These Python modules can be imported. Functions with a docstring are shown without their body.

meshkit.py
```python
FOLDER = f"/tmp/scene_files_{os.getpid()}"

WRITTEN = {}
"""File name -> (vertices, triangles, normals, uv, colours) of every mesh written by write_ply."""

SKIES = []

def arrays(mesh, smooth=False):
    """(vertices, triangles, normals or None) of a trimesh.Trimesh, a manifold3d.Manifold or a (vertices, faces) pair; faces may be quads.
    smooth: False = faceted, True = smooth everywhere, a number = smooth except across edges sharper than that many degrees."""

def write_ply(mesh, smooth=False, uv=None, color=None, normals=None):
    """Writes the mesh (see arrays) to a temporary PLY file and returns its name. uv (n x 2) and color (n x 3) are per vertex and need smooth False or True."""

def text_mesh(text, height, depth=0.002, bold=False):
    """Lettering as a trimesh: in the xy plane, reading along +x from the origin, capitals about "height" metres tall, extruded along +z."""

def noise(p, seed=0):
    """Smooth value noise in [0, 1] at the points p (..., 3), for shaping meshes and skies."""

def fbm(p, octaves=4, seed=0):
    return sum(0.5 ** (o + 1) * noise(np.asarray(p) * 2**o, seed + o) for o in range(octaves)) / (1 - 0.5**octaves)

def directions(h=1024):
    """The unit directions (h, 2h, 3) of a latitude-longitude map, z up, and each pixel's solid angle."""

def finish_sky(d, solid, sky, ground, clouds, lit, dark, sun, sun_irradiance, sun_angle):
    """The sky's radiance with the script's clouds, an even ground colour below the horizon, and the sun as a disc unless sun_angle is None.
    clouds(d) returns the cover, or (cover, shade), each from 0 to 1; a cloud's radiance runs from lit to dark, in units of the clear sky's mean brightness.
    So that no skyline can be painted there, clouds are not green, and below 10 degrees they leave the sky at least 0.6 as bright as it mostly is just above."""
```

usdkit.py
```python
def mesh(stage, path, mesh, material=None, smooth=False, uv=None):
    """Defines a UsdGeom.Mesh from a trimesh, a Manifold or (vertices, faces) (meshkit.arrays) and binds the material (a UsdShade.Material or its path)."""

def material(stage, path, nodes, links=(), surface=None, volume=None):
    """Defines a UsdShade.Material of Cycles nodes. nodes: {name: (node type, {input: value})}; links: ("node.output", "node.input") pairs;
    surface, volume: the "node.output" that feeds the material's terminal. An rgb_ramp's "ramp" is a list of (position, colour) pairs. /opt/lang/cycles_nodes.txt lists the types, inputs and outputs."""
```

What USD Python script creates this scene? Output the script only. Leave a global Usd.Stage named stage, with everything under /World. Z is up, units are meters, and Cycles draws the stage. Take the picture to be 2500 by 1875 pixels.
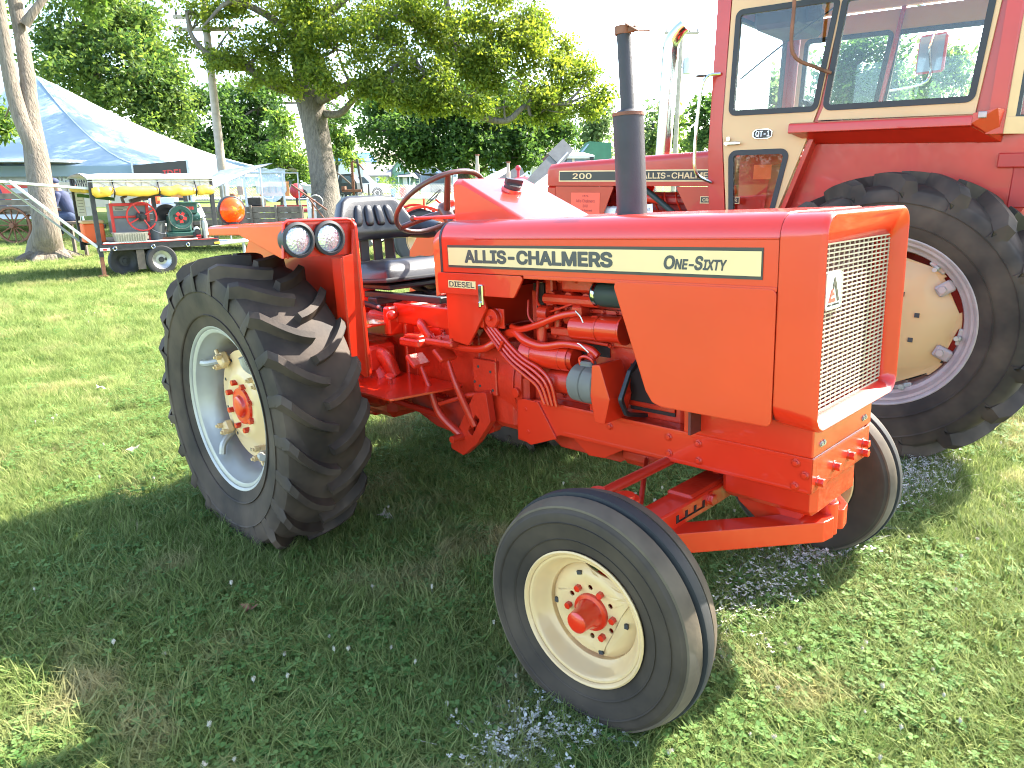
import math, random
import numpy as np, trimesh, manifold3d, usdkit, meshkit
from shapely.geometry import Polygon, Point, box as sbox
from shapely import affinity
from pxr import Usd, UsdGeom, UsdLux, UsdShade, Gf, Sdf, Vt

# ------------------------------------------------------------------ camera, sky, sun, exposure
stage = Usd.Stage.CreateInMemory()
UsdGeom.SetStageUpAxis(stage, UsdGeom.Tokens.z)
UsdGeom.SetStageMetersPerUnit(stage, 1.0)
UsdGeom.Xform.Define(stage, '/World')
UsdGeom.Scope.Define(stage, '/World/Looks')
CAM = np.array([3.2678, -2.385, 1.6803])
YAW, PITCH, ROLL, FPX = -0.7858, 0.2779, 0.0054, 1765.83
EXPOSURE, SKY, SUN = 2.55, 0.13, 1.2
_f = np.array([math.sin(YAW) * math.cos(PITCH), math.cos(YAW) * math.cos(PITCH), -math.sin(PITCH)])
_r = np.cross(_f, [0, 0, 1]); _r /= np.linalg.norm(_r); _d = np.cross(_f, _r)
_r, _d = _r * math.cos(ROLL) + _d * math.sin(ROLL), -_r * math.sin(ROLL) + _d * math.cos(ROLL)
cam = UsdGeom.Camera.Define(stage, '/World/camera')
m4 = np.eye(4); m4[0, :3], m4[1, :3], m4[2, :3], m4[3, :3] = _r, -_d, -_f, CAM
cam.AddTransformOp().Set(Gf.Matrix4d(m4.tolist()))
cam.CreateHorizontalApertureAttr(36.0); cam.CreateVerticalApertureAttr(27.0)
cam.CreateFocalLengthAttr(36.0 * FPX / 2500.0)
cam.CreateClippingRangeAttr(Gf.Vec2f(0.05, 2000)); cam.CreateExposureAttr(EXPOSURE)
SUNV = np.array([0.22, 1.17, 1.0]); SUNV /= np.linalg.norm(SUNV)
_el, _ro = math.asin(SUNV[2]), math.atan2(SUNV[0], SUNV[1])
sky = usdkit.material(stage, '/World/Looks/sky_light', {
    's': ('sky_texture', dict(sky_type='single_scattering', sun_disc=False, sun_elevation=_el, sun_rotation=_ro, aerosol_density=1.6, air_density=1.0, ozone_density=1.0)),
    'b': ('background_shader', dict(strength=SKY))},
    [('s.color', 'b.color')], surface='b.background')
dome = UsdLux.DomeLight.Define(stage, '/World/sky'); dome.CreateIntensityAttr(1.0)
UsdShade.MaterialBindingAPI.Apply(dome.GetPrim()).Bind(sky)
dome.GetPrim().SetCustomDataByKey('kind', 'structure')
sun = UsdLux.DistantLight.Define(stage, '/World/sun')
sun.CreateIntensityAttr(SUN); sun.CreateAngleAttr(0.53); sun.CreateNormalizeAttr(True); sun.CreateColorAttr(Gf.Vec3f(1.0, .95, .86))
sz = SUNV; sx = np.cross([0, 0, 1.0], sz); sx /= np.linalg.norm(sx); sy = np.cross(sz, sx)
ms = np.eye(4); ms[0, :3], ms[1, :3], ms[2, :3] = sx, sy, sz
sun.AddTransformOp().Set(Gf.Matrix4d(ms.tolist()))

# ------------------------------------------------------------------ helpers
PI = math.pi
RNG = np.random.default_rng(7); random.seed(7)
used = {}
def numbered(parent, name):
    k = used.get((parent, name), 0); used[(parent, name)] = k + 1
    return f'{parent}/{name}' if k == 0 else f'{parent}/{name}_{k:03d}'
def tag(prim, label=None, cat=None, group=None, kind=None):
    for k, v in (('label', label), ('category', cat), ('group', group), ('kind', kind)):
        if v: prim.SetCustomDataByKey(k, v)
    return prim
class Thing:
    def __init__(s, name, label=None, cat=None, loc=(0, 0, 0), rz=0, group=None, kind=None, mat=None):
        s.path = numbered('/World', name)
        x = UsdGeom.Xform.Define(stage, s.path)
        if mat is not None: x.AddTransformOp().Set(Gf.Matrix4d(np.asarray(mat).tolist()))
        else:
            x.AddTranslateOp().Set(Gf.Vec3d(*map(float, loc)))
            if rz: x.AddRotateZOp().Set(float(math.degrees(rz)))
        tag(x.GetPrim(), label, cat, group, kind)
    def part(s, name, mesh, mat, smooth=35, label=None, under=None, kind=None):
        p = numbered(under or s.path, name)
        pr = usdkit.mesh(stage, p, cat_(mesh), L[mat], smooth=smooth).GetPrim()
        tag(pr, label, kind=kind)
        return p
def solo(name, mesh, mat, label, cat, group=None, kind=None, smooth=35):
    p = numbered('/World', name)
    tag(usdkit.mesh(stage, p, cat_(mesh), L[mat], smooth=smooth).GetPrim(), label, cat, group, kind)
def cat_(m):
    if isinstance(m, (list, tuple)) and not (len(m) == 2 and isinstance(m[0], np.ndarray)):
        return trimesh.util.concatenate([x for x in m])
    return m
def bx(x0, x1, y0, y1, z0, z1, b=0.0):
    if b:
        pts = []
        for sx_, (xa, xo) in ((0, (x0, x0 + b)), (1, (x1, x1 - b))):
            for sy_, (ya, yo) in ((0, (y0, y0 + b)), (1, (y1, y1 - b))):
                for sz_, (za, zo) in ((0, (z0, z0 + b)), (1, (z1, z1 - b))):
                    pts += [(xa, yo, zo), (xo, ya, zo), (xo, yo, za)]
        return trimesh.convex.convex_hull(np.array(pts))
    m = trimesh.creation.box([x1 - x0, y1 - y0, z1 - z0]); m.apply_translation([(x0 + x1) / 2, (y0 + y1) / 2, (z0 + z1) / 2]); return m
def frame_of(d):
    d = np.asarray(d, float) / np.linalg.norm(d); a = np.array([0, 0, 1.0]) if abs(d[2]) < .9 else np.array([1.0, 0, 0])
    u = np.cross(a, d); u /= np.linalg.norm(u); return u, np.cross(d, u), d
def rings(rs, close_ends=True, loop=False):
    """Mesh skinned over a list of rings (each k x 3)."""
    k = len(rs[0]); V = np.vstack(rs); F = []
    n = len(rs)
    for i in range(n if loop else n - 1):
        a, b = i * k, ((i + 1) % n) * k
        j = np.arange(k); j2 = (j + 1) % k
        F += [np.stack([a + j, a + j2, b + j2], 1), np.stack([a + j, b + j2, b + j], 1)]
    if close_ends and not loop:
        V = np.vstack([V, rs[0].mean(0), rs[-1].mean(0)]); c0, c1 = len(V) - 2, len(V) - 1
        j = np.arange(k); j2 = (j + 1) % k; e = (n - 1) * k
        F += [np.stack([np.full(k, c0), j2, j], 1), np.stack([np.full(k, c1), e + j, e + j2], 1)]
    m = trimesh.Trimesh(V, np.vstack(F), process=False); return m
def cyl(p, q, r, r2=None, n=18):
    p, q = np.asarray(p, float), np.asarray(q, float); u, v, _ = frame_of(q - p); t = np.arange(n) / n * 2 * PI
    c = np.cos(t)[:, None] * u + np.sin(t)[:, None] * v
    return rings([p + r * c, q + (r if r2 is None else r2) * c])
def spline(pts, n=6):
    P = np.asarray(pts, float); P = np.vstack([2 * P[0] - P[1], P, 2 * P[-1] - P[-2]]); out = []
    for i in range(1, len(P) - 2):
        for t in np.arange(n) / n:
            a, b, c, d = P[i - 1:i + 3]
            out.append(.5 * (2 * b + (c - a) * t + (2 * a - 5 * b + 4 * c - d) * t * t + (3 * b - a - 3 * c + d) * t ** 3))
    return np.array(out + [P[-2]])
def tube(pts, r, n=8, sm=0):
    P = spline(pts, sm) if sm else np.asarray(pts, float)
    R = np.interp(np.linspace(0, 1, len(P)), np.linspace(0, 1, np.size(r)), np.ravel(r)) if np.size(r) > 1 else np.full(len(P), float(r))
    T = np.gradient(P, axis=0); T /= np.maximum(np.linalg.norm(T, axis=1, keepdims=True), 1e-9)
    u, v, _ = frame_of(T[0]); rs = []; t = np.arange(n) / n * 2 * PI
    for p, d, rr in zip(P, T, R):
        u = u - d * (u @ d); u /= np.linalg.norm(u); v = np.cross(d, u)
        rs.append(p + rr * (np.cos(t)[:, None] * u + np.sin(t)[:, None] * v))
    return rings(rs)
def lathe(prof, n=40, c=(0, 0, 0), ax='y', closed=False, st=0.0):
    """prof: (radius, along axis) pairs."""
    t = np.arange(n) / n * 2 * PI; rs = []
    for r, a in prof:
        x, z, y = r * np.cos(t), r * np.sin(t), np.full(n, float(a))
        rs.append({'y': np.stack([x, y, z], 1), 'x': np.stack([y, x, z], 1), 'z': np.stack([x, z, y], 1)}[ax])
    m = rings(rs, close_ends=not closed, loop=closed)
    if ax == 'y': m.invert()
    if st: m.apply_transform(trimesh.transformations.rotation_matrix(st, [0, 0, 1]))
    m.apply_translation(c); m.fix_normals(); return m
def rpoly(pts, r=0.0, holes=()):
    p = Polygon(pts)
    if r: p = p.buffer(-r).buffer(r, quad_segs=5)
    for h in holes: p = p.difference(h)
    return p
def prism(poly, ax, a, b):
    """poly in (x,z) for ax y, (y,z) for ax x, (x,y) for ax z."""
    if not hasattr(poly, 'exterior') and not hasattr(poly, 'geoms'): poly = Polygon(poly)
    ms_ = [trimesh.creation.extrude_polygon(g, 1.0, engine='earcut') for g in getattr(poly, 'geoms', [poly])]
    m = trimesh.util.concatenate(ms_); v = m.vertices.copy(); h = a + (b - a) * v[:, 2]
    m.vertices = {'y': np.stack([v[:, 0], h, v[:, 1]], 1), 'x': np.stack([h, v[:, 0], v[:, 1]], 1), 'z': np.stack([v[:, 0], v[:, 1], h], 1)}[ax]
    m.fix_normals(); return m
def xf(m, loc=(0, 0, 0), rx=0, ry=0, rz=0, s=1.0):
    m = m.copy(); R = trimesh.transformations.euler_matrix(rx, ry, rz)
    m.apply_scale(s); m.apply_transform(R); m.apply_translation(loc); return m
def mirror(m, k=1):
    m = m.copy(); v = m.vertices.copy(); v[:, k] *= -1; return trimesh.Trimesh(v, m.faces[:, ::-1], process=False)
def lettering(text, h, o, u, v, width=None, depth=.0015, bold=False, slant=0.0, heavy=0.0):
    m = meshkit.text_mesh(text, h, depth, bold)
    if heavy: m = thicken(m, heavy * h)
    V = m.vertices.copy()
    x0 = V[:, 0].min(); V[:, 0] -= x0
    if width: V[:, 0] *= width / V[:, 0].max()
    V[:, 0] += slant * V[:, 1]
    u, v = np.asarray(u, float), np.asarray(v, float); w = np.cross(u, v)
    return trimesh.Trimesh(np.asarray(o) + V[:, :1] * u + V[:, 1:2] * v + V[:, 2:] * w, m.faces, process=False)
def thicken(m, r):
    """Heavier strokes for flat lettering (local: outlines in xy, extruded along z)."""
    d = m.vertices[:, 2].max(); sec = m.section(plane_origin=[0, 0, d / 2], plane_normal=[0, 0, 1]); p2, tr = sec.to_2D()
    out = []
    for g in p2.polygons_full:
        g = g.buffer(r, join_style=2); e = trimesh.creation.extrude_polygon(g, d, engine='earcut'); t_ = tr.copy(); t_[2, 3] = 0; e.apply_transform(t_); out.append(e)
    return trimesh.util.concatenate(out)
def bolt(p, d, r=.012, h=.012):
    p = np.asarray(p, float); d = np.asarray(d, float); return [cyl(p - d * .004, p + d * h, r, n=6), cyl(p - d * .004, p + d * .003, r * 1.45, n=12)]
def ball(c, r, sub=2, sc=(1, 1, 1)):
    m = trimesh.creation.icosphere(sub, r); m.vertices *= np.array(sc); m.apply_translation(c); return m
def at(px, py, depth):
    """World point that far ahead of the camera, used to read placements off the photograph."""
    return CAM + depth * (_f + _r * (px - 1250) / FPX + _d * (py - 937.5) / FPX)
def ground(px, py, z=0.0):
    d = _f + _r * (px - 1250) / FPX + _d * (py - 937.5) / FPX; return CAM + d * (z - CAM[2]) / d[2]
VIEWZ = math.atan2(_r[1], _r[0])          # heading of things that face the camera (local x to the right, -y to the viewer)
def instancer(path, protos, pos, idx, quat, scale):
    pi = UsdGeom.PointInstancer.Define(stage, path)
    for k, (mesh, mat) in enumerate(protos):
        usdkit.mesh(stage, f'{path}/proto_{k:03d}' if k else f'{path}/proto', mesh, L[mat])
        pi.CreatePrototypesRel().AddTarget(f'{path}/proto_{k:03d}' if k else f'{path}/proto')
    pi.CreatePositionsAttr(Vt.Vec3fArray.FromNumpy(np.asarray(pos, np.float32)))
    pi.CreateProtoIndicesAttr(Vt.IntArray.FromNumpy(np.asarray(idx, np.int32)))
    q = np.asarray(quat, np.float32)      # w x y z
    pi.CreateOrientationsAttr(Vt.QuathArray([Gf.Quath(float(a), float(b), float(c), float(d)) for a, b, c, d in q]))
    s = np.asarray(scale, np.float32); s = np.repeat(s[:, None], 3, 1) if s.ndim == 1 else s
    pi.CreateScalesAttr(Vt.Vec3fArray.FromNumpy(s))
    return pi.GetPrim()

# ------------------------------------------------------------------ materials
L = {}
def mat(name, nodes, links=(), surface='p.BSDF', volume=None):
    L[name] = usdkit.material(stage, '/World/Looks/' + name, nodes, links, surface=surface, volume=volume)
def plain(name, col, rough=.5, metal=0.0, coat=0.0, var=.12, scale=6.0, bump=0.0, bscale=60.0, bev=0.0, **kw):
    c = np.array(col)
    nodes = {'g': ('geometry', {}), 'n': ('noise_texture', dict(scale=scale, detail=4)),
             'r': ('rgb_ramp', dict(ramp=[(.3, tuple(c * (1 - var))), (.7, tuple(np.minimum(c * (1 + var), 1)))])),
             'p': ('principled_bsdf', dict(roughness=rough, metallic=metal, coat_weight=coat, **kw))}
    links = [('g.position', 'n.vector'), ('n.fac', 'r.fac'), ('r.color', 'p.base_color')]
    if bev:
        nodes['bv'] = ('bevel', dict(radius=bev, samples=4))
    if bump:
        nodes['n2'] = ('noise_texture', dict(scale=bscale, detail=3)); nodes['b'] = ('bump', dict(strength=bump, distance=.01))
        links += [('g.position', 'n2.vector'), ('n2.fac', 'b.height'), ('b.normal', 'p.normal')]
        if bev: links += [('bv.bevel', 'b.normal')]
    elif bev: links += [('bv.bevel', 'p.normal')]
    mat(name, nodes, links)
plain('orange_paint', (.53, .019, .004), .30, coat=.6, var=.05, scale=3, bump=.03, bscale=9, bev=.006)
plain('orange_cast', (.48, .019, .004), .42, coat=.25, var=.10, scale=14, bump=.25, bscale=45, bev=.005)
plain('red_paint', (.40, .017, .006), .34, coat=.4, var=.08, scale=3, bump=.03, bscale=9, bev=.006)
plain('red_dark', (.33, .014, .010), .45, coat=.2, var=.12, scale=5)
plain('cream', (.60, .40, .19), .38, coat=.3, var=.06, scale=4, bev=.004)
plain('cab_cream', (.54, .32, .14), .42, coat=.2, var=.05, scale=4, bev=.004)
plain('decal_cream', (.66, .45, .22), .4, var=.03)
plain('decal_dark', (.035, .028, .022), .45, var=.1)
plain('decal_black', (.05, .045, .04), .5, var=.1)
plain('white_paint', (.82, .81, .77), .4, var=.04)
plain('black_vinyl', (.010, .010, .011), .33, coat=.15, var=.2, bump=.10, bscale=220, bev=.006)
plain('black_paint', (.012, .012, .013), .4, var=.2, bev=.004)
plain('muffler_black', (.022, .019, .022), .55, var=.25, scale=9, bump=.1, bscale=120)
plain('rubber_trim', (.015, .015, .016), .5, var=.2)
plain('chrome', (.75, .74, .72), .12, metal=1.0, var=.03)
plain('steel', (.42, .41, .39), .4, metal=.8, var=.15)
plain('silver_rim', (.38, .355, .31), .38, metal=.35, var=.08, scale=10, bev=.004)
plain('pink_rim', (.40, .31, .28), .45, metal=.2, var=.12, scale=10, bev=.004)
plain('wheel_brown', (.07, .024, .014), .3, coat=.5, var=.3, scale=12)
plain('alternator_grey', (.135, .120, .100), .6, metal=.0, var=.15, bev=.004)
plain('hose_green', (.020, .030, .024), .55, var=.2)
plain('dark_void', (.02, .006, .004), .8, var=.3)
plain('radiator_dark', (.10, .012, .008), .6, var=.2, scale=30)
plain('wood_grey', (.13, .10, .075), .8, var=.3, scale=7, bump=.4, bscale=40)
plain('rust', (.16, .062, .030), .75, var=.35, scale=12, bump=.4, bscale=60)
plain('dark_iron', (.030, .028, .027), .6, var=.3, scale=12)
plain('tarp_white', (.60, .59, .56), .6, var=.05, scale=3, bump=.3, bscale=5)
plain('tarp_yellow', (.72, .42, .045), .5, var=.12, scale=6, bump=.5, bscale=12)
plain('galvanised', (.50, .52, .54), .45, metal=.5, var=.12)
plain('aluminium', (.62, .62, .63), .35, metal=.6, var=.08)
plain('cooler_orange', (.74, .11, .02), .5, var=.05)
plain('sheller_grey', (.17, .175, .17), .6, var=.12)
plain('bright_red', (.60, .030, .025), .4, coat=.2, var=.08)
plain('tub_beige', (.38, .33, .25), .6, var=.06)
plain('bucket_grey', (.075, .08, .078), .5, var=.1)
plain('engine_green', (.020, .075, .058), .4, coat=.2, var=.15)
plain('machine_green', (.016, .10, .05), .45, var=.1)
plain('jd_green', (.05, .14, .03), .5, var=.15)
plain('siding_white', (.50, .51, .53), .6, var=.03)
plain('siding_green', (.22, .38, .25), .65, var=.04)
plain('siding_cream', (.40, .40, .28), .65, var=.04)
plain('siding_grey', (.20, .22, .26), .65, var=.05)
plain('roof_blue', (.05, .20, .52), .45, var=.06)
plain('roof_grey', (.20, .195, .195), .85, var=.12, scale=20)
plain('roof_cream', (.50, .48, .40), .5, var=.06)
plain('glass_dark', (.06, .075, .09), .08, var=.2, scale=2)
plain('glass_blue', (.16, .24, .33), .08, var=.1, scale=2)
plain('car_white', (.55, .55, .56), .3, coat=.6, var=.02)
plain('car_silver', (.42, .44, .47), .3, metal=.4, coat=.5, var=.05)
plain('tyre_black', (.028, .026, .025), .75, var=.2)
plain('asphalt_light', (.30, .29, .27), .9, var=.08, scale=2)
plain('concrete', (.36, .345, .32), .9, var=.1)
plain('denim', (.035, .055, .11), .8, var=.2)
plain('navy_cloth', (.03, .04, .09), .8, var=.2)
plain('skin', (.42, .22, .15), .55, var=.06)
plain('poster_orange', (.62, .24, .08), .6, var=.2, scale=5)
plain('paper_red', (.78, .10, .05), .7, var=.04)
plain('paper_white', (.80, .79, .80), .7, var=.03)
plain('ink', (.05, .03, .03), .7)
plain('ink_red', (.30, .03, .03), .7)
plain('flag', (.45, .12, .14), .7, var=.3, scale=14)
plain('elevator_grey', (.13, .127, .12), .5, metal=.3, var=.15)
plain('field_red', (.42, .030, .045), .45, var=.1)
plain('pole_wood', (.36, .30, .24), .85, var=.18, scale=5, bump=.4, bscale=20)
plain('purple_cloth', (.05, .045, .10), .7, var=.1)
plain('leaf_litter', (.30, .12, .07), .8, var=.3, scale=40)
def rubber(name, col, dirt, ds):
    mat(name, {'g': ('geometry', {}), 'n': ('noise_texture', dict(scale=5, detail=6)), 'n2': ('noise_texture', dict(scale=ds, detail=4)),
        'r': ('rgb_ramp', dict(ramp=[(.35, col), (.75, dirt)])), 'b': ('bump', dict(strength=.15, distance=.004)), 'bv': ('bevel', dict(radius=.003, samples=4)),
        'p': ('principled_bsdf', dict(roughness=.7, specular_ior_level=.28))},
        [('g.position', 'n.vector'), ('g.position', 'n2.vector'), ('n.fac', 'r.fac'), ('r.color', 'p.base_color'), ('n2.fac', 'b.height'), ('bv.bevel', 'b.normal'), ('b.normal', 'p.normal')])
rubber('tyre_rubber', (.024, .0165, .012), (.080, .054, .036), 90)
rubber('tyre_dusty', (.026, .0185, .013), (.065, .046, .031), 120)
rubber('tyre_tread_dust', (.060, .044, .029), (.135, .104, .068), 60)
rubber('tyre_rib', (.022, .022, .022), (.036, .034, .031), 60)
def barkm(name, c1, c2):
    mat(name, {'tc': ('geometry', {}), 'mp': ('mapping', dict(scale=(9, 9, 1.6))), 'n': ('noise_texture', dict(scale=1.6, detail=8, roughness=.7, distortion=.6)),
        'v': ('voronoi_texture', dict(scale=2.2, feature='distance_to_edge')), 'r': ('rgb_ramp', dict(ramp=[(.3, c1), (.68, c2)])),
        'ad': ('math', dict(math_type='multiply_add', value2=.6)), 'b': ('bump', dict(strength=.9, distance=.05)), 'p': ('principled_bsdf', dict(roughness=.9))},
        [('tc.position', 'mp.vector'), ('mp.vector', 'n.vector'), ('mp.vector', 'v.vector'), ('n.fac', 'r.fac'), ('r.color', 'p.base_color'), ('v.distance', 'ad.value1'), ('n.fac', 'ad.value3'), ('ad.value', 'b.height'), ('b.normal', 'p.normal')])
barkm('bark_oak', (.07, .058, .045), (.20, .17, .13))
barkm('bark_pale', (.085, .068, .050), (.21, .17, .125))
barkm('bark_dark', (.05, .042, .033), (.13, .11, .085))
def leafm(name, dark, light, tl=.45, hue=None):
    mid = tuple((np.array(dark) + np.array(light)) / 2)
    mat(name, {'g': ('geometry', {}), 'oi': ('object_info', {}), 'n': ('noise_texture', dict(scale=.55, detail=3)), 'ad': ('math', dict(math_type='multiply_add', value2=.45)), 'ad2': ('math', dict(math_type='multiply_add', value2=.25)),
        'r': ('rgb_ramp', dict(ramp=[(.25, dark), (.6, mid), (.95, light)])),
        'd': ('principled_bsdf', dict(roughness=.5, specular_ior_level=.25)), 't': ('translucent_bsdf', {}), 'hs': ('hsv', dict(hue=.485, saturation=1.1, value=1.7)), 'm': ('mix_closure', dict(fac=tl))},
        [('g.position', 'n.vector'), ('g.random_per_island', 'ad.value1'), ('n.fac', 'ad2.value1'), ('ad.value', 'ad2.value3'), ('oi.random', 'ad.value3'), ('ad2.value', 'r.fac'), ('r.color', 'd.base_color'), ('r.color', 'hs.color'), ('hs.color', 't.color'), ('d.BSDF', 'm.closure1'), ('t.BSDF', 'm.closure2')], surface='m.closure')
leafm('leaf_oak', (.058, .105, .016), (.20, .25, .04), .55)
leafm('leaf_maple', (.028, .070, .018), (.085, .155, .036), .45)
leafm('leaf_bright', (.045, .10, .020), (.16, .24, .05), .5)
leafm('leaf_back', (.034, .080, .020), (.14, .20, .045), .5)
leafm('leaf_far', (.06, .11, .045), (.17, .24, .09), .5)
def grassm(name, dark, light, dry, tl=.35):
    mat(name, {'g': ('geometry', {}), 'oi': ('object_info', {}), 'n': ('noise_texture', dict(scale=1.35, detail=5, roughness=.62)), 'rr': ('rgb_ramp', dict(ramp=[(.55, (0, 0, 0)), (.72, (.9, .9, .9))])),
        'ad': ('math', dict(math_type='multiply_add', value2=.6, value3=.0)), 'r': ('rgb_ramp', dict(ramp=[(.1, dark), (.9, light)])), 'mx': ('mix_color', dict(b=dry)), 'mv': ('math', dict(math_type='multiply', value2=.85)),
        'd': ('principled_bsdf', dict(roughness=.6, specular_ior_level=.12)), 't': ('translucent_bsdf', {}), 'm': ('mix_closure', dict(fac=tl))},
        [('g.position', 'n.vector'), ('n.fac', 'rr.fac'), ('g.random_per_island', 'ad.value1'), ('oi.random', 'mv.value1'), ('mv.value', 'ad.value3'), ('ad.value', 'r.fac'), ('rr.color', 'mx.fac'), ('r.color', 'mx.a'), ('mx.result', 'd.base_color'), ('mx.result', 't.color'), ('d.BSDF', 'm.closure1'), ('t.BSDF', 'm.closure2')], surface='m.closure')
grassm('grass_blade', (.12, .18, .042), (.31, .35, .12), (.48, .40, .20), .5)
grassm('clover_leaf', (.10, .20, .05), (.21, .33, .10), (.24, .31, .12), .45)
plain('clover_white', (.46, .42, .31), .8, var=.1)
plain('dry_blade', (.42, .34, .17), .7, var=.3, scale=30)
plain('mesh_tan', (.46, .37, .27), .45, var=.08)
plain('chalk_leaf', (.52, .49, .42), .8, var=.3, scale=40)
mat('grass_ground', {'g': ('geometry', {}), 'n': ('noise_texture', dict(scale=1.35, detail=5, roughness=.62)), 'n2': ('noise_texture', dict(scale=26, detail=6, roughness=.75)), 'n3': ('noise_texture', dict(scale=.16, detail=4)),
    'rr': ('rgb_ramp', dict(ramp=[(.55, (0, 0, 0)), (.72, (.9, .9, .9))])), 'r': ('rgb_ramp', dict(ramp=[(.25, (.08, .125, .03)), (.5, (.16, .21, .06)), (.75, (.26, .29, .11))])),
    'r3': ('rgb_ramp', dict(ramp=[(.35, (.75, .85, .7)), (.65, (1.2, 1.15, 1.1))])), 'mx': ('mix_color', dict(b=(.30, .24, .11))), 'ml': ('mix_color', dict(blend_type='multiply', fac=1.0)), 'b': ('bump', dict(strength=.8, distance=.03)), 'p': ('principled_bsdf', dict(roughness=.95, specular_ior_level=.1))},
    [('g.position', 'n.vector'), ('g.position', 'n2.vector'), ('g.position', 'n3.vector'), ('n.fac', 'rr.fac'), ('n2.fac', 'r.fac'), ('n3.fac', 'r3.fac'), ('rr.color', 'mx.fac'), ('r.color', 'mx.a'), ('mx.result', 'ml.a'), ('r3.color', 'ml.b'), ('ml.result', 'p.base_color'), ('n2.fac', 'b.height'), ('b.normal', 'p.normal')])
mat('tent_cloth', {'g': ('geometry', {}), 'n': ('noise_texture', dict(scale=.5, detail=3)), 'r': ('rgb_ramp', dict(ramp=[(.3, (.33, .43, .53)), (.7, (.40, .50, .60))])), 'd': ('diffuse_bsdf', {}), 't': ('translucent_bsdf', {}), 'm': ('mix_closure', dict(fac=.3))},
    [('g.position', 'n.vector'), ('n.fac', 'r.fac'), ('r.color', 'd.color'), ('r.color', 't.color'), ('d.BSDF', 'm.closure1'), ('t.BSDF', 'm.closure2')], surface='m.closure')
mat('clear_sheet', {'d': ('diffuse_bsdf', dict(color=(.75, .8, .82))), 't': ('transparent_bsdf', {}), 'g': ('glossy_bsdf', dict(roughness=.15)), 'm': ('mix_closure', dict(fac=.35)), 'm2': ('mix_closure', dict(fac=.12))},
    [('t.BSDF', 'm.closure1'), ('d.BSDF', 'm.closure2'), ('m.closure', 'm2.closure1'), ('g.BSDF', 'm2.closure2')], surface='m2.closure')
mat('pane', {'lw': ('layer_weight', dict(blend=.5)), 'pw': ('math', dict(math_type='power', value2=3.2)), 'f': ('math', dict(math_type='multiply_add', value2=.38, value3=.03)), 't': ('transparent_bsdf', dict(color=(.955, .985, .98))), 'g': ('glossy_bsdf', dict(roughness=.015, color=(.9, .95, 1))), 'm': ('mix_closure', {})},
    [('lw.facing', 'pw.value1'), ('pw.value', 'f.value1'), ('f.value', 'm.fac'), ('t.BSDF', 'm.closure1'), ('g.BSDF', 'm.closure2')], surface='m.closure')
mat('amber', {'p': ('principled_bsdf', dict(base_color=(1.0, .22, .01), roughness=.12, transmission_weight=.75, ior=1.3, coat_weight=.5))})
mat('lamp_glass', {'g': ('geometry', {}), 'w': ('voronoi_texture', dict(scale=95)), 'b': ('bump', dict(strength=.5, distance=.003)), 'p': ('principled_bsdf', dict(base_color=(.55, .56, .6), roughness=.12, metallic=.75, coat_weight=1.0))},
    [('g.position', 'w.vector'), ('w.distance', 'b.height'), ('b.normal', 'p.normal')])

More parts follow.
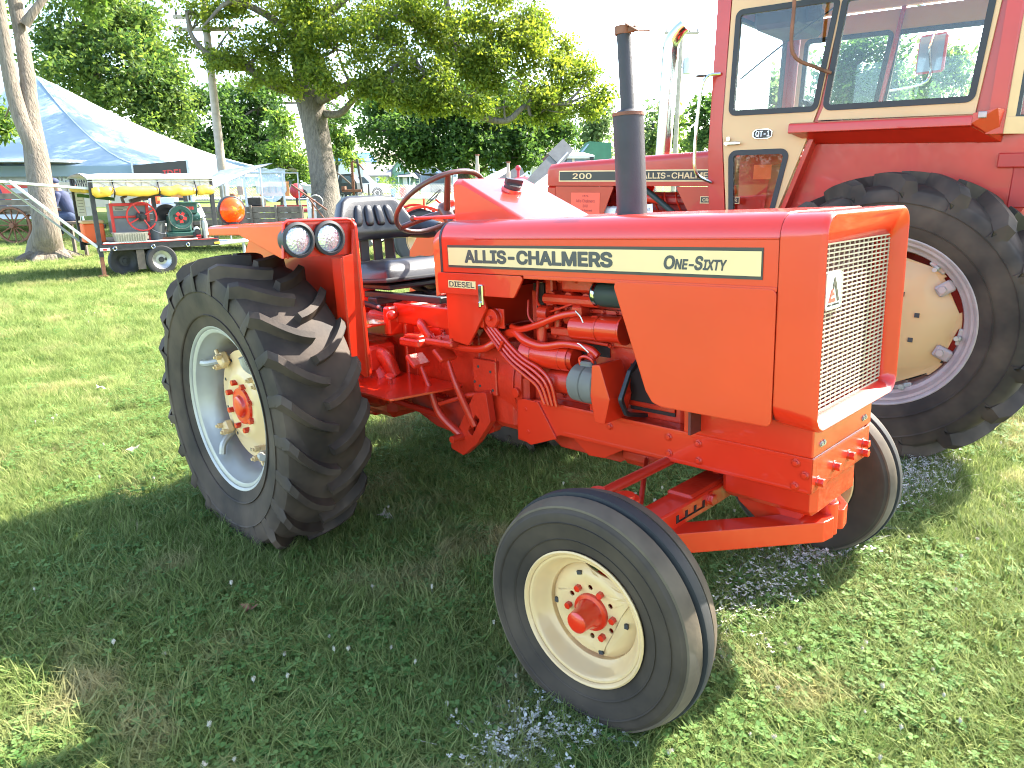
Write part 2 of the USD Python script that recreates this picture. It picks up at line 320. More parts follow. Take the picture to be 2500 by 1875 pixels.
# ------------------------------------------------------------------ ground
gx = np.linspace(-1, 1, 121); gx = np.sign(gx) * np.abs(gx) ** 2.6 * 420
GX, GY = np.meshgrid(gx, gx, indexing='ij'); GP = np.stack([GX - 10, GY + 10], -1).reshape(-1, 2)
GZ = (meshkit.fbm(np.c_[GP * .35, np.zeros(len(GP))], 3) - .5) * .05 * np.clip(np.hypot(GP[:, 0], GP[:, 1]) / 6 - 1, 0, 1)
ii = np.arange(120)[:, None] * 121 + np.arange(120)[None]
GF = np.stack([ii, ii + 121, ii + 122, ii + 1], -1).reshape(-1, 4)
tag(usdkit.mesh(stage, '/World/ground', (np.c_[GP, GZ], GF), L['grass_ground'], smooth=True).GetPrim(), 'mown lawn of the show field with dry patches', 'lawn', kind='structure')

# ------------------------------------------------------------------ tyres and wheels
def lugs(R, hw, n, h, prof, wdt=.05, sweep=.30, inner=.02, curve=.5, drop=.0, hand=1):
    """Chevron bars: prof(y) is the carcass radius at lateral offset y; each bar runs from near the middle to the shoulder."""
    out = []; S = np.linspace(0, 1, 9)
    for k in range(n):
        for side in (-1, 1):
            th0 = (k + (.5 if side > 0 else 0)) / n * 2 * PI
            top, bot = [], []
            for s in S:
                y = side * (-inner + (hw + inner) * min(s, 1.0) ** .92)
                th = th0 + hand * sweep * (s * (1 - curve) + curve * s * s)
                rb = prof(abs(y)); rt = min(R - .018 * s * s, rb + h) if s < .9 else rb + h * .75
                w = wdt * (1.0 + .25 * s)
                dth = (w / R) / 2
                yy = 0.35 * w * side
                for lst, rr, f in ((top, rt, .72), (bot, rb - .012, 1.25)):
                    for e in (-1, 1):
                        a = th + e * dth * f
                        lst.append((rr * math.cos(a), y - e * yy * .4 * f * hand, rr * math.sin(a)))
            rs = []
            for i in range(len(S)):
                rs.append(np.array([bot[2 * i], top[2 * i], top[2 * i + 1], bot[2 * i + 1]]))
            # shoulder end runs a little way down the sidewall
            e = rs[-1].copy(); y = side * (hw + .006); kk = (prof(hw) - drop - .05) / prof(hw)
            e2 = e.copy(); e2[:, 0] *= kk; e2[:, 2] *= kk; e2[:, 1] = y; rs.append(e2)
            m = rings(rs); m.fix_normals(); out.append(m)
    return out
def interp_prof(pts):
    ys, rs = zip(*pts); return lambda y: float(np.interp(y, ys, rs))
def tyre_mesh(profile, n=72):
    return lathe(profile, n, closed=True)
def rear_wheel(t, c, side, kind):
    """side -1: outer face towards -y."""
    c = np.asarray(c, float); mv = lambda m: xf(m if side < 0 else mirror(cat_(m)), c)
    P = interp_prof([(0, .672), (.10, .669), (.165, .660), (.195, .642)])
    prof = [(.385, -.148), (.40, -.162), (.44, -.172), (.50, -.190), (.56, -.200), (.61, -.200), (.645, -.188), (.662, -.160), (.672, -.10), (.678, 0), (.672, .10), (.662, .160), (.645, .188), (.61, .2), (.56, .2), (.50, .19), (.44, .172), (.40, .162), (.385, .148)]
    ty = [tyre_mesh(prof)] + lugs(.720, .198, 22, .050, P, wdt=.040, sweep=.24, inner=.014, hand=1, drop=.02, curve=.7)
    ring = [lathe([(r_, y_ - .006), (r_, y_ + .006), (r_ - .006, y_)], 64, closed=True) for r_, y_ in ((.565, -.199), (.455, -.178))]
    rw = t.part('rear_wheel', mv(lathe([(.402, -.150), (.404, -.158), (.398, -.162), (.388, -.156), (.376, -.138), (.362, -.10), (.345, -.085), (.335, -.05), (.335, .05), (.345, .085), (.362, .10), (.376, .138), (.402, .158), (.398, .165), (.36, .14), (.33, .085), (.322, .05), (.322, -.05), (.335, -.092), (.352, -.108), (.366, -.142), (.385, -.152)], 64, closed=True)), 'silver_rim', label='silver rim of the rear wheel' )
    t.part('tyre', mv(cat_(ty + ring)), 'tyre_rubber', under=rw, smooth=28)
    D = -.07
    disc = lathe([(.0, D), (.10, D), (.13, D - .012), (.16, D - .006), (.20, D + .02), (.255, D + .022), (.268, D + .026), (.268, D + .034), (.2, D + .03), (.15, D + .01), (.0, D + .012)], 48)
    slots = [xf(bx(-.006, .006, D + .012, D + .0245, -.014, .014), ry=a) for a in ()]
    t.part('disc', mv(disc), 'cream', under=rw)
    for k in range(10):
        a = k / 10 * 2 * PI + .2
        t.part('slot', mv(prism(affinity.rotate(sbox(.228, -.006, .243, .006), math.degrees(a), origin=(0, 0)), 'y', D + .0195, D + .0225)), 'dark_iron', under=rw)
    hub = lathe([(0, D - .035), (.035, D - .036), (.05, D - .028), (.055, D - .015), (.088, D - .012), (.092, D)], 32)
    t.part('hub_cap', mv(hub), 'orange_paint', under=rw)
    for k in range(8):
        a = k / 8 * 2 * PI + .3; p = np.array([.118 * math.cos(a), D - .010, .118 * math.sin(a)])
        t.part('wheel_bolt', mv(cat_([cyl(p + [0, .01, 0], p - [0, .020, 0], .0145, n=6)])), 'orange_paint', under=rw)
    for k in range(4):
        a = k / 4 * 2 * PI + .95; ca, sa = math.cos(a), math.sin(a)
        blk = [bx(-.032, .032, D - .025, D + .015, .222, .290, .008)]
        for dx in (-.024, .024): blk += [cyl((dx, D - .02, .25 + dx * .6), (dx, D - .045, .25 + dx * .6), .014, n=6), cyl((dx, D - .04, .25 + dx * .6), (dx, D - .056, .25 + dx * .6), .008, n=8)]
        blk += [cyl((0, D - .02, .28), (0, D - .02, .315), .010, n=8)]
        t.part('rim_clamp', mv(xf(cat_(blk), ry=a)), 'cream', under=rw)
        # spin-out rail: a bent bar welded across the rim well
        b = a + .42
        rail = tube([(.33 * math.sin(a - .34), -.13, .33 * math.cos(a - .34)), (.285 * math.sin(a - .20), -.105, .285 * math.cos(a - .20)), (.262 * math.sin(a + .1), .02, .262 * math.cos(a + .1)), (.285 * math.sin(a + .36), .11, .285 * math.cos(a + .36)), (.33 * math.sin(a + .46), .13, .33 * math.cos(a + .46))], .017, 8, 4)
        t.part('spin_rail', mv(rail), 'silver_rim', under=rw)
def front_wheel(t, c, side, steer):
    c = np.asarray(c, float); mv = lambda m: xf(m if side < 0 else mirror(cat_(m)), c, rz=steer)
    R = .388
    prof = [(.212, -.070), (.222, -.080), (.25, -.088), (.30, -.099), (.330, -.101), (.345, -.097), (.350, -.090), (.358, -.086)]
    prof = prof + [(.360, 0)] + [(r_, -y_) for r_, y_ in prof[::-1]]
    band = [(.357, -.087), (.364, -.0855), (.372, -.066), (.378, -.046), (.379, -.036), (.362, -.031), (.355, -.04)]
    rw = t.part('front_wheel', mv(lathe([(.2205, -.083), (.223, -.090), (.218, -.094), (.210, -.088), (.205, -.074), (.196, -.066), (.188, -.035), (.170, -.020), (.168, .02), (.188, .045), (.2, .07), (.2205, .09), (.214, .093), (.19, .07), (.178, .045), (.158, .02), (.160, -.025), (.180, -.042), (.190, -.072), (.20, -.082)], 56, closed=True)), 'cream', label='cream rim of the front wheel')
    ty = [tyre_mesh(prof, 80)] + [lathe([(r_, y_ - .004), (r_, y_ + .004), (r_ - .004, y_)], 64, closed=True) for r_, y_ in ((.318, -.101), (.262, -.0905))]
    t.part('tyre', mv(cat_(ty)), 'tyre_dusty', under=rw, smooth=28)
    for e in (1, -1): t.part('tread_band', mv(lathe([(r_, e * y_) for r_, y_ in band], 80, closed=True)), 'tyre_tread_dust', under=rw, smooth=28)
    t.part('tread_rib', mv(lathe([(.355, -.024), (.386, -.020), (.388, -.012), (.388, .012), (.386, .020), (.355, .024)], 80, closed=True)), 'tyre_rib', under=rw, smooth=28)
    D = -.020
    hol = [Point(.083 * math.cos(a), .083 * math.sin(a)).buffer(.0085, 6) for a in np.arange(6) / 6 * 2 * PI + .55]
    cut = [affinity.rotate(sbox(.140, -.065, .18, .065), math.degrees(a), origin=(0, 0)) for a in (1.35, 1.35 + PI)]
    face = Point(0, 0).buffer(.163, 24)
    for h in hol + cut: face = face.difference(h)
    dm = trimesh.creation.extrude_polygon(face.segmentize(.02), .006, engine='earcut'); dm = dm.subdivide().subdivide()
    v = dm.vertices; rr = np.hypot(v[:, 0], v[:, 1])
    dish = np.interp(rr, [0, .06, .10, .115, .135, .163], [-.008, -.008, -.012, -.020, -.012, .016])
    dm.vertices = np.stack([v[:, 0], D + dish + v[:, 2], v[:, 1]], 1); dm.fix_normals()
    t.part('disc', mv(dm), 'cream', under=rw, smooth=40)
    hub = lathe([(0, D - .098), (.022, D - .098), (.034, D - .090), (.038, D - .050), (.044, D - .040), (.048, D - .022), (.060, D - .018), (.062, D - .004)], 28)
    t.part('hub', mv(hub), 'orange_paint', under=rw)
    t.part('drum', mv(lathe([(0, D + .012), (.10, D + .012), (.10, D + .05), (.0, D + .05)], 24)), 'orange_cast', under=rw)
    for k in range(6):
        a = k / 6 * 2 * PI + .03; p = np.array([.083 * math.cos(a), D - .010, .083 * math.sin(a)])
        t.part('wheel_bolt', mv(cyl(p, p - [0, .016, 0], .0115, n=6)), 'orange_paint', under=rw)
    for a in (.0, PI / 2 + .3, PI, -PI / 2 + .3):
        t.part('slot', mv(prism(affinity.rotate(sbox(.125, -.008, .137, .008), math.degrees(a), origin=(0, 0)), 'y', D - .019, D - .0115)), 'dark_iron', under=rw)

# ------------------------------------------------------------------ the orange tractor
TP_, ZR = .0535, .6302
cs, sn = math.cos(TP_), math.sin(TP_)
MT = np.eye(4); MT[0, :3], MT[2, :3], MT[3, :3] = (cs, 0, sn), (-sn, 0, cs), (ZR * sn, 0, ZR - ZR * cs)
def to_tractor(p):
    return (np.asarray(p, float) - MT[3, :3]) @ np.linalg.inv(MT[:3, :3])
T = Thing('orange_tractor', 'glossy orange farm tractor without a cab, cream lettered stripe along its bonnet', 'tractor', mat=MT)
# bonnet: a rounded arch over the engine
def arch(hw, zt, zb, r, th, n=8):
    o = [(-hw, zb)] + [(-hw + r - r * math.cos(a), zt - r + r * math.sin(a)) for a in np.linspace(0, PI / 2, n)] + [(hw - r + r * math.sin(a), zt - r + r * math.cos(a)) for a in np.linspace(0, PI / 2, n)] + [(hw, zb)]
    i = [(y * (1 - th / hw), z - th * max(0, (z - zb) / (zt - zb))) for y, z in o]
    return Polygon(o + i[::-1])
hood = prism(arch(.336, 1.452, 1.240, .075, .012), 'x', .826, 2.357)
crown = hood.vertices; up = (crown[:, 2] > 1.40); crown[up, 2] += .012 * (1 - (crown[up, 1] / .336) ** 2)
T.part('bonnet', hood, 'orange_paint', smooth=40)
for y0 in (-.338, .328): T.part('bonnet_lip', bx(1.32, 2.357, y0, y0 + .010, 1.228, 1.242), 'orange_paint')
for s in (-1, 1):
    y0, y1 = sorted((s * .330, s * .340))
    T.part('side_panel', prism(rpoly([(1.755, 1.236), (2.357, 1.236), (2.357, .812), (1.962, .812), (1.925, .822), (1.897, .86)], .02), 'y', y0, y1), 'orange_paint')
    T.part('rear_panel', prism(rpoly([(.79, 1.238), (1.325, 1.238), (1.262, 1.148), (.79, 1.146)], .012), 'y', y0, y1), 'orange_paint')
# dash shell behind the bonnet seam
dash = prism(arch(.333, 1.445, 1.148, .072, .05), 'x', .735, .814)
dv = dash.vertices; k_ = dv[:, 0] < .76; dv[k_, 1] *= .93; dv[k_, 2] -= .025
T.part('dash_shell', dash, 'orange_paint', smooth=40)
T.part('seam_strip', prism(arch(.3375, 1.4535, 1.150, .075, .02), 'x', .813, .827), 'black_paint')
T.part('dash_panel', prism(rpoly([(-.28, 1.16), (.28, 1.16), (.28, 1.40), (-.28, 1.40)], .05), 'x', .745, .76), 'black_paint')
# grille shell
def rrect(hy, z0, z1, r): return rpoly([(-hy, z0), (hy, z0), (hy, z1), (-hy, z1)], r)
def ring_pts(hy, z0, z1, r, x, n=7):
    out = []
    for cy, cz, a0 in ((hy - r, z1 - r, 0), (-hy + r, z1 - r, PI / 2), (-hy + r, z0 + r, PI), (hy - r, z0 + r, 1.5 * PI)):
        for a in np.linspace(a0, a0 + PI / 2, n): out.append((x, cy + r * math.cos(a), cz + r * math.sin(a)))
    return np.array(out)
shell = rings([ring_pts(.336, .812, 1.452, .07, 2.359), ring_pts(.341, .808, 1.455, .07, 2.42), ring_pts(.3425, .806, 1.455, .065, 2.475), ring_pts(.341, .808, 1.453, .06, 2.490), ring_pts(.335, .815, 1.446, .055, 2.4965), ring_pts(.328, .825, 1.436, .05, 2.492), ring_pts(.322, .836, 1.410, .04, 2.47), ring_pts(.312, .847, 1.360, .02, 2.446), ring_pts(.312, .847, 1.360, .02, 2.40), ring_pts(.325, .83, 1.43, .05, 2.36)], loop=True)
shell.fix_normals(); T.part('grille_shell', shell, 'orange_paint', smooth=50)
T.part('radiator', bx(2.34, 2.395, -.315, .315, .83, 1.42), 'radiator_dark')
gm = []
NR = 37
for i in range(NR + 1):
    z = .849 + (1.358 - .849) * i / NR; gm.append(bx(2.444, 2.4475, -.311, .311, z - .0023, z + .0023))
for j in range(17):
    y = -.311 + .622 * j / 16; gm.append(bx(2.4425, 2.446, y - .0017, y + .0017, .849, 1.358))
T.part('grille_mesh', gm, 'mesh_tan', kind='stuff', smooth=False, label='pale wire grille mesh')
bd = T.part('badge', prism(rpoly([(-.222, 1.166), (-.110, 1.166), (-.110, 1.270), (-.222, 1.270)], .012), 'x', 2.449, 2.454), 'white_paint', label='white emblem plate on the grille')
T.part('badge_rim', prism(rpoly([(-.226, 1.162), (-.106, 1.162), (-.106, 1.274), (-.226, 1.274)], .012).difference(rpoly([(-.2215, 1.1665), (-.1105, 1.1665), (-.1105, 1.2695), (-.2215, 1.2695)], .010)), 'x', 2.4485, 2.4555), 'steel', under=bd)
T.part('emblem_letter', [prism([(-.166, 1.258), (-.158, 1.258), (-.122, 1.184), (-.137, 1.184), (-.162, 1.236), (-.170, 1.218), (-.176, 1.231)], 'x', 2.454, 2.4556)], 'decal_dark', under=bd)
T.part('emblem_letter', [prism([(-.203, 1.184), (-.150, 1.184), (-.156, 1.196), (-.185, 1.196), (-.181, 1.204), (-.160, 1.204), (-.165, 1.214), (-.176, 1.214), (-.171, 1.224), (-.183, 1.224)], 'x', 2.454, 2.4556)], 'bright_red', under=bd)
T.part('emblem_text', lettering('ALLIS-CHALMERS', .006, (2.454, -.210, 1.173), (0, 1, 0), (0, 0, 1), width=.088), 'decal_dark', under=bd)
# stripe with lettering (both sides read from outside)
for s in (-1, 1):
    Y = s * .3362
    fl = (lambda m: m) if s < 0 else (lambda m: mirror(m))
    ya, yb = sorted((Y, s * .3385)); yc, yd = sorted((s * .3385, s * .3395))
    dp = T.part('stripe', bx(.867, 2.311, ya, yb, 1.2615, 1.356), 'decal_dark', label='dark edged lettered stripe')
    T.part('stripe_field', bx(.871, 2.306, yc, yd, 1.2715, 1.3455), 'decal_cream', under=dp)
    o = lambda x, z: (x, -.3395, z) if s < 0 else (x, .3395, z)
    def put(txt, h, x0, x1, z, under, name, m, **k):
        if s < 0: t_ = lettering(txt, h, (x0, -.3395, z), (1, 0, 0), (0, 0, 1), width=x1 - x0, depth=.001, **k)
        else: t_ = lettering(txt, h, (x1, .3395, z), (-1, 0, 0), (0, 0, 1), width=x1 - x0, depth=.001, **k)
        T.part(name, t_, m, under=under, smooth=False)
    put('ALLIS-CHALMERS', .047, .978, 1.760, 1.2865, dp, 'lettering', 'decal_black', bold=True, heavy=.045)
    for wd, hh, xa, xb in (('O', .040, 1.965, 2.007), ('NE', .030, 2.009, 2.055), ('–', .030, 2.060, 2.078), ('S', .040, 2.080, 2.110), ('IXTY', .030, 2.112, 2.190)):
        a_, b_ = (xa, xb) if s < 0 else (4.155 - xb, 4.155 - xa)
        put(wd, hh, a_, b_, 1.2865, dp, 'lettering', 'decal_black', bold=True, slant=.16, heavy=.03)
    dz = T.part('fuel_plate', bx(.862, 1.040, *sorted((s * .340, s * .3415)), 1.174, 1.206), 'decal_cream', label='small DIESEL plate')
    ya, yb = .3415, .3422
    if s < 0: t_ = lettering('DIESEL', .022, (.870, -.3415, 1.179), (1, 0, 0), (0, 0, 1), width=.162, depth=.001, bold=True)
    else: t_ = lettering('DIESEL', .022, (1.032, .3415, 1.179), (-1, 0, 0), (0, 0, 1), width=.162, depth=.001, bold=True)
    T.part('lettering', t_, 'decal_black', under=dz, smooth=False)
    T.part('crease', bx(1.04, 2.357, *sorted((s * .335, s * .3385)), 1.3785, 1.3855, .0015), 'orange_paint')
lt = bx(1.062, 1.090, -.352, -.340, 1.108, 1.195, .004)
T.part('latch', [lt, bx(1.070, 1.084, -.362, -.350, 1.10, 1.125, .004)], 'chrome')
# fuel tank cowl with filler cap
tk = prism(rpoly([(.80, 1.44), (1.235, 1.44), (.985, 1.622), (.96, 1.632), (.815, 1.636), (.80, 1.62)], .01), 'y', -.225, .205)
tkv = tk.copy()
ft = T.part('fuel_tank', trimesh.convex.convex_hull(np.array([(x, y, z) for x, z, i in ((.80, 1.44, 0), (1.235, 1.44, 0), (1.232, 1.452, .012), (.852, 1.622, .012), (.84, 1.632, .02), (.815, 1.634, .02), (.803, 1.622, .008)) for y in (-.225 + i, .205 - i)] + [(.80, -.225, 1.612), (.80, .205, 1.612), (.85, -.225, 1.610), (.85, .205, 1.610), (1.24, -.225, 1.44), (1.24, .205, 1.44)])), 'orange_paint')
def on_tank(x): return 1.452 + (1.232 - x) * (1.622 - 1.452) / (1.232 - .852)
nrm = np.array([.408, 0, .913]); cp = np.array([.965, -.03, on_tank(.965)])
T.part('filler_neck', cyl(cp - nrm * .01, cp + nrm * .016, .050, .044, 28), 'orange_paint', under=ft)
uu = np.array([.913, 0, -.408]); vv = np.array([0, 1.0, 0])
T.part('filler_cap', [cyl(cp + nrm * .016, cp + nrm * .034, .038, n=24), xf(trimesh.convex.convex_hull(np.array([cp + nrm * h + uu * a * .008 + (vv * .8 + uu * .3) * b * .045 for h in (.03, .056) for a in (-1, 1) for b in (-1, 1)])))], 'black_paint', under=ft)
# silencer
mu = T.part('silencer', cat_([cyl((1.598, 0, 1.44), (1.58, 0, 1.826), .0585, n=28), cyl((1.58, 0, 1.826), (1.5795, 0, 1.842), .0585, .036, 28)]), 'muffler_black')
T.part('silencer_ring', [lathe([(.061, -.006), (.061, .006), (.055, .006), (.055, -.006)], 28, (1.5805, 0, 1.826), 'z', closed=True)], 'rust', under=mu)
T.part('exhaust_pipe', cyl((1.5795, 0, 1.83), (1.560, 0, 2.135), .0262, n=22), 'muffler_black', under=mu)
T.part('rain_cap', [lathe([(.0305, -.018), (.0305, .010), (.026, .010), (.026, -.018)], 24, (1.559, 0, 2.128), 'z', closed=True), xf(bx(-.034, .034, -.034, .034, -.002, .002), (1.615, .012, 2.127), rx=.15, ry=.55), bx(1.585, 1.62, -.010, .010, 2.112, 2.130, .003)], 'rust', under=mu)
# front support, bolster and side rails
T.part('radiator_support', bx(1.99, 2.452, -.243, .243, .702, .812, .004), 'orange_paint')
for y in (-.185, -.165, .165, .185): T.part('screw', cat_(bolt((2.452, y, .738), (1, 0, 0), .007, .006)), 'steel')
bo = T.part('bolster', [bx(2.30, 2.450, -.2135, .2135, .584, .697, .006), bx(2.4492, 2.4515, -.2365, .2365, .584, .698), bx(2.10, 2.44, -.17, .17, .47, .60, .02)], 'orange_paint')
for y, z in ((-.190, .612), (-.062, .628), (.060, .632), (.190, .640), (.190, .606)): T.part('bolt', cat_(bolt((2.450, y, z), (1, 0, 0), .014, .022)), 'orange_paint', under=bo)
for s in (-1, 1):
    y0, y1 = sorted((s * .2365, s * .215))
    rl = T.part('side_rail', [prism([(1.20, .694), (1.30, .705), (2.449, .700), (2.449, .582), (1.40, .572), (1.24, .500), (1.15, .505), (1.15, .60)], 'y', y0, y1), bx(1.30, 2.44, *sorted((s * .235, s * .16)), .688, .700), bx(1.42, 2.44, *sorted((s * .235, s * .16)), .578, .590)], 'orange_paint')
    T.part('rail_boss', [prism([(1.205, .70), (1.285, .698), (1.385, .555), (1.235, .498), (1.16, .52), (1.165, .69)], 'y', *sorted((s * .2367, s * .2445))), cyl((1.155, s * .20, .72), (1.155, s * .25, .72), .022, n=16)], 'orange_paint', under=rl)
    for x, z in ((2.397, .676), (2.428, .641), (2.397, .598), (2.047, .669), (2.05, .606), (1.926, .669), (1.929, .609), (1.66, .66), (1.21, .655), (1.22, .555)):
        T.part('bolt', cat_(bolt((x, s * .2365, z), (0, s, 0), .010, .009)), 'orange_paint', under=rl)
# engine
eb = T.part('engine_block', [bx(1.18, 1.93, -.15, .15, .58, .98, .012), bx(1.22, 1.90, -.135, .135, .975, 1.20, .012), bx(1.25, 1.88, -.10, .10, 1.195, 1.235, .01), bx(1.16, 1.95, .02, .24, .95, 1.40, .02), bx(1.40, 1.95, -.14, .2, 1.23, 1.36, .03), prism(rpoly([(1.22, .60), (1.95, .60), (1.95, .53), (1.70, .515), (1.62, .47), (1.30, .47), (1.22, .52)], .01), 'y', -.12, .12)], 'orange_cast')
T.part('engine_flange', [bx(1.24, 1.80, -.165, -.148, 1.085, 1.10), bx(1.24, 1.88, -.172, -.148, .96, .985, .004), bx(1.20, 1.90, -.160, -.15, .735, .755, .003), bx(1.29, 1.33, -.185, -.15, 1.10, 1.225, .006), bx(1.38, 1.62, -.19, -.13, 1.165, 1.225, .01), bx(1.20, 1.23, -.17, -.15, .62, 1.16, .004)], 'orange_cast', under=eb)
for k in range(9): T.part('bolt', cat_(bolt((1.27 + .062 * k, -.165, 1.0925), (0, -1, 0), .007, .010)), 'orange_cast', under=eb)
for k in range(6): T.part('bolt', cat_(bolt((1.38 + .085 * k, -.19 if 1.38 + .085 * k < 1.6 else -.165, 1.212), (0, -1, 0), .009, .012)), 'orange_cast', under=eb)
T.part('manifold', [bx(1.30, 1.60, -.225, -.145, 1.115, 1.155, .012), bx(1.56, 1.64, -.235, -.145, 1.02, 1.085, .01)] + [cyl((x, -.15, 1.14), (x, -.20, 1.14), .024) for x in (1.34, 1.43, 1.52)], 'orange_cast')
T.part('oil_filter', [cyl((1.475, -.215, 1.030), (1.60, -.215, 1.035), .048, n=26), cyl((1.60, -.215, 1.035), (1.608, -.215, 1.035), .052, n=26), cyl((1.608, -.215, 1.035), (1.72, -.215, 1.04), .050, n=26), cyl((1.715, -.215, 1.04), (1.724, -.215, 1.04), .057, n=26)], 'orange_paint')
T.part('starter', [cyl((1.255, -.205, .895), (1.455, -.205, .900), .055, n=28), cyl((1.405, -.205, .899), (1.411, -.205, .899), .0565, n=28), cyl((1.455, -.205, .90), (1.47, -.205, .90), .050, .040, 28), cyl((1.20, -.205, .893), (1.256, -.205, .895), .065, .058, 24)], 'orange_paint')
T.part('starter_lower_drum', [cyl((1.33, -.19, .79), (1.52, -.19, .80), .052, n=26)], 'orange_cast')
T.part('injection_pump', [cyl((1.28, -.20, 1.075), (1.33, -.20, 1.075), .03), bx(1.27, 1.335, -.225, -.15, 1.01, 1.06, .008), cyl((1.295, -.215, .95), (1.295, -.215, 1.02), .022, n=18), bx(1.33, 1.44, -.205, -.14, .985, 1.02, .006), cyl((1.36, -.185, 1.02), (1.36, -.185, 1.10), .016), cyl((1.41, -.19, 1.05), (1.46, -.19, 1.075), .019), bx(1.47, 1.52, -.235, -.17, 1.075, 1.12, .008)], 'orange_cast')
T.part('fuel_bowl', cyl((1.296, -.216, .955), (1.296, -.216, .985), .018, n=16), 'pane')
T.part('thermostat_hose', tube([(1.57, -.19, 1.165), (1.63, -.195, 1.168), (1.72, -.19, 1.165), (1.80, -.16, 1.15)], [.046, .05, .05, .046], 18, 5), 'hose_green')
T.part('hose_clamp', [lathe([(.053, -.007), (.053, .007), (.047, .007), (.047, -.007)], 22, (1.585, -.191, 1.166), 'x', closed=True)], 'chrome')
T.part('coolant_pipe', [tube([(1.13, -.225, 1.005), (1.20, -.245, 1.003), (1.30, -.25, 1.03), (1.42, -.245, 1.075), (1.50, -.225, 1.092)], .0145, 12, 6)], 'orange_paint')
T.part('return_pipe', [tube([(1.06, -.21, .955), (1.16, -.235, .985), (1.23, -.25, .96), (1.33, -.25, .945), (1.45, -.245, .965), (1.56, -.235, .955), (1.60, -.23, .93)], [.022, .022, .020, .017, .015, .015, .015], 12, 6)], 'orange_paint')
T.part('drain_pipe', [tube([(1.55, -.22, .945), (1.58, -.235, .91), (1.585, -.235, .85), (1.56, -.22, .78), (1.555, -.21, .70)], .0125, 10, 5)], 'orange_paint')
pl = T.part('pulley', [lathe([(.0, -.018), (.040, -.018), (.043, -.006), (.030, 0), (.043, .006), (.040, .014), (0, .014)], 28, (1.065, -.27, 1.045)), bx(1.02, 1.12, -.262, -.255, 1.0, 1.085)], 'orange_paint')
T.part('pulley_nut', cyl((1.065, -.285, 1.045), (1.065, -.302, 1.045), .012, n=6), 'orange_paint', under=pl)
al = T.part('alternator', [lathe([(0, -.072), (.060, -.072), (.074, -.058), (.077, -.004), (.071, .0), (.077, .004), (.075, .055), (.06, .068), (0, .068)], 30, (1.585, -.262, .825), 'x'), bx(1.55, 1.61, -.285, -.245, .885, .915, .006), bx(1.525, 1.55, -.33, -.30, .80, .85, .004)], 'alternator_grey')
T.part('guard', [prism(rpoly([(1.655, .92), (1.69, .925), (1.735, .80), (1.71, .70), (1.665, .70), (1.645, .80)], .006), 'y', -.335, -.20), tube([(1.555, -.28, .90), (1.55, -.28, .925), (1.58, -.28, .935), (1.605, -.27, .92), (1.60, -.265, .89)], .006, 8, 4)], 'orange_paint', under=al)
T.part('fan_belt', [prism(rpoly([(-.32, .80), (-.26, .90), (.04, 1.08), (.10, 1.05), (.10, .70), (-.02, .66), (-.28, .73)], .02).difference(rpoly([(-.305, .80), (-.255, .885), (.04, 1.06), (.085, 1.04), (.085, .71), (-.02, .675), (-.275, .745)], .02)), 'x', 1.76, 1.776)], 'black_paint')
T.part('fan_pulley', [lathe([(0, -.02), (.075, -.02), (.062, -.005), (.075, .01), (0, .01)], 28, (1.80, -.02, .70), 'x'), lathe([(0, -.02), (.085, -.02), (.07, -.005), (.085, .01), (0, .01)], 28, (1.86, -.02, .70), 'x'), lathe([(0, -.02), (.06, -.02), (.05, -.005), (.06, .01), (0, .01)], 28, (1.77, 0, 1.03), 'x')], 'orange_cast')
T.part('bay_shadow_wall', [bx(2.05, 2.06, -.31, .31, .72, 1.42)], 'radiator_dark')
for k in range(4):
    dx, dz_ = .024 * (k % 2) + .014 * k, .016 * (k // 2)
    T.part('hydraulic_pipe', tube([(.925 + .022 * k, -.235 - .004 * k, 1.075 + .004 * k), (.945 + .024 * k, -.255 - .004 * k, 1.045), (1.12 + .028 * k, -.27, .885 + .006 * k), (1.235 + .03 * k, -.268, .815 + .012 * k), (1.30 + .026 * k, -.262, .775 + .008 * k), (1.335 + .022 * k, -.255, .70)], .0088, 8, 5), 'orange_paint')
T.part('pipe_clip', prism(rpoly([(1.085, .895), (1.105, .905), (1.135, .95), (1.12, .955), (1.075, .86), (1.085, .855)], .002), 'y', -.286, -.281), 'orange_paint')
T.part('engine_pipes', [tube([(1.24, -.17, 1.20), (1.25, -.19, 1.12), (1.29, -.2, 1.09)], .007, 6, 4), tube([(1.33, -.2, 1.08), (1.40, -.22, 1.10), (1.50, -.21, 1.13), (1.58, -.2, 1.12)], .005, 6, 4), tube([(1.30, -.22, 1.01), (1.22, -.21, 1.05), (1.2, -.19, 1.12)], .006, 6, 4), tube([(1.44, -.19, 1.0), (1.50, -.2, .98), (1.62, -.19, .97)], .007, 6, 4), tube([(1.52, -.215, .78), (1.60, -.22, .74), (1.70, -.2, .72)], .008, 6, 4)], 'orange_cast', kind='stuff')
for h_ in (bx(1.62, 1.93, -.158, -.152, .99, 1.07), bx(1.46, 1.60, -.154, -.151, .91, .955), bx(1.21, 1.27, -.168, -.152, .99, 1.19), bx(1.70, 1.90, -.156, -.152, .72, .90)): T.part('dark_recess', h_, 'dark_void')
for x, z in ((1.34, .98), (1.62, .965), (1.75, .965), (1.88, .965), (1.58, .72), (1.48, .72), (1.35, .72)): T.part('bolt', bolt((x, -.172 if z > .9 else -.152, z), (0, -1, 0), .009, .012), 'orange_cast')
T.part('wire', [tube([(1.50, -.24, 1.10), (1.54, -.26, 1.085), (1.55, -.255, 1.06)], .0025, 5, 4), tube([(1.46, -.22, .955), (1.52, -.25, .975), (1.57, -.25, .945)], .0025, 5, 4)], 'white_paint')
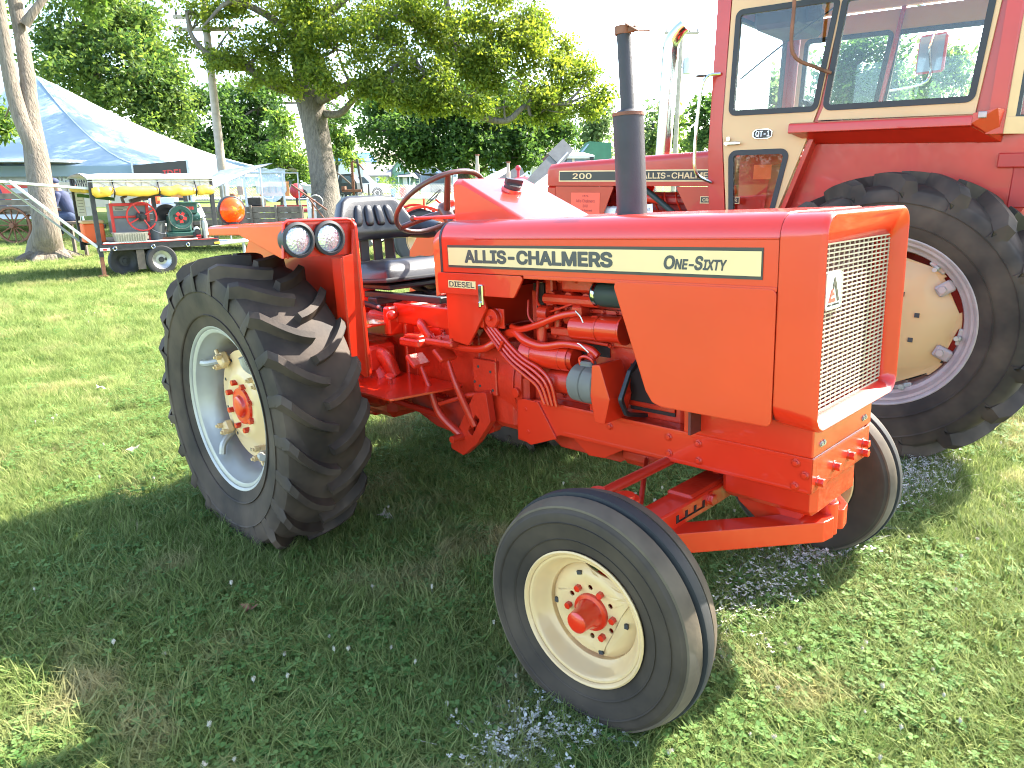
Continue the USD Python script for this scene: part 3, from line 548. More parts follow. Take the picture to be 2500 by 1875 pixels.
# bell housing, gearbox, rear axle
bh = T.part('bell_housing', [lathe([(.10, 0), (.215, 0), (.235, .02), (.235, .055), (.225, .06), (.0, .06)], 40, (1.12, 0, .74), 'x'), lathe([(.0, -.30), (.18, -.30), (.20, -.20), (.225, -.02), (.225, 0), (0, 0)], 36, (1.12, 0, .74), 'x'), bx(1.115, 1.20, -.222, .222, .50, .80, .02), bx(.86, 1.12, -.20, .20, .52, .96, .03)], 'orange_cast')
for x, z in ((.895, .80), (.975, .785), (.90, .71), (.985, .70), (.865, .725)): T.part('bolt_hole', cyl((x, -.2205, z), (x, -.2235, z), .0065, n=10), 'hose_green', under=bh)
T.part('mount_plate', bx(.855, 1.01, -.2215, -.196, .675, .835, .004), 'orange_cast', under=bh)
T.part('gearbox', [bx(-.18, .88, -.165, .165, .50, .96, .03), bx(.55, .87, -.175, .175, .55, .98, .02), bx(-.05, .50, -.175, .175, .93, .99, .015), bx(.05, .42, -.13, .13, .985, 1.03, .02), bx(.33, .355, -.22, .22, .52, .97, .006), bx(-.22, .10, -.22, .22, .46, .86, .05)], 'orange_cast')
T.part('gearbox_cover', [bx(.40, .56, -.30, -.16, .86, .90, .008), bx(.42, .54, -.28, -.18, .90, .915, .004)], 'orange_cast')
T.part('gearbox_cover', bx(.64, .84, -.33, -.20, .895, .925, .008), 'orange_cast')
for x in (.66, .74, .82):
    for y in (-.31, -.22): T.part('bolt', bolt((x, y, .925), (0, 0, 1), .009, .012), 'orange_cast')
for x in (.60, .72, .84):
    for z in (.60, .93): T.part('bolt', bolt((x, -.178, z), (0, -1, 0), .011, .014), 'orange_cast')
T.part('gear_lever', [cyl((.30, -.22, 1.0), (.36, -.30, 1.01), .018), ball((.365, -.305, 1.01), .025)], 'orange_paint')
T.part('rear_axle', [cyl((0, -.62, .63), (0, .62, .63), .105, n=28), cyl((0, -.93, .63), (0, .93, .63), .05), bx(-.2, .2, -.24, .24, .42, .86, .04), cyl((0, -.60, .63), (0, -.52, .63), .16, n=28), cyl((0, .52, .63), (0, .60, .63), .16, n=28), tube([(.05, -.40, .78), (.20, -.36, .83), (.31, -.33, .80), (.34, -.30, .70)], .038, 12, 5), cyl((.18, -.40, .63), (.30, -.34, .62), .075, n=20)], 'orange_cast')
T.part('brake_housing', [lathe([(0, -.06), (.12, -.06), (.14, -.03), (.14, .05), (0, .05)], 28, (.20, -.32, .66)), bx(.16, .30, -.42, -.24, .72, .86, .02)], 'orange_cast')
T.part('draft_beam', [bx(-.62, -.18, -.10, .10, .34, .50, .02), bx(-.9, -.55, -.04, .04, .36, .40), bx(-.55, -.15, -.16, .16, .80, 1.02, .03)] + [tube([(-.2, s * .30, .45), (-.5, s * .36, .42), (-.92, s * .40, .42)], .026, 8) for s in (-1, 1)] + [tube([(-.45, s * .20, .98), (-.72, s * .33, .95), (-.74, s * .38, .45)], .02, 8) for s in (-1, 1)], 'orange_cast')
T.part('fender_tube', tube([(.50, -.225, .978), (.56, -.27, .965), (.655, -.275, .905), (.80, -.27, .892), (.96, -.265, .896), (1.03, -.25, .925), (1.06, -.22, .96)], [.024, .022, .0185, .0185, .0185, .0185, .0185], 12, 6), 'orange_paint')
T.part('dash_support', [prism(rpoly([(.80, 1.15), (1.04, 1.15), (1.06, 1.09), (.985, .985), (.93, .915), (.80, .93)], .01), 'y', -.305, -.293), prism(rpoly([(.80, 1.15), (1.02, 1.15), (.93, .92), (.80, .93)], .01), 'y', .293, .305), bx(.795, .81, -.30, .30, .93, 1.16), bx(1.0, 1.02, -.29, .29, 1.0, 1.16)], 'orange_paint')
# platform, pedals
for s in (-1, 1):
    T.part('foot_plate', [prism(rpoly([(.16, -.60 if s < 0 else .22), (.72, -.60 if s < 0 else .22), (.80, -.22 if s < 0 else .60), (.20, -.22 if s < 0 else .60)], .03), 'z', .688, .698), prism([(.16, .698), (.30, .698), (.42, .60), (.44, .52), (.20, .46), (.10, .55)], 'y', *sorted((s * .585, s * .595)))], 'orange_paint')
    T.part('under_bracket', [tube([(.18, s * .5, .68), (.40, s * .30, .56), (.62, s * .24, .52)], .018, 8), prism(rpoly([(.30, .62), (.62, .60), (.95, .62), (.98, .50), (.80, .43), (.55, .45), (.40, .50)], .03), 'y', *sorted((s * .17, s * .215)))], 'red_paint')
T.part('brake_pedal', [tube([(.80, -.26, .45), (.70, -.31, .56), (.665, -.33, .68), (.60, -.33, .80)], [.020, .019, .014, .011], 10, 5), xf(bx(-.012, .012, -.05, .05, -.04, .04, .006), (.585, -.33, .812), ry=-.9)], 'orange_cast')
T.part('clutch_pedal', [tube([(.88, -.25, .52), (.84, -.28, .64), (.81, -.30, .74), (.77, -.30, .84)], [.018, .017, .013, .010], 10, 5), xf(bx(-.012, .012, -.05, .05, -.038, .038, .006), (.755, -.30, .855), ry=-.9)], 'orange_cast')
T.part('latch_pedal', [tube([(.46, -.42, .60), (.47, -.42, .68), (.475, -.42, .735)], .010, 8), cyl((.475, -.42, .735), (.478, -.42, .742), .026, .020)], 'orange_cast')
T.part('pedal_bracket', [prism(rpoly([(.98, .70), (.90, .68), (.74, .44), (.70, .38), (.80, .36), (.90, .44), (1.0, .56)], .015).difference(rpoly([(.90, .58), (.84, .49), (.87, .47), (.93, .56)], .008)), 'y', -.262, -.225), tube([(.98, -.22, .69), (.84, -.25, .66), (.70, -.31, .61)], .012, 8)], 'orange_cast')
T.part('cross_shaft', cyl((.80, -.33, .455), (.80, .33, .455), .017), 'orange_cast')
# seat
def cushion(poly, z0, z1, ax, puff=.03, n=2):
    m = prism(poly, ax, z0, z1); return m
def padded(hw, prof, rise):
    """Upholstered slab: rounded section swept; hw(t) half width, prof list of (x, z, thickness)."""
    rs = []
    for i, (x, z, th) in enumerate(prof):
        w = hw[i]; a = np.linspace(0, 2 * PI, 28, endpoint=False)
        ca, sa = np.cos(a), np.sin(a); e = .38
        yy = w * np.sign(ca) * np.abs(ca) ** e; tt = th / 2 * np.sign(sa) * np.abs(sa) ** e
        nx, nz = rise[i]
        rs.append(np.stack([x + tt * nx + .10 * (np.abs(yy) / .25) ** 3 * nx * .5, yy, z + tt * nz], 1))
    return rings(rs)
sb = T.part('seat_back', padded([.12, .155, .195, .225, .25, .258, .25, .22], [(-.235, 1.600, .03), (-.228, 1.590, .075), (-.222, 1.56, .09), (-.212, 1.50, .10), (-.202, 1.45, .105), (-.195, 1.405, .105), (-.188, 1.375, .09), (-.182, 1.36, .04)], [(.98, .15)] * 8), 'black_vinyl', smooth=60)
for y in (-.105, -.035, .035, .105):
    fl_ = trimesh.creation.icosphere(3, 1.0); fv = fl_.vertices; fv = np.sign(fv) * np.abs(fv) ** .62
    fl_.vertices = np.stack([-.168 + .030 * fv[:, 0] + .02 * (fv[:, 2] < 0) * 0 - .014 * fv[:, 2], y * (1.0 - .10 * fv[:, 2]) + .0275 * fv[:, 1] * (1.0 - .12 * fv[:, 2]), 1.492 + .058 * fv[:, 2]], 1)
    T.part('seat_flute', fl_, 'black_vinyl', under=sb, smooth=60)
for s in (-1, 1):
    T.part('arm_wrap', tube([(-.20, s * .21, 1.42), (-.15, s * .265, 1.41), (-.05, s * .295, 1.405), (.05, s * .300, 1.40)], [.050, .055, .055, .040], 16, 5), 'black_vinyl', under=sb, smooth=60)
def pad_grid(hx, hy, th, n=44):
    u = np.linspace(-1, 1, n); U, V = np.meshgrid(u, u, indexing='ij')
    edge = np.clip((1 - np.maximum(np.abs(U), np.abs(V))) / .28, 0, 1) ** .5
    flute = .010 * (np.abs(np.sin(V * 1.0 * PI * 2.0)) ** .6 - .6) * (np.abs(U) < .62) * np.clip((.62 - np.abs(U)) * 8, 0, 1) * np.clip((.75 - np.abs(V)) * 8, 0, 1) + .006 * np.cos(U * PI * 3) * (np.abs(V) < .7) * (np.abs(U) < .62)
    z = th * edge + flute; se = 1 - .05 * (U ** 4 * V ** 4)
    top = np.stack([U * hx * se, V * hy * se, z], -1).reshape(-1, 3); bot = top.copy(); bot[:, 2] = 0
    i = np.arange(n - 1)[:, None] * n + np.arange(n - 1)[None]; q = np.stack([i, i + n, i + n + 1, i + 1], -1).reshape(-1, 4)
    m = trimesh.Trimesh(np.vstack([top, bot]), np.vstack([q[:, [0, 1, 2]], q[:, [0, 2, 3]], q[:, [0, 2, 1]] + n * n, q[:, [0, 3, 2]] + n * n]), process=False); return m
cu = T.part('seat_cushion', xf(pad_grid(.235, .245, .105), (.03, 0, 1.148), ry=-.06), 'black_vinyl', smooth=60)
T.part('seat_welt', [tube([(-.20, -.24, 1.145), (.255, -.24, 1.168), (.255, .24, 1.168), (-.20, .24, 1.145)], .012, 8)], 'rubber_trim', under=cu)
T.part('seat_frame', [bx(-.19, .24, -.22, .22, 1.115, 1.145, .008), tube([(-.20, -.16, 1.15), (-.235, -.16, 1.30), (-.24, -.16, 1.40)], .014, 8), tube([(-.20, .16, 1.15), (-.235, .16, 1.30), (-.24, .16, 1.40)], .014, 8)], 'black_paint')
T.part('back_slats', [bx(-.225, -.213, y - .03, y + .03, 1.20, 1.37, .004) for y in (-.12, -.04, .05, .13)], 'black_paint')
T.part('seat_rail', [xf(bx(-.32, .32, -.022, .022, -.016, .016, .004), (.32, -.19, 1.085), ry=-.0), xf(bx(-.30, .30, -.022, .022, -.016, .016, .004), (.32, .19, 1.085)), xf(bx(-.04, .04, -.26, .26, -.018, .018, .004), (.14, 0, 1.06)), tube([(-.02, -.33, 1.075), (.15, -.27, 1.04), (.22, -.25, 1.02)], .016, 8), tube([(.0, .1, 1.11), (.24, .06, 1.06), (.62, .02, 1.10)], .022, 8)], 'black_paint')
T.part('seat_bolt', ball((.20, -.262, 1.035), .012), 'steel')
T.part('seat_post', [bx(.02, .24, -.10, .10, .99, 1.06, .015), cyl((-.08, -.14, 1.03), (-.08, -.14, 1.12), .045, n=20)], 'orange_cast')
T.part('deck', [bx(-.45, .30, -.57, .57, .955, .965), bx(.28, .33, -.30, .30, .90, 1.045, .01), bx(.30, .82, -.245, -.225, .96, 1.06, .005)], 'orange_paint')
# steering wheel
SC, SR_, ST = np.array([.428, 0, 1.540]), .238, .629
def swp(a, r=SR_, h=0.0):
    return SC + r * math.cos(a) * np.array([math.cos(ST), 0, math.sin(ST)]) + r * math.sin(a) * np.array([0, 1, 0]) + h * np.array([-math.sin(ST), 0, math.cos(ST)])
def torus(Rm, rm, n=56, k=10):
    rs = []
    for a in np.arange(n) / n * 2 * PI:
        c = swp(a, Rm); d = (c - SC) / Rm; w = np.array([-math.sin(ST), 0, math.cos(ST)])
        rs.append(np.array([c + rm * (math.cos(b) * d + math.sin(b) * w) for b in np.arange(k) / k * 2 * PI]))
    m = rings(rs, loop=True); m.fix_normals(); return m
HB = np.array([.475, 0, 1.487])
sw = T.part('steering_wheel', torus(SR_, .0125), 'wheel_brown', smooth=60)
for a in (-.38, 1.68, -2.52):
    T.part('spoke', tube([HB, HB * .55 + swp(a) * .45 + [-.0, 0, .01], swp(a)], [.019, .016, .014], 10, 4), 'wheel_brown', under=sw, smooth=60)
T.part('wheel_hub', [cyl(HB + [.05, 0, -.06], HB + [-.02, 0, .022], .030, .034, 22), ball(HB + [-.02, 0, .022], .033, 2, (1, 1, 1))], 'wheel_brown', under=sw, smooth=60)
T.part('steering_column', cyl(HB + [.02, 0, -.03], (.80, 0, 1.28), .024), 'orange_paint')
T.part('throttle_lever', [cyl((.80, -.16, 1.475), (.40, -.15, 1.470), .008), bx(.60, .80, -.17, -.15, 1.462, 1.478, .003)], 'orange_paint')
T.part('throttle_knob', ball((.395, -.15, 1.470), .0165), 'wheel_brown', smooth=True)
T.part('key_switch', [cyl((.735, -.14, 1.36), (.70, -.14, 1.37), .010)], 'chrome')
# fenders with lamps
for s in (-1, 1):
    g = (lambda m: cat_(m)) if s < 0 else (lambda m: mirror(cat_(m)))
    topz = lambda x: 1.475 + .010 * (x - .52)
    fn = T.part('fender', g([
        trimesh.convex.convex_hull(np.array([(x, y, z) for x, z in ((.53, 1.468), (.53, 1.482), (-.24, 1.462), (-.24, 1.474)) for y in (-.575, -.895)] + [(.53, -.585, 1.487), (.53, -.885, 1.487), (-.23, -.88, 1.478), (-.23, -.59, 1.478)])),
        bx(-.24, .50, -.905, -.893, 1.432, 1.470, .004),
        prism([(.525, 1.470), (.525, 1.336), (.47, 1.338), (.11, 1.434), (.11, 1.470)], 'y', -.912, -.902),
        prism(rpoly([(.56, .775), (.55, 1.47), (-.42, 1.455), (-.62, 1.25), (-.66, .95), (-.42, .86), (-.2, .98), (.1, 1.0), (.30, .90), (.40, .775)], .02), 'y', -.590, -.578),
        prism([(-.580, 1.440), (-.598, 1.440), (-.612, 1.335), (-.662, 1.325), (-.668, .84), (-.605, .775), (-.590, .78)], 'x', .535, .547),
        prism([(-.655, 1.32), (-.672, 1.32), (-.672, .84), (-.655, .84)], 'x', .47, .545),
    ]), 'orange_paint')
    face = rpoly([(-.575, 1.480), (-.905, 1.484), (-.925, 1.340), (-.618, 1.332), (-.60, 1.34)], .012)
    for y in (-.712, -.858): face = face.difference(Point(y, 1.409).buffer(.060, 16))
    T.part('lamp_panel', g(prism(face, 'x', .512, .520)), 'orange_paint', under=fn)
    T.part('lip', g([tube([(.524, -.578, 1.33), (.528, -.577, 1.440), (.528, -.582, 1.464), (.528, -.598, 1.480), (.528, -.615, 1.484), (.528, -.892, 1.488), (.526, -.912, 1.475), (.523, -.928, 1.338)], .007, 8)]), 'orange_paint', under=fn)
    for y in (-.712, -.858):
        hl = T.part('headlight', g([lathe([(.070, -.016), (.0735, .022), (.062, .026), (.058, .008), (.056, -.03), (.06, -.05)], 36, (.522, y, 1.409), 'x', closed=True), lathe([(0, -.06), (.05, -.06), (.058, -.03), (.0, -.02)], 24, (.52, y, 1.409), 'x')]), 'rubber_trim')
        n_ = 10
        T.part('lens', g(lathe([(0.0, .026)] + [(.0605 * math.sin(a), .026 - .060 * (1 - math.cos(a)) * .30) for a in np.linspace(.15, PI / 2, n_)], 30, (.520, y, 1.409), 'x')), 'lamp_glass', under=hl, smooth=60)
    wl = T.part('warning_lamp', g([cyl((-.18, -.80, 1.476), (-.18, -.80, 1.495), .024), lathe([(.070, -.006), (.070, .006), (.062, .008), (.062, -.008)], 36, (-.18, -.80, 1.545), 'x', closed=True)]), 'black_paint')
    for e in (-1, 1):
        T.part('lamp_lens', g(lathe([(0, e * .046), (.030, e * .042), (.050, e * .030), (.060, e * .014), (.063, e * .002), (0, e * .002)], 32, (-.18, -.80, 1.545), 'x')), 'amber', under=wl, smooth=60)
    T.part('lamp_core', g(ball((-.18, -.80, 1.545), .02)), 'aluminium', under=wl)
rear_wheel(T, (0, -.880, ZR), -1, 0); rear_wheel(T, (0, .880, ZR), 1, 0)
# front axle and wheels
STE = .076
for s in (-1, 1):
    c = to_tractor((2.0392, s * (.8746 - .090), .375)); front_wheel(T, c, s, STE)
ax_z = .468
T.part('front_axle', [bx(1.985, 2.085, -.34, .34, ax_z - .045, ax_z + .045, .008), cyl((1.98, 0, .46), (2.42, 0, .455), .035), bx(2.02, 2.06, -.10, .10, .44, .52, .01), lathe([(0, -.03), (.075, -.03), (.08, 0), (.06, .05), (0, .05)], 26, (2.03, .02, .515), 'z')], 'orange_cast')
for s in (-1, 1):
    ae = T.part('axle_extension', [bx(1.995, 2.096, *sorted((s * .12, s * .64)), ax_z - .036, ax_z + .036, .006), cyl((2.04, s * .655, ax_z - .13), (2.04, s * .655, ax_z + .11), .036, n=20), cyl((2.04, s * .655, ax_z - .08), (2.04, s * .80, ax_z - .10), .026)], 'orange_paint')
    for k in range(4): T.part('slot', [bx(2.0955, 2.0975, *sorted((s * (.27 + .055 * k), s * (.285 + .055 * k))), ax_z - .012, ax_z + .014), bx(2.0955, 2.0970, *sorted((s * .27, s * .45)), ax_z - .014, ax_z - .007)], 'dark_void', under=ae)
    T.part('axle_bolt', [cyl((2.09, s * .235, ax_z + .005), (2.115, s * .235, ax_z + .005), .020, n=6), cyl((2.09, s * .235, ax_z + .005), (2.1, s * .235, ax_z + .005), .028, n=18)], 'orange_paint', under=ae)
    T.part('steering_arm', [cyl((2.04, s * .655, .575), (2.04, s * .655, .60), .045, n=22), cyl((2.04, s * .655, .60), (2.04, s * .655, .612), .03, n=22), trimesh.convex.convex_hull(np.array([(x, s * y, z) for x, y in ((2.0, .62), (2.07, .62), (1.90, .60), (1.90, .66), (2.0, .69), (2.07, .69)) for z in (.545, .572)])), cyl((1.91, s * .63, .53), (1.91, s * .63, .59), .024)], 'orange_paint')
    T.part('tie_rod', tube([(1.91, s * .62, .565), (1.92, s * .05, .575)], .019, 12), 'red_paint')
    T.part('brace', tube([(2.02, s * .56, .47), (1.75, s * .12, .52)], .010, 8), 'red_paint')
    T.part('radius_bar', [prism(rpoly([(2.035, s * .52), (2.11, s * .50), (2.445, s * .10), (2.455, s * .04), (2.42, s * .01), (2.375, s * .05), (2.06, s * .43), (2.03, s * .46)], .012), 'z', .366, .438)], 'orange_paint')
T.part('pivot_pin', [cyl((2.415, .0, .36), (2.415, 0, .475), .034, n=22), ball((2.415, 0, .475), .03)], 'orange_paint')
T.part('steering_drag', [tube([(1.95, .02, .60), (1.75, -.1, .60), (1.4, -.14, .58)], .016, 8), bx(1.62, 1.80, -.14, .14, .47, .56, .03)], 'orange_cast')
T.part('sump_guard', prism([(1.42, .572), (1.72, .572), (1.66, .54), (1.60, .505), (1.52, .50)], 'y', -.20, .20), 'orange_paint')
T.part('front_support', [prism(rpoly([(2.12, .59), (2.40, .59), (2.38, .44), (2.22, .40), (2.15, .45)], .02), 'y', -.13, .13)], 'orange_paint')

# ------------------------------------------------------------------ the red cab tractor parked the other way round
YB = 3.2474
B = Thing('red_cab_tractor', 'big red tractor with a glazed cream and red cab, nose pointing left', 'tractor', loc=(1.704, 3.158, 0), rz=YB)
def quad_y(pts, y0, y1, r=0.0, holes=()): return prism(rpoly(pts, r, holes), 'y', *sorted((y0, y1)))
def slab_hood(hw, th=.012):
    xs = [1.36, 2.80, 2.90, 2.94]; zt = [1.872, 1.802, 1.79, 1.765]; rs = []
    for x, z in zip(xs, zt):
        w = hw - (.03 if x > 2.92 else 0); r = .05
        o = [(-w, 1.61)] + [(-w + r - r * math.cos(a), z - r + r * math.sin(a)) for a in np.linspace(0, PI / 2, 6)] + [(w - r + r * math.sin(a), z - r + r * math.cos(a)) for a in np.linspace(0, PI / 2, 6)] + [(w, 1.61)]
        rs.append(np.array([(x, y, zz) for y, zz in o]))
    m = rings(rs); m.fix_normals(); return m
B.part('bonnet', slab_hood(.36), 'red_paint', smooth=40)
B.part('grille_shell', [bx(2.82, 2.935, -.355, .355, 1.0, 1.612, .02), bx(2.9, 2.95, -.30, .30, 1.05, 1.58)], 'red_paint')
for s in (-1, 1):
    ys = lambda a, b: sorted((s * a, s * b))
    B.part('front_panel', quad_y([(2.83, 1.606), (2.245, 1.606), (2.45, 1.12), (2.83, 1.10)], s * .348, s * .358, .01), 'red_paint')
    B.part('rear_panel', quad_y([(1.69, 1.606), (1.30, 1.606), (1.30, 1.20), (1.44, 1.20)], s * .348, s * .358, .01), 'red_paint')
    st = B.part('stripe', bx(1.31, 2.795, *ys(.360, .3625), 1.645, 1.735), 'decal_cream', label='cream edged lettered stripe')
    B.part('stripe_field', bx(1.32, 2.785, *ys(.3625, .3635), 1.655, 1.725), 'decal_dark', under=st)
    def putB(txt, h, xa, xb, z, y=.3635, under=None, m='decal_cream', name='lettering'):
        if s > 0: t_ = lettering(txt, h, (xb, y, z), (-1, 0, 0), (0, 0, 1), width=xb - xa, depth=.001, bold=True)
        else: t_ = lettering(txt, h, (xa, -y, z), (1, 0, 0), (0, 0, 1), width=xb - xa, depth=.001, bold=True)
        B.part(name, t_, m, under=under, smooth=False)
    putB('200', .044, 2.46, 2.65, 1.668, under=st); putB('ALLIS-CHALMERS', .042, 1.335, 1.985, 1.669, under=st)
    pl_ = B.part('side_plate', bx(1.17, 1.48, *ys(.358, .3605), 1.485, 1.537), 'decal_cream', label='small cream edged lettered side plate')
    B.part('plate_field', bx(1.176, 1.474, *ys(.3605, .361), 1.491, 1.531), 'decal_dark', under=pl_)
    putB('CROP HUSTLER', .022, 1.19, 1.46, 1.50, .361, pl_)
eb = B.part('engine', [bx(1.3, 2.85, -.20, .20, .85, 1.36, .02), bx(1.5, 2.4, -.17, .17, 1.36, 1.56, .02), bx(1.6, 2.3, -.24, -.14, 1.45, 1.53, .02), bx(1.6, 2.3, .14, .24, 1.47, 1.53, .015)], 'red_dark')
B.part('injection_line', [tube([(1.7 + .1 * k, .2, 1.40), (1.72 + .1 * k, .27, 1.50), (1.75 + .1 * k, .22, 1.56)], .008, 6, 4) for k in range(5)] + [bx(1.65, 2.1, .18, .27, 1.36, 1.42, .02), cyl((1.85, .27, 1.50), (2.0, .27, 1.52), .035)], 'orange_cast')
B.part('coolant_hose', tube([(2.02, .29, 1.60), (1.92, .30, 1.54), (1.72, .30, 1.40), (1.66, .30, 1.34)], .022, 10, 4), 'hose_green')
B.part('generator', [cyl((2.25, .26, 1.39), (2.42, .26, 1.39), .055, n=22), cyl((2.30, .26, 1.39), (2.31, .26, 1.39), .058, n=22)], 'white_paint')
B.part('chassis', [bx(.4, 2.75, -.22, .22, .60, .86, .03), bx(-.5, .5, -.28, .28, .50, 1.15, .05), cyl((0, -.95, .84), (0, .95, .84), .09, n=20), bx(2.2, 2.6, -.70, .70, .50, .60, .02), cyl((0, .35, .84), (0, .62, .84), .2)], 'red_dark')
for s in (-1, 1):
    fw = B.part('front_wheel', lathe([(.20, -.08), (.225, -.09), (.21, -.07), (.19, .0), (.19, .05), (.225, .09), (.2, .08), (.1, .01), (0.02, .0), (.02, -.03), (.1, -.02)], 36, (2.4, s * .86, .40), closed=True), 'cab_cream')
    B.part('tyre', tyre_mesh([(.21, -.08), (.25, -.10), (.34, -.12), (.385, -.10), (.395, -.05), (.40, 0), (.395, .05), (.385, .1), (.34, .12), (.25, .1), (.21, .08)], 48).apply_translation((2.4, s * .86, .40)), 'tyre_rubber', under=fw)
# rear wheels
PB = interp_prof([(0, .800), (.12, .797), (.19, .785), (.225, .762)])
for s in (1, -1):
    cB = np.array([0, s * .80, .838]); mv = lambda m: xf(m if s < 0 else mirror(cat_(m)), cB)
    pf = [(.495, -.19), (.515, -.205), (.56, -.225), (.62, -.236), (.70, -.238), (.750, -.228), (.778, -.200), (.796, -.12), (.800, 0)]
    pf = pf + [(r_, -y_) for r_, y_ in pf[::-1][1:]]
    rw = B.part('rear_wheel', mv(lathe([(.505, -.185), (.511, -.198), (.503, -.204), (.492, -.196), (.478, -.165), (.462, -.12), (.445, -.11), (.43, -.05), (.43, .05), (.445, .11), (.478, .165), (.511, .2), (.49, .19), (.46, .14), (.425, .1), (.415, .05), (.415, -.05), (.43, -.125), (.45, -.135), (.468, -.175)], 64, closed=True)), 'pink_rim', label='dusty pink rim of the rear wheel')
    ring = [lathe([(r_, y_ - .007), (r_, y_ + .007), (r_ - .008, y_)], 64, closed=True) for r_, y_ in ((.70, -.237), (.58, -.228))]
    B.part('tyre', mv(cat_([tyre_mesh(pf, 80)] + ring + lugs(.868, .228, 18, .072, PB, wdt=.066, sweep=.27, inner=.012, drop=.07, curve=.5))), 'tyre_rubber', under=rw, smooth=35)
    oc = Point(0, 0).buffer(.415, 40)
    for k in range(8):
        a = k / 8 * 2 * PI + .30
        oc = oc.difference(affinity.rotate(sbox(.385, -.11, .6, .11), math.degrees(a), origin=(0, 0)))
    dm = trimesh.creation.extrude_polygon(oc.segmentize(.03), .008, engine='earcut').subdivide().subdivide(); v = dm.vertices; rr = np.hypot(v[:, 0], v[:, 1])
    dm.vertices = np.stack([v[:, 0], -.105 + np.interp(rr, [0, .27, .31, .335, .415], [-.034, -.030, -.018, .012, .014]) + v[:, 2], v[:, 1]], 1); dm.fix_normals()
    B.part('disc', mv(dm), 'cab_cream', under=rw, smooth=40)
    B.part('axle_end', mv(cyl((0, -.10, 0), (0, -.128, 0), .03, n=18)), 'dark_iron', under=rw)
    for k in range(8):
        a = k / 8 * 2 * PI + .5; c_, s__ = .195 * math.cos(a), .195 * math.sin(a)
        B.part('square_hole', mv(bx(c_ - .013, c_ + .013, -.142, -.128, s__ - .013, s__ + .013)), 'dark_iron', under=rw)
    for k in range(6):
        a = k / 6 * 2 * PI + .10
        B.part('rim_clamp', mv(xf(cat_([bx(-.035, .035, -.135, -.095, .33, .425, .01), cyl((0, -.13, .365), (0, -.150, .365), .022, n=6), bx(-.02, .02, -.12, -.08, .42, .45, .005)]), ry=a)), 'pink_rim', under=rw)
        b = a + .30
        B.part('rim_lug', mv(xf(cat_([bx(-.012, .012, -.16, -.02, .405, .432, .004), bx(-.05, .05, -.115, -.095, .405, .435, .006), cyl((0, -.15, .41), (0, -.175, .41), .014, n=8)]), ry=b)), 'silver_rim', under=rw)
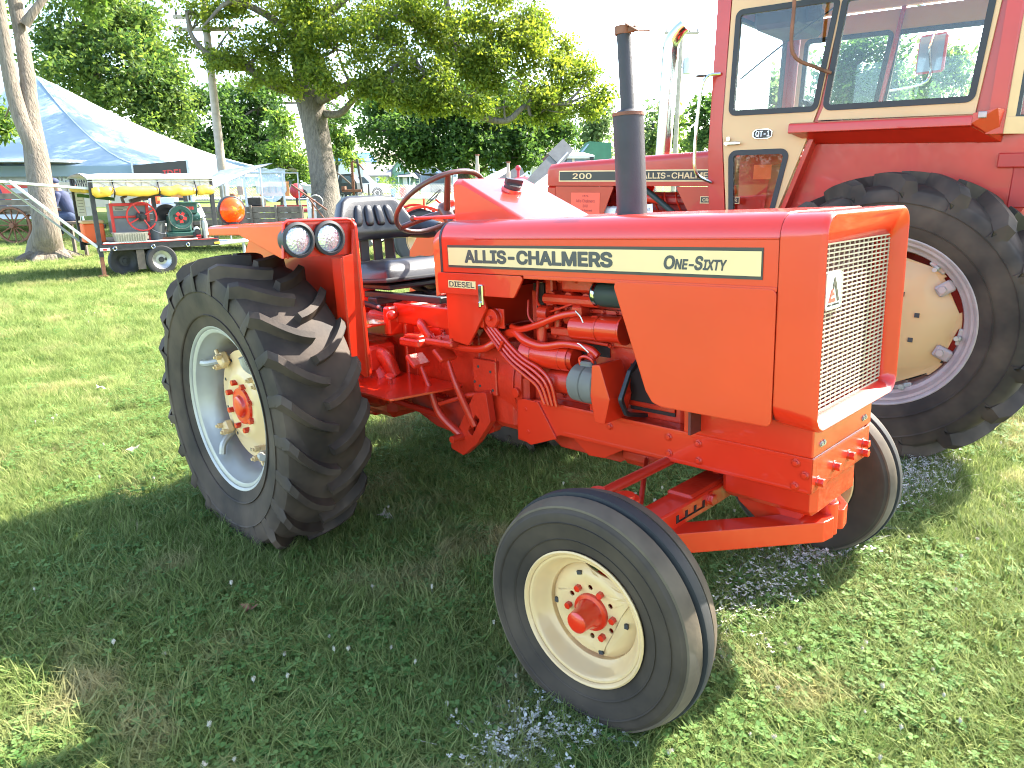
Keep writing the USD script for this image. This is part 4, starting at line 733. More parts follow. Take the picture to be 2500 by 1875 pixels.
# cab shell
CY = .70
up_ = rpoly([(1.150, 2.72), (1.153, 2.077), (.578, 2.074), (.505, 2.72)], .045); lo_ = rpoly([(1.134, 1.847), (.722, 1.852), (.795, 1.44), (.86, 1.30), (1.09, 1.30)], .05)
qw = rpoly([(.495, 2.72), (.549, 2.07), (-.275, 2.07), (-.31, 2.72)], .05)
def shrink(p, d): return p.buffer(-d)
for s in (1, -1):
    ya, yb = s * (CY - .02), s * CY
    dr = B.part('door', quad_y([(1.188, 2.86), (1.193, 1.99), (1.10, 1.24), (.84, 1.24), (.62, 1.917), (.565, 2.112), (.468, 2.86)], ya, yb, .004, (up_,  lo_)), 'cab_cream')
    for w in (up_, lo_):
        B.part('window_seal', quad_y(w.buffer(.004).exterior.coords, s * (CY - .024), s * (CY + .006), 0, (shrink(w, .030),)), 'rubber_trim', under=dr)
        B.part('pane', quad_y(shrink(w, .028).exterior.coords, s * (CY - .006), s * (CY - .002)), 'pane', under=dr, smooth=False)
    B.part('handle', [cyl((1.145, s * CY, 1.895), (1.145, s * (CY + .035), 1.895), .012), xf(bx(-.10, .012, -.006, .006, -.009, .009, .003), (1.150, s * (CY + .032), 1.896)), cyl((1.14, s * CY, 1.925), (1.14, s * (CY + .02), 1.925), .014)], 'chrome', under=dr)
    el = affinity.scale(Point(.911, 1.95).buffer(1.0, 16), .072, .036); sq = el.intersection(sbox(.846, 1.919, .976, 1.981))
    bdg = B.part('badge', prism(sq, 'y', *sorted((s * CY, s * (CY + .005)))), 'decal_dark', under=dr, label='dark oval badge reading QT-1')
    B.part('badge_rim', prism(sq.difference(sq.buffer(-.005)), 'y', *sorted((s * CY, s * (CY + .007)))), 'chrome', under=dr)
    if s > 0: t_ = lettering('QT-1', .034, (.957, CY + .005, 1.934), (-1, 0, 0), (0, 0, 1), width=.094, depth=.002, bold=True)
    else: t_ = lettering('QT-1', .034, (.863, -CY - .005, 1.934), (1, 0, 0), (0, 0, 1), width=.094, depth=.002, bold=True)
    B.part('badge_text', t_, 'white_paint', under=dr, smooth=False)
    sp = B.part('side_window', quad_y([(.458, 2.86), (.535, 2.110), (.568, 2.018), (-.285, 2.010), (-.345, 2.86)], ya, yb, .004, (qw.buffer(-.006),)), 'cab_cream')
    B.part('window_seal', quad_y(qw.buffer(-.002).exterior.coords, s * (CY - .024), s * (CY + .006), 0, (shrink(qw, .036),)), 'rubber_trim', under=sp)
    B.part('pane', quad_y(shrink(qw, .034).exterior.coords, s * (CY - .006), s * (CY - .002)), 'pane', under=sp, smooth=False)
    B.part('cab_post', quad_y([(1.285, 2.90), (1.285, 1.82), (1.225, 1.20), (1.105, 1.20), (1.197, 1.99), (1.192, 2.90)], s * (CY - .05), s * (CY + .004)), 'red_paint')
    B.part('centre_post', quad_y([(.466, 2.90), (.563, 2.112), (.618, 1.917), (.584, 1.917), (.538, 2.100), (.438, 2.90)], s * (CY - .045), s * (CY - .012)), 'red_paint')
    B.part('rear_post', quad_y([(-.275, 2.90), (-.288, 2.012), (.70, 2.012), (.70, 1.93), (-.42, 1.93), (-.44, 2.90)], s * (CY - .06), s * (CY - .021)), 'red_paint')
    B.part('corner_post', [prism([(-.35, s * .702), (-.43, s * .675), (-.46, s * .60), (-.40, s * .60), (-.345, s * .66)], 'z', 1.90, 2.90)], 'red_paint')
    cq = B.part('corner_window', [prism([(-.43, s * .676), (-.445, s * .67), (-.76, s * .40), (-.75, s * .385)], 'z', z0, z1) for z0, z1 in ((1.90, 1.99), (2.72, 2.9))] + [prism([(x0, s * y0), (x0 - .012, s * (y0 - .006)), (x1 - .012, s * (y1 - .006)), (x1, s * y1)], 'z', 1.99, 2.72) for x0, y0, x1, y1 in ((-.43, .676, -.475, .636), (-.72, .43, -.755, .395))], 'cab_cream')
    B.part('pane', [prism([(-.475, s * .634), (-.479, s * .631), (-.724, s * .426), (-.72, s * .429)], 'z', 1.99, 2.72)], 'pane', under=cq, smooth=False)
    B.part('window_seal', [prism([(-.470, s * .645), (-.490, s * .628), (-.492, s * .615), (-.478, s * .620)], 'z', 1.975, 2.735), prism([(-.47, s * .645), (-.73, s * .43), (-.725, s * .42), (-.47, s * .63)], 'z', 1.972, 2.0)], 'rubber_trim', under=cq)
    B.part('fender', [quad_y([(.625, 1.95), (.635, 1.90), (.80, 1.42), (.86, 1.15), (.70, 1.10), (-.45, 1.15), (-.62, 1.60), (-.58, 1.95)], s * .575, s * .590),
                      trimesh.convex.convex_hull(np.array([(x, s * y, z) for x in (.71, -.29) for y, z in ((.60, 2.010), (.60, 1.95), (.775, 2.004), (.80, 1.996), (.806, 1.985), (.806, 1.945), (.79, 1.938))])),
                      trimesh.convex.convex_hull(np.array([(x, s * y, z) for x, y, z in ((.70, .79, 1.940), (.60, .60, 1.880), (-.42, .60, 1.86), (-.29, .79, 1.940), (.70, .60, 1.945), (-.30, .60, 1.945))])),
                      trimesh.convex.convex_hull(np.array([(x, s * y, z) for x, z in ((.618, 1.905), (.585, 1.905), (.79, 1.36), (.76, 1.36)) for y in (.59, .685)])),
                      trimesh.convex.convex_hull(np.array([(x, s * y, z) for x, y, z in ((-.29, .80, 2.008), (-.29, .80, 1.955), (-.30, .60, 2.03), (-.30, .60, 1.86), (-.42, .60, 1.86), (-.44, .60, 2.03), (-.40, .78, 2.03))])),
                      bx(-.62, -.40, *sorted((s * .25, s * .585)), 1.55, 1.80, .03)], 'red_paint')
    B.part('fender_bracket', [bx(-.62, -.42, *sorted((s * .59, s * .62)), 1.72, 1.80, .006), bx(-.80, -.5, *sorted((s * .585, s * .60)), 1.50, 1.76, .006)], 'red_dark')
    if s > 0: B.part('reflector', trimesh.convex.convex_hull(np.array([(-.315 - dx, s * y, z) for dx in (0, .04) for y, z in ((.803, 1.985), (.803, 2.015), (.796, 1.98))])), 'pink_rim')
B.part('roof', [bx(-.85, 1.36, -.76, .76, 2.90, 3.06, .05)], 'red_paint')
B.part('head_lining', [bx(-.80, 1.30, -.68, .68, 2.87, 2.905)], 'cab_cream')
frw = rrect(.56, 2.0, 2.74, .06)
B.part('front_frame', prism(Polygon([(-.66, 1.82), (.66, 1.82), (.66, 2.90), (-.66, 2.90)]).difference(frw), 'x', 1.255, 1.275), 'red_paint')
B.part('windscreen', prism(frw, 'x', 1.262, 1.266), 'pane', smooth=False)
B.part('windscreen_seal', prism(frw.buffer(.004).difference(frw.buffer(-.025)), 'x', 1.25, 1.28), 'rubber_trim')
B.part('rear_frame', prism(Polygon([(-.40, 1.88), (.40, 1.88), (.40, 2.9), (-.40, 2.9)]).difference(rrect(.34, 1.98, 2.74, .05)), 'x', -.77, -.75), 'red_paint')
B.part('rear_pane', prism(rrect(.34, 1.98, 2.74, .05), 'x', -.763, -.759), 'pane', smooth=False)
B.part('cab_floor', [bx(-.55, 1.22, -.58, .58, 1.16, 1.22), bx(-.6, .0, -.56, .56, 1.2, 1.62, .03)], 'red_dark')
B.part('console', [quad_y([(1.20, 1.30), (1.22, 1.86), (.95, 1.88), (.82, 1.80), (.98, 1.75), (1.02, 1.30)], -.34, .30, .02), bx(.86, 1.08, -.3, .31, 1.82, 1.865, .01)], 'red_paint')
B.part('console_notice', bx(.975, 1.105, .301, .303, 1.66, 1.76), 'cooler_orange')
hs = B.part('steering_wheel', xf(lathe([(.20, -.012), (.212, 0), (.20, .012), (.188, 0)], 40, ax='z', closed=True), (.72, 0, 2.10), ry=-.55), 'black_paint')
B.part('spoke', [cyl((.72, 0, 2.09), (.72 + .17 * c_, .2 * s_, 2.10 + .1 * c_), .010, n=8) for c_, s_ in ((1, 0), (-.5, .86), (-.5, -.86))], 'black_paint', under=hs)
B.part('column', cyl((.72, 0, 2.09), (1.0, 0, 1.80), .03), 'black_paint')
st_ = B.part('seat', [bx(-.12, .36, -.24, .24, 1.62, 1.75, .04)], 'black_vinyl')
B.part('backrest', xf(bx(-.06, .06, -.25, .25, 0, .58, .05), (-.16, 0, 1.74), ry=-.18), 'black_vinyl', under=st_)
B.part('heater', [bx(.9, 1.2, -.30, .30, 2.66, 2.87, .03), cyl((.85, .1, 2.70), (.85, .1, 2.80), .05)], 'dark_iron')
# exhaust, mirrors, rails
B.part('exhaust', [cyl((1.998, 0, 1.84), (1.978, 0, 2.60), .064, n=28), tube([(1.978, 0, 2.60), (1.974, 0, 2.68), (1.955, 0, 2.735), (1.91, 0, 2.785), (1.86, 0, 2.82)], [.064, .063, .060, .054, .050], 24, 6)], 'chrome', smooth=60)
for s in (1, -1):
    mr = B.part('mirror', xf(bx(-.11, .11, -.015, .015, -.14, .14, .02), (.66, s * 1.02, 2.90) if s > 0 else (.30, -1.02, 2.575), rz=s * .35), 'red_dark' if s < 0 else 'black_paint')
    B.part('mirror_glass', xf(bx(-.095, .095, -.0165, -.0150, -.125, .125), (.66, s * 1.02, 2.90) if s > 0 else (.30, -1.02, 2.575), rz=s * .35 + PI), 'chrome' if s > 0 else 'glass_blue', under=mr, smooth=False)
    x0_ = .66 if s > 0 else .30
    B.part('mirror_arm', tube([(.515, s * .72, 2.29), (.56, s * .86, 2.31), (x0_, s * .99, 2.38), (x0_ + .015, s * 1.0, 2.62), (x0_, s * 1.0, 2.84), (.52, s * .76, 2.95)], .011, 8, 5), 'rust' if s > 0 else 'chrome')
    B.part('grab_rail', tube([(1.23, s * .715, 2.345), (1.30, s * .77, 2.325), (1.33, s * .79, 2.20), (1.34, s * .80, 1.85), (1.32, s * .79, 1.70), (1.24, s * .715, 1.64)], .011, 8, 5), 'chrome')
B.part('grab_plate', bx(1.30, 1.37, .745, .80, 2.33, 2.338), 'dark_iron')
B.part('air_hose', tube([(1.26, .3, 2.35), (1.0, .25, 2.55), (.7, .2, 2.75), (.55, .1, 2.86)], .006, 6, 5), 'black_paint')
# notices lying on the tractor
pn = Thing('paper_notice', 'red paper notice on the front side panel of the cab tractor', 'notice', loc=(1.704, 3.158, 0), rz=YB)
pn.part('sheet', bx(2.375, 2.665, .3585, .360, 1.30, 1.555), 'paper_red', smooth=False)
for txt, h, xa, xb, z in (('1974', .016, 2.49, 2.55, 1.520), ('Allis Chalmers', .024, 2.425, 2.615, 1.475), ('200', .022, 2.495, 2.545, 1.435), ('Gail Reinert', .018, 2.45, 2.585, 1.400), ('Covington Ohio', .018, 2.435, 2.60, 1.355)):
    pn.part('lettering', lettering(txt, h, (xb, .360, z), (-1, 0, 0), (0, 0, 1), width=xb - xa, depth=.001), 'ink_red', smooth=False)
pw = Thing('paper_card', 'white printed card hanging in the engine bay of the cab tractor', 'notice', loc=(1.704, 3.158, 0), rz=YB)
tiltR = trimesh.transformations.rotation_matrix(.13, [0, 1, 0], [1.95, 0, 1.40])
def tilt(m): m = m.copy(); m.apply_transform(tiltR); return m
pw.part('sheet', tilt(bx(1.86, 2.16, .385, .3865, 1.31, 1.465)), 'paper_white', smooth=False)
for txt, h, xa, xb, z in (('Power of the Past', .024, 1.885, 2.14, 1.415), ('Members', .012, 2.0, 2.08, 1.375)):
    pw.part('lettering', tilt(lettering(txt, h, (xb, .3865, z), (-1, 0, 0), (0, 0, 1), width=xb - xa, depth=.001, slant=.15)), 'ink', smooth=False)

# ------------------------------------------------------------------ trees
def leaf_spray(n, size, spread, rng, ell=(1, 1, .6), asp=.52):
    V, F = [], []
    for k in range(n):
        c = rng.normal(size=3); c = c / np.linalg.norm(c) * spread * rng.random() ** .45 * np.array(ell)
        d = rng.normal(size=3) * [1, 1, .6] + c / spread * .6 + [0, 0, -.25]; d /= np.linalg.norm(d)
        u = np.cross(d, rng.normal(size=3)); u /= np.linalg.norm(u); w = np.cross(d, u)
        L_ = size * rng.uniform(.7, 1.25); W_ = L_ * asp
        b = len(V); V += [c, c + d * L_ * .45 + u * W_ * .5 + w * L_ * .06, c + d * L_, c + d * L_ * .45 - u * W_ * .5 + w * L_ * .06]
        F += [(b, b + 1, b + 2), (b, b + 2, b + 3)]
    return np.array(V), np.array(F)
def tree(name, label, trunk, blobs, bark, leaf, leafsize=.16, spray=18, spread=.42, density=1.0, limbs=(), group=None, seed=1, twigs=True, thing=None):
    rng = np.random.default_rng(seed); t = thing or Thing(name, label, 'tree', group=group)
    tm = [tube(P, R, 16, 5) for P, R in trunk]
    tp = t.part('trunk', tm, bark, smooth=50)
    lb = [tube(P, R, 8, 4) for P, R in limbs]
    pos = []
    for c, rad, k in blobs:
        c, rad = np.asarray(c, float), np.asarray(rad, float)
        n = int(k * density)
        ncl = max(3, n // 14)
        dirs = rng.normal(size=(ncl, 3)); dirs /= np.linalg.norm(dirs, axis=1)[:, None]
        cc = c + dirs * rad * (rng.random(ncl) ** .38)[:, None]
        for q in cc:
            m_ = max(2, int(rng.normal(14, 4)))
            pos.append(q + rng.normal(size=(m_, 3)) * rad.mean() * np.array([.17, .17, .10]))
        if twigs:
            near = min((p for P, R in list(trunk) + list(limbs) for p in np.asarray(P)), key=lambda p: np.linalg.norm(p - c))
            lb.append(tube([near, (near + c) / 2 + rng.normal(size=3) * .15 * rad.mean() + [0, 0, -.1 * rad.mean()], c], [.09 * rad.mean() ** .5, .05 * rad.mean() ** .5, .02], 6, 3))
            for q in cc[:7]: lb.append(tube([c, (c + q) / 2 + rng.normal(size=3) * .1 * rad.mean(), q], [.035 * rad.mean() ** .5, .022 * rad.mean() ** .5, .008], 5, 2))
    if lb: t.part('limb', lb, bark, smooth=60, kind='stuff')
    pos = np.vstack(pos); n = len(pos)
    q = rng.normal(size=(n, 4)); q[:, 1:3] *= .35; q /= np.linalg.norm(q, axis=1)[:, None]
    pr_ = instancer(numbered(t.path, 'crown'), [(leaf_spray(spray, leafsize, spread, rng), leaf) for _ in range(5)], pos, rng.integers(0, 5, n), q, rng.uniform(.75, 1.3, n))
    tag(pr_, kind='stuff')
def blob(px, py, rx, ry, depth, n, thick=1.0):
    k = depth / FPX; return (at(px, py, depth), (rx * k, rx * k * thick, ry * k), n)
def gp(px, depth):
    """Ground point under that column of the photograph, that far away."""
    d = _f + _r * (px - 1250) / FPX; d = d / np.linalg.norm(d[:2]); h = np.hypot(_f[0], _f[1])
    fwd = np.array([_f[0], _f[1]]) / h; rgt = np.array([_r[0], _r[1]]); x = depth * (px - 1250) / FPX / 1.0
    p = CAM[:2] + fwd * depth * 1.02 + rgt * x; return np.array([p[0], p[1], 0.0])
# 1 twin stemmed tree on the left
b1 = ground(117, 632)
tw1 = [b1 + [0, 0, -.1], b1 + [0, 0, .25], at(114, 560, 15.7), at(101, 470, 15.7), at(90, 390, 15.7), at(81, 330, 15.7), at(74, 270, 15.7), at(66, 181, 15.7), at(50, 80, 15.7), at(38, 10, 15.7), at(28, -80, 15.7), at(20, -200, 15.8)]
tw2 = [at(88, 385, 15.65), at(70, 335, 15.55), at(50, 285, 15.5), at(31, 217, 15.4), at(17, 145, 15.3), at(4, 60, 15.2), at(-14, -40, 15.1), at(-70, -160, 15.0)]
tree('twin_stem_tree', 'pale barked tree with two stems behind the open display trailer', [(tw1, [.52, .36, .265, .245, .24, .205, .165, .150, .135, .14, .12, .10]), (tw2, [.17, .165, .16, .148, .138, .125, .11, .08])],
     [blob(20, -190, 190, 90, 16, 200), blob(-120, -60, 130, 100, 16, 160), blob(160, -150, 120, 60, 17, 110), blob(215, -10, 50, 40, 17, 14), blob(8, 300, 22, 55, 18, 14)], 'bark_pale', 'leaf_bright', .15, limbs=[([at(60, 60, 15.6), at(85, 25, 15.6), at(150, -60, 15.8), at(200, -110, 16)], [.11, .09, .06, .03])], seed=3)
rf = [tube([b1 + [0, 0, .16], b1 + [.35 * c_, .35 * s_, .07], b1 + [.75 * c_, .75 * s_, -.02]], [.22, .13, .04], 8, 4) for c_, s_ in [(math.cos(a), math.sin(a)) for a in (-.6, .5, 1.5, 2.6, 3.9, 5.0)]]
Thing.part(type('P', (), {'path': '/World/twin_stem_tree'})(), 'root', rf, 'bark_pale', kind='stuff')
# 2 the big oak
DO = 26.0; b2 = gp(798, DO)
oak = [(P, R) for P, R in [([b2 + [0, 0, -.1], b2 + [0, 0, .3], at(795, 470, DO), at(782, 380, DO), at(768, 300, DO), at(755, 235, DO), at(742, 170, DO), at(735, 60, DO), at(728, -80, DO)], [.85, .62, .50, .46, .47, .52, .40, .34, .22])]]
ol = [([at(758, 235, DO), at(715, 222, DO - .3), at(660, 205, DO - .8), at(600, 165, DO - 1.2), at(520, 140, DO - 1.6), at(470, 90, DO - 2), at(455, 30, DO - 2.2)], [.30, .26, .20, .16, .13, .09, .06]),
      ([at(742, 150, DO), at(690, 70, DO - .6), at(640, 30, DO - 1.2), at(560, 5, DO - 2), at(500, 60, DO - 2.2)], [.24, .19, .15, .10, .05]),
      ([at(760, 250, DO), at(800, 235, DO - .5), at(860, 205, DO - 1), at(930, 190, DO - 1.6), at(1000, 130, DO - 2)], [.30, .24, .19, .13, .08]),
      ([at(770, 275, DO), at(828, 278, DO - .3), at(862, 245, DO - .8), at(900, 222, DO - 1.2), at(960, 215, DO - 1.5)], [.20, .15, .13, .10, .05]),
      ([at(745, 120, DO), at(770, 60, DO - .5), at(830, 10, DO - 1), at(900, -60, DO - 1.5)], [.22, .18, .14, .08]),
      ([at(1100, 70, DO), at(1180, 75, DO), at(1260, 40, DO), at(1330, 45, DO)], [.12, .10, .08, .04]),
      ([at(1120, 255, DO - 1), at(1150, 270, DO - 1), at(1190, 290, DO - 1), at(1240, 293, DO - 1), at(1290, 256, DO - 1), at(1380, 255, DO - 1)], [.14, .16, .14, .13, .10, .05]),
      ([at(900, 30, DO), at(1000, 50, DO), at(1060, 110, DO - .5), at(1110, 220, DO - 1), at(1140, 268, DO - 1)], [.2, .18, .16, .14, .14])]
ob = [blob(470, 70, 70, 60, 24.5, 42), blob(540, 105, 75, 60, 24.5, 48), blob(640, 120, 90, 70, 24.5, 70), blob(590, 20, 90, 40, 24.5, 30), blob(720, 100, 90, 80, 25.5, 110), blob(820, 120, 80, 80, 24.5, 150), blob(800, 30, 110, 60, 25, 140),
      blob(920, 90, 90, 90, 24, 170), blob(890, 190, 60, 45, 23.8, 75), blob(965, 200, 70, 45, 23.5, 95), blob(1040, 180, 75, 60, 23.8, 120), blob(1010, 60, 90, 70, 24.5, 150), blob(1060, 240, 60, 25, 24, 50),
      blob(1110, 110, 90, 80, 25, 160), blob(1200, 60, 90, 70, 25.5, 150), blob(1180, 180, 90, 60, 25, 150), blob(1290, 110, 85, 75, 25.5, 140), blob(1310, 40, 70, 50, 26, 70), blob(1280, 210, 80, 50, 25, 110), blob(1370, 190, 60, 60, 25.5, 75), blob(1390, 130, 40, 40, 26, 30), blob(1405, 255, 55, 40, 25, 45), blob(1440, 190, 40, 30, 25.5, 18), blob(1460, 225, 30, 35, 25.5, 14),
      blob(1330, 268, 80, 28, 25, 50), blob(1230, 262, 80, 25, 24.8, 50), blob(960, 250, 70, 22, 23.6, 40), blob(1120, 265, 60, 22, 24, 40), blob(700, 195, 50, 35, 24.5, 45), blob(640, 190, 40, 25, 24.5, 24), blob(775, 195, 30, 30, 23.7, 30), blob(700, -60, 250, 70, 25, 260), blob(1080, -60, 250, 70, 25.5, 260), blob(560, 150, 50, 25, 24.3, 22), blob(450, -120, 130, 75, 31, 190, 1.3), blob(600, -150, 160, 90, 31, 260, 1.3), blob(780, -200, 170, 100, 31, 280, 1.3), blob(960, -230, 170, 100, 30, 280, 1.3), blob(1120, -260, 140, 90, 31, 170, 1.3)]
tree('oak_tree', 'tall spreading oak with a thick grey trunk behind the seat of the orange tractor', oak, ob, 'bark_oak', 'leaf_oak', .13, 26, .45, 1.15, limbs=[(P, [r_ * .8 for r_ in R]) for P, R in ol], seed=11)
# 3 dark maple in the middle distance
DM = 42.0; b3 = gp(1130, DM)
tree('dark_maple', 'dense dark maple with low drooping crown behind the steering wheel', [([b3, at(1132, 420, DM), at(1130, 340, DM), at(1128, 250, DM)], [.42, .34, .30, .22])],
     [blob(940, 320, 75, 55, 41, 130), blob(1010, 350, 80, 55, 41, 150), blob(1000, 275, 90, 50, 42, 150), blob(1100, 300, 100, 70, 41, 210), blob(1130, 365, 90, 45, 41, 150), blob(1200, 310, 90, 70, 42, 190), blob(1230, 365, 80, 45, 41, 120), blob(1300, 310, 80, 60, 42, 150), blob(1310, 365, 50, 35, 42, 60), blob(1360, 330, 50, 50, 43, 75), blob(900, 300, 35, 35, 42, 30), blob(1040, 385, 45, 28, 41, 45), blob(940, 255, 90, 45, 43, 120), blob(1080, 250, 110, 50, 43, 170), blob(1220, 255, 100, 50, 43, 150), blob(1320, 268, 75, 45, 43, 110), blob(1250, 385, 60, 26, 41, 60), blob(960, 378, 60, 26, 41, 55)], 'bark_dark', 'leaf_maple', .26, 16, .62, 1.25, seed=21)
# 4 trees behind the tent
tree('background_maple', 'tall green maple rising behind the peak of the marquee', [([gp(230, 50), at(232, 300, 50), at(235, 100, 50)], [.6, .5, .3])],
     [blob(190, 60, 110, 90, 48, 210), blob(310, 50, 100, 80, 48, 190), blob(250, 170, 120, 80, 47, 230), blob(350, 180, 90, 80, 47, 170), blob(150, 150, 60, 60, 48, 90), blob(330, 270, 80, 60, 47, 120), blob(410, 250, 60, 70, 48, 100), blob(250, -60, 200, 70, 49, 220), blob(430, 310, 45, 50, 48, 60), blob(390, 120, 60, 60, 49, 90)], 'bark_dark', 'leaf_back', .32, 16, .75, 1.3, seed=31)
tree('shaded_tree', 'dark green tree in shade behind the utility pole', [([gp(690, 56), at(688, 330, 56), at(660, 250, 56)], [.45, .35, .2])],
     [blob(490, 330, 55, 50, 56, 80), blob(560, 310, 80, 65, 55, 150), blob(630, 300, 70, 70, 56, 140), blob(560, 370, 80, 40, 55, 110), blob(520, 250, 60, 50, 57, 70), blob(640, 370, 50, 50, 56, 80), blob(600, 230, 90, 50, 57, 100), blob(810, 250, 60, 60, 57, 70)], 'bark_dark', 'leaf_maple', .34, 16, .8, 1.3, seed=41)
tree('young_tree', 'small bright green conical tree left of the oak trunk', [([gp(695, 38), at(694, 400, 38), at(690, 300, 38)], [.12, .10, .05])],
     [blob(690, 285, 22, 28, 37.5, 26), blob(688, 325, 42, 32, 37.5, 60), blob(690, 365, 58, 32, 37, 95), blob(700, 405, 58, 25, 37, 70)], 'bark_dark', 'leaf_bright', .20, 16, .5, 1.3, seed=51)
tree('bright_shrub_tree', 'light green tree just right of the oak trunk', [([gp(822, 60), at(822, 420, 60), at(822, 360, 60)], [.2, .15, .1])], [blob(825, 330, 30, 50, 60, 60), blob(835, 380, 30, 35, 60, 50), blob(850, 345, 25, 25, 60, 26), blob(790, 360, 25, 50, 61, 40)], 'bark_dark', 'leaf_bright', .34, 14, .75, 1.2, seed=61)
GB = 'hazy trees along the far right'
for k, (px, bl, lf, d, tx) in enumerate([
    (1460, [(1450, 330, 42, 45, 50), (1480, 300, 30, 30, 26), (1420, 350, 30, 30, 24)], 'leaf_far', 75, 'hazy pale tree left of the black silencer pipe'),
    (1595, [(1590, 310, 40, 55, 60), (1600, 355, 45, 25, 40), (1560, 330, 35, 40, 40)], 'leaf_far', 70, 'hazy tree right of the black silencer pipe'),
    (1650, [(1650, 350, 40, 28, 40), (1640, 315, 28, 28, 24)], 'leaf_bright', 68, 'light green tree behind the chrome exhaust'),
    (1735, [(1710, 320, 38, 50, 60), (1745, 290, 45, 50, 60), (1700, 280, 20, 22, 12), (1760, 340, 40, 40, 50)], 'leaf_maple', 62, 'darker tree close beside the front cab post'),
    (1870, [(1850, 250, 60, 55, 80), (1900, 230, 60, 50, 70), (1840, 300, 60, 40, 60), (1930, 290, 60, 50, 70)], 'leaf_far', 70, 'tree seen through the cab door window'),
    (2090, [(2070, 170, 80, 70, 150), (2130, 130, 80, 70, 140), (2050, 240, 80, 60, 130), (2180, 210, 80, 70, 150), (2110, 280, 110, 50, 150), (2170, 300, 80, 50, 90)], 'leaf_maple', 40, 'leafy tree seen through the big side window of the cab'),
    (2290, [(2260, 230, 70, 60, 110), (2340, 200, 60, 70, 100), (2300, 150, 50, 40, 50), (2300, 300, 100, 50, 110)], 'leaf_bright', 42, 'bright green tree seen behind the cab mirror'),
    (2470, [(2450, 300, 60, 50, 80), (2500, 320, 70, 50, 90), (2580, 280, 80, 80, 110)], 'leaf_back', 44, 'tree seen through the rear corner window of the cab')]):
    tree('far_tree', tx, [([gp(px, d), at(px, 420, d), at(px, bl[0][1] - 10, d)], [.3, .25, .12])], [blob(a, b, c, e, d, n) for a, b, c, e, n in bl], 'bark_dark', lf, .0062 * d + .02, 14, .018 * d, 1.15, group=GB, seed=70 + k)
# far belt of trees that closes the horizon
rngb = np.random.default_rng(5); pos = []
for a in np.arange(0, 2 * PI, .02):
    d = rngb.uniform(150, 190); h = rngb.uniform(5, 9) * (1 + .4 * math.sin(a * 7)); c = np.array([d * math.cos(a), d * math.sin(a), 0])
    for k in range(26): pos.append(c + [rngb.normal() * 2.2, rngb.normal() * 2.2, abs(rngb.normal()) * h * .5])
pos = np.array(pos); n = len(pos); qb = rngb.normal(size=(n, 4)); qb /= np.linalg.norm(qb, axis=1)[:, None]
tag(instancer('/World/distant_trees', [(leaf_spray(16, 1.0, 1.9, rngb), 'leaf_far') for _ in range(3)], pos, rngb.integers(0, 3, n), qb, rngb.uniform(.8, 1.4, n)), 'far belt of trees along the horizon', 'trees', kind='stuff')

# ------------------------------------------------------------------ poles
def pole(name, label, px0, d, ytop, r0, arm=None, trans=False, group=None, mat_='pole_wood', cat='utility pole', arm_w=1.1):
    b = gp(px0, d); t = Thing(name, label, cat, loc=b, rz=VIEWZ, group=group)
    h = (at(px0, ytop, d)[2] - b[2])
    t.part('shaft', cyl((0, 0, -.2), (0, 0, h), r0, r0 * .68, 16), mat_)
    if arm:
        for z in arm: t.part('crossarm', bx(-arm_w, arm_w, -.06, .06, h - z - .06, h - z + .06, .01), 'pole_wood')
        for x in (-.9, -.45, .45, .9): t.part('insulator', cyl((x * arm_w, 0, h - arm[0] + .06), (x * arm_w, 0, h - arm[0] + .22), .045, .03, 10), 'dark_iron')
    if trans:
        t.part('transformer', [cyl((.42, 0, h - 2.6), (.42, 0, h - 1.75), .24, n=18), cyl((.42, 0, h - 1.75), (.42, 0, h - 1.55), .07, .04, 8), bx(.1, .3, -.04, .04, h - 2.3, h - 2.2)], 'galvanised')
    return t, b, h
pole('utility_pole', 'weathered wooden utility pole with a crossarm beside the oak', 560, 27, 32, .17, arm=(.55, .95))
pole('utility_pole', 'distant wooden utility pole with a grey transformer right behind the chrome exhaust', 1640, 45, 88, .16, arm=(.4,), trans=True, arm_w=1.0)
pole('light_pole', 'thin pale metal pole in front of the far trees left of the silencer', 1403, 52, 285, .06, mat_='galvanised', cat='light pole')
pole('light_pole', 'thin grey metal pole in front of the white house with the blue roof', 865, 78, 345, .08, mat_='galvanised', cat='light pole')
def wire(p, q, sag, r=.012):
    t = np.linspace(0, 1, 14)[:, None]; P = np.asarray(p) * (1 - t) + np.asarray(q) * t; P[:, 2] -= 4 * sag * (t * (1 - t))[:, 0]; return tube(P, r, 5)
solo('overhead_wire', wire(at(1640, 180, 45), at(1180, 240, 80), 1.0, .02), 'dark_iron', 'thin overhead wire running left from the distant utility pole', 'wire')

# ------------------------------------------------------------------ marquee
ap = at(84, 187, 31.0); tz = ap[2]
tc = np.array([ap[0], ap[1], 0]); E_ = 2.15; RW = 8.3
Tn = Thing('marquee', 'big pale blue peaked marquee tent behind the display trailer', 'tent', loc=tc, rz=VIEWZ)
n1, n2 = 40, 14
def sq(a):                     # rounded square outline
    c, s_ = math.cos(a), math.sin(a); k = max(abs(c), abs(s_)); return np.array([c, s_]) / k * RW * (1 - .06 * abs(math.sin(2 * a)))
rs = []
for j in range(n2 + 1):
    f = j / n2; row = []
    for i in range(n1):
        a = i / n1 * 2 * PI; p = sq(a) * (.02 + .98 * f); rib = .10 * math.cos(4 * a * 2) * f * (1 - f)
        z = tz + (E_ - tz) * (1 - (1 - f) ** 1.55) + rib; row.append((p[0], p[1], z))
    rs.append(np.array(row))
Tn.part('canopy', rings(rs, close_ends=False), 'tent_cloth', smooth=40)
Tn.part('valance', rings([rs[-1], rs[-1] - [0, 0, .35]], close_ends=False), 'tent_cloth', smooth=False)
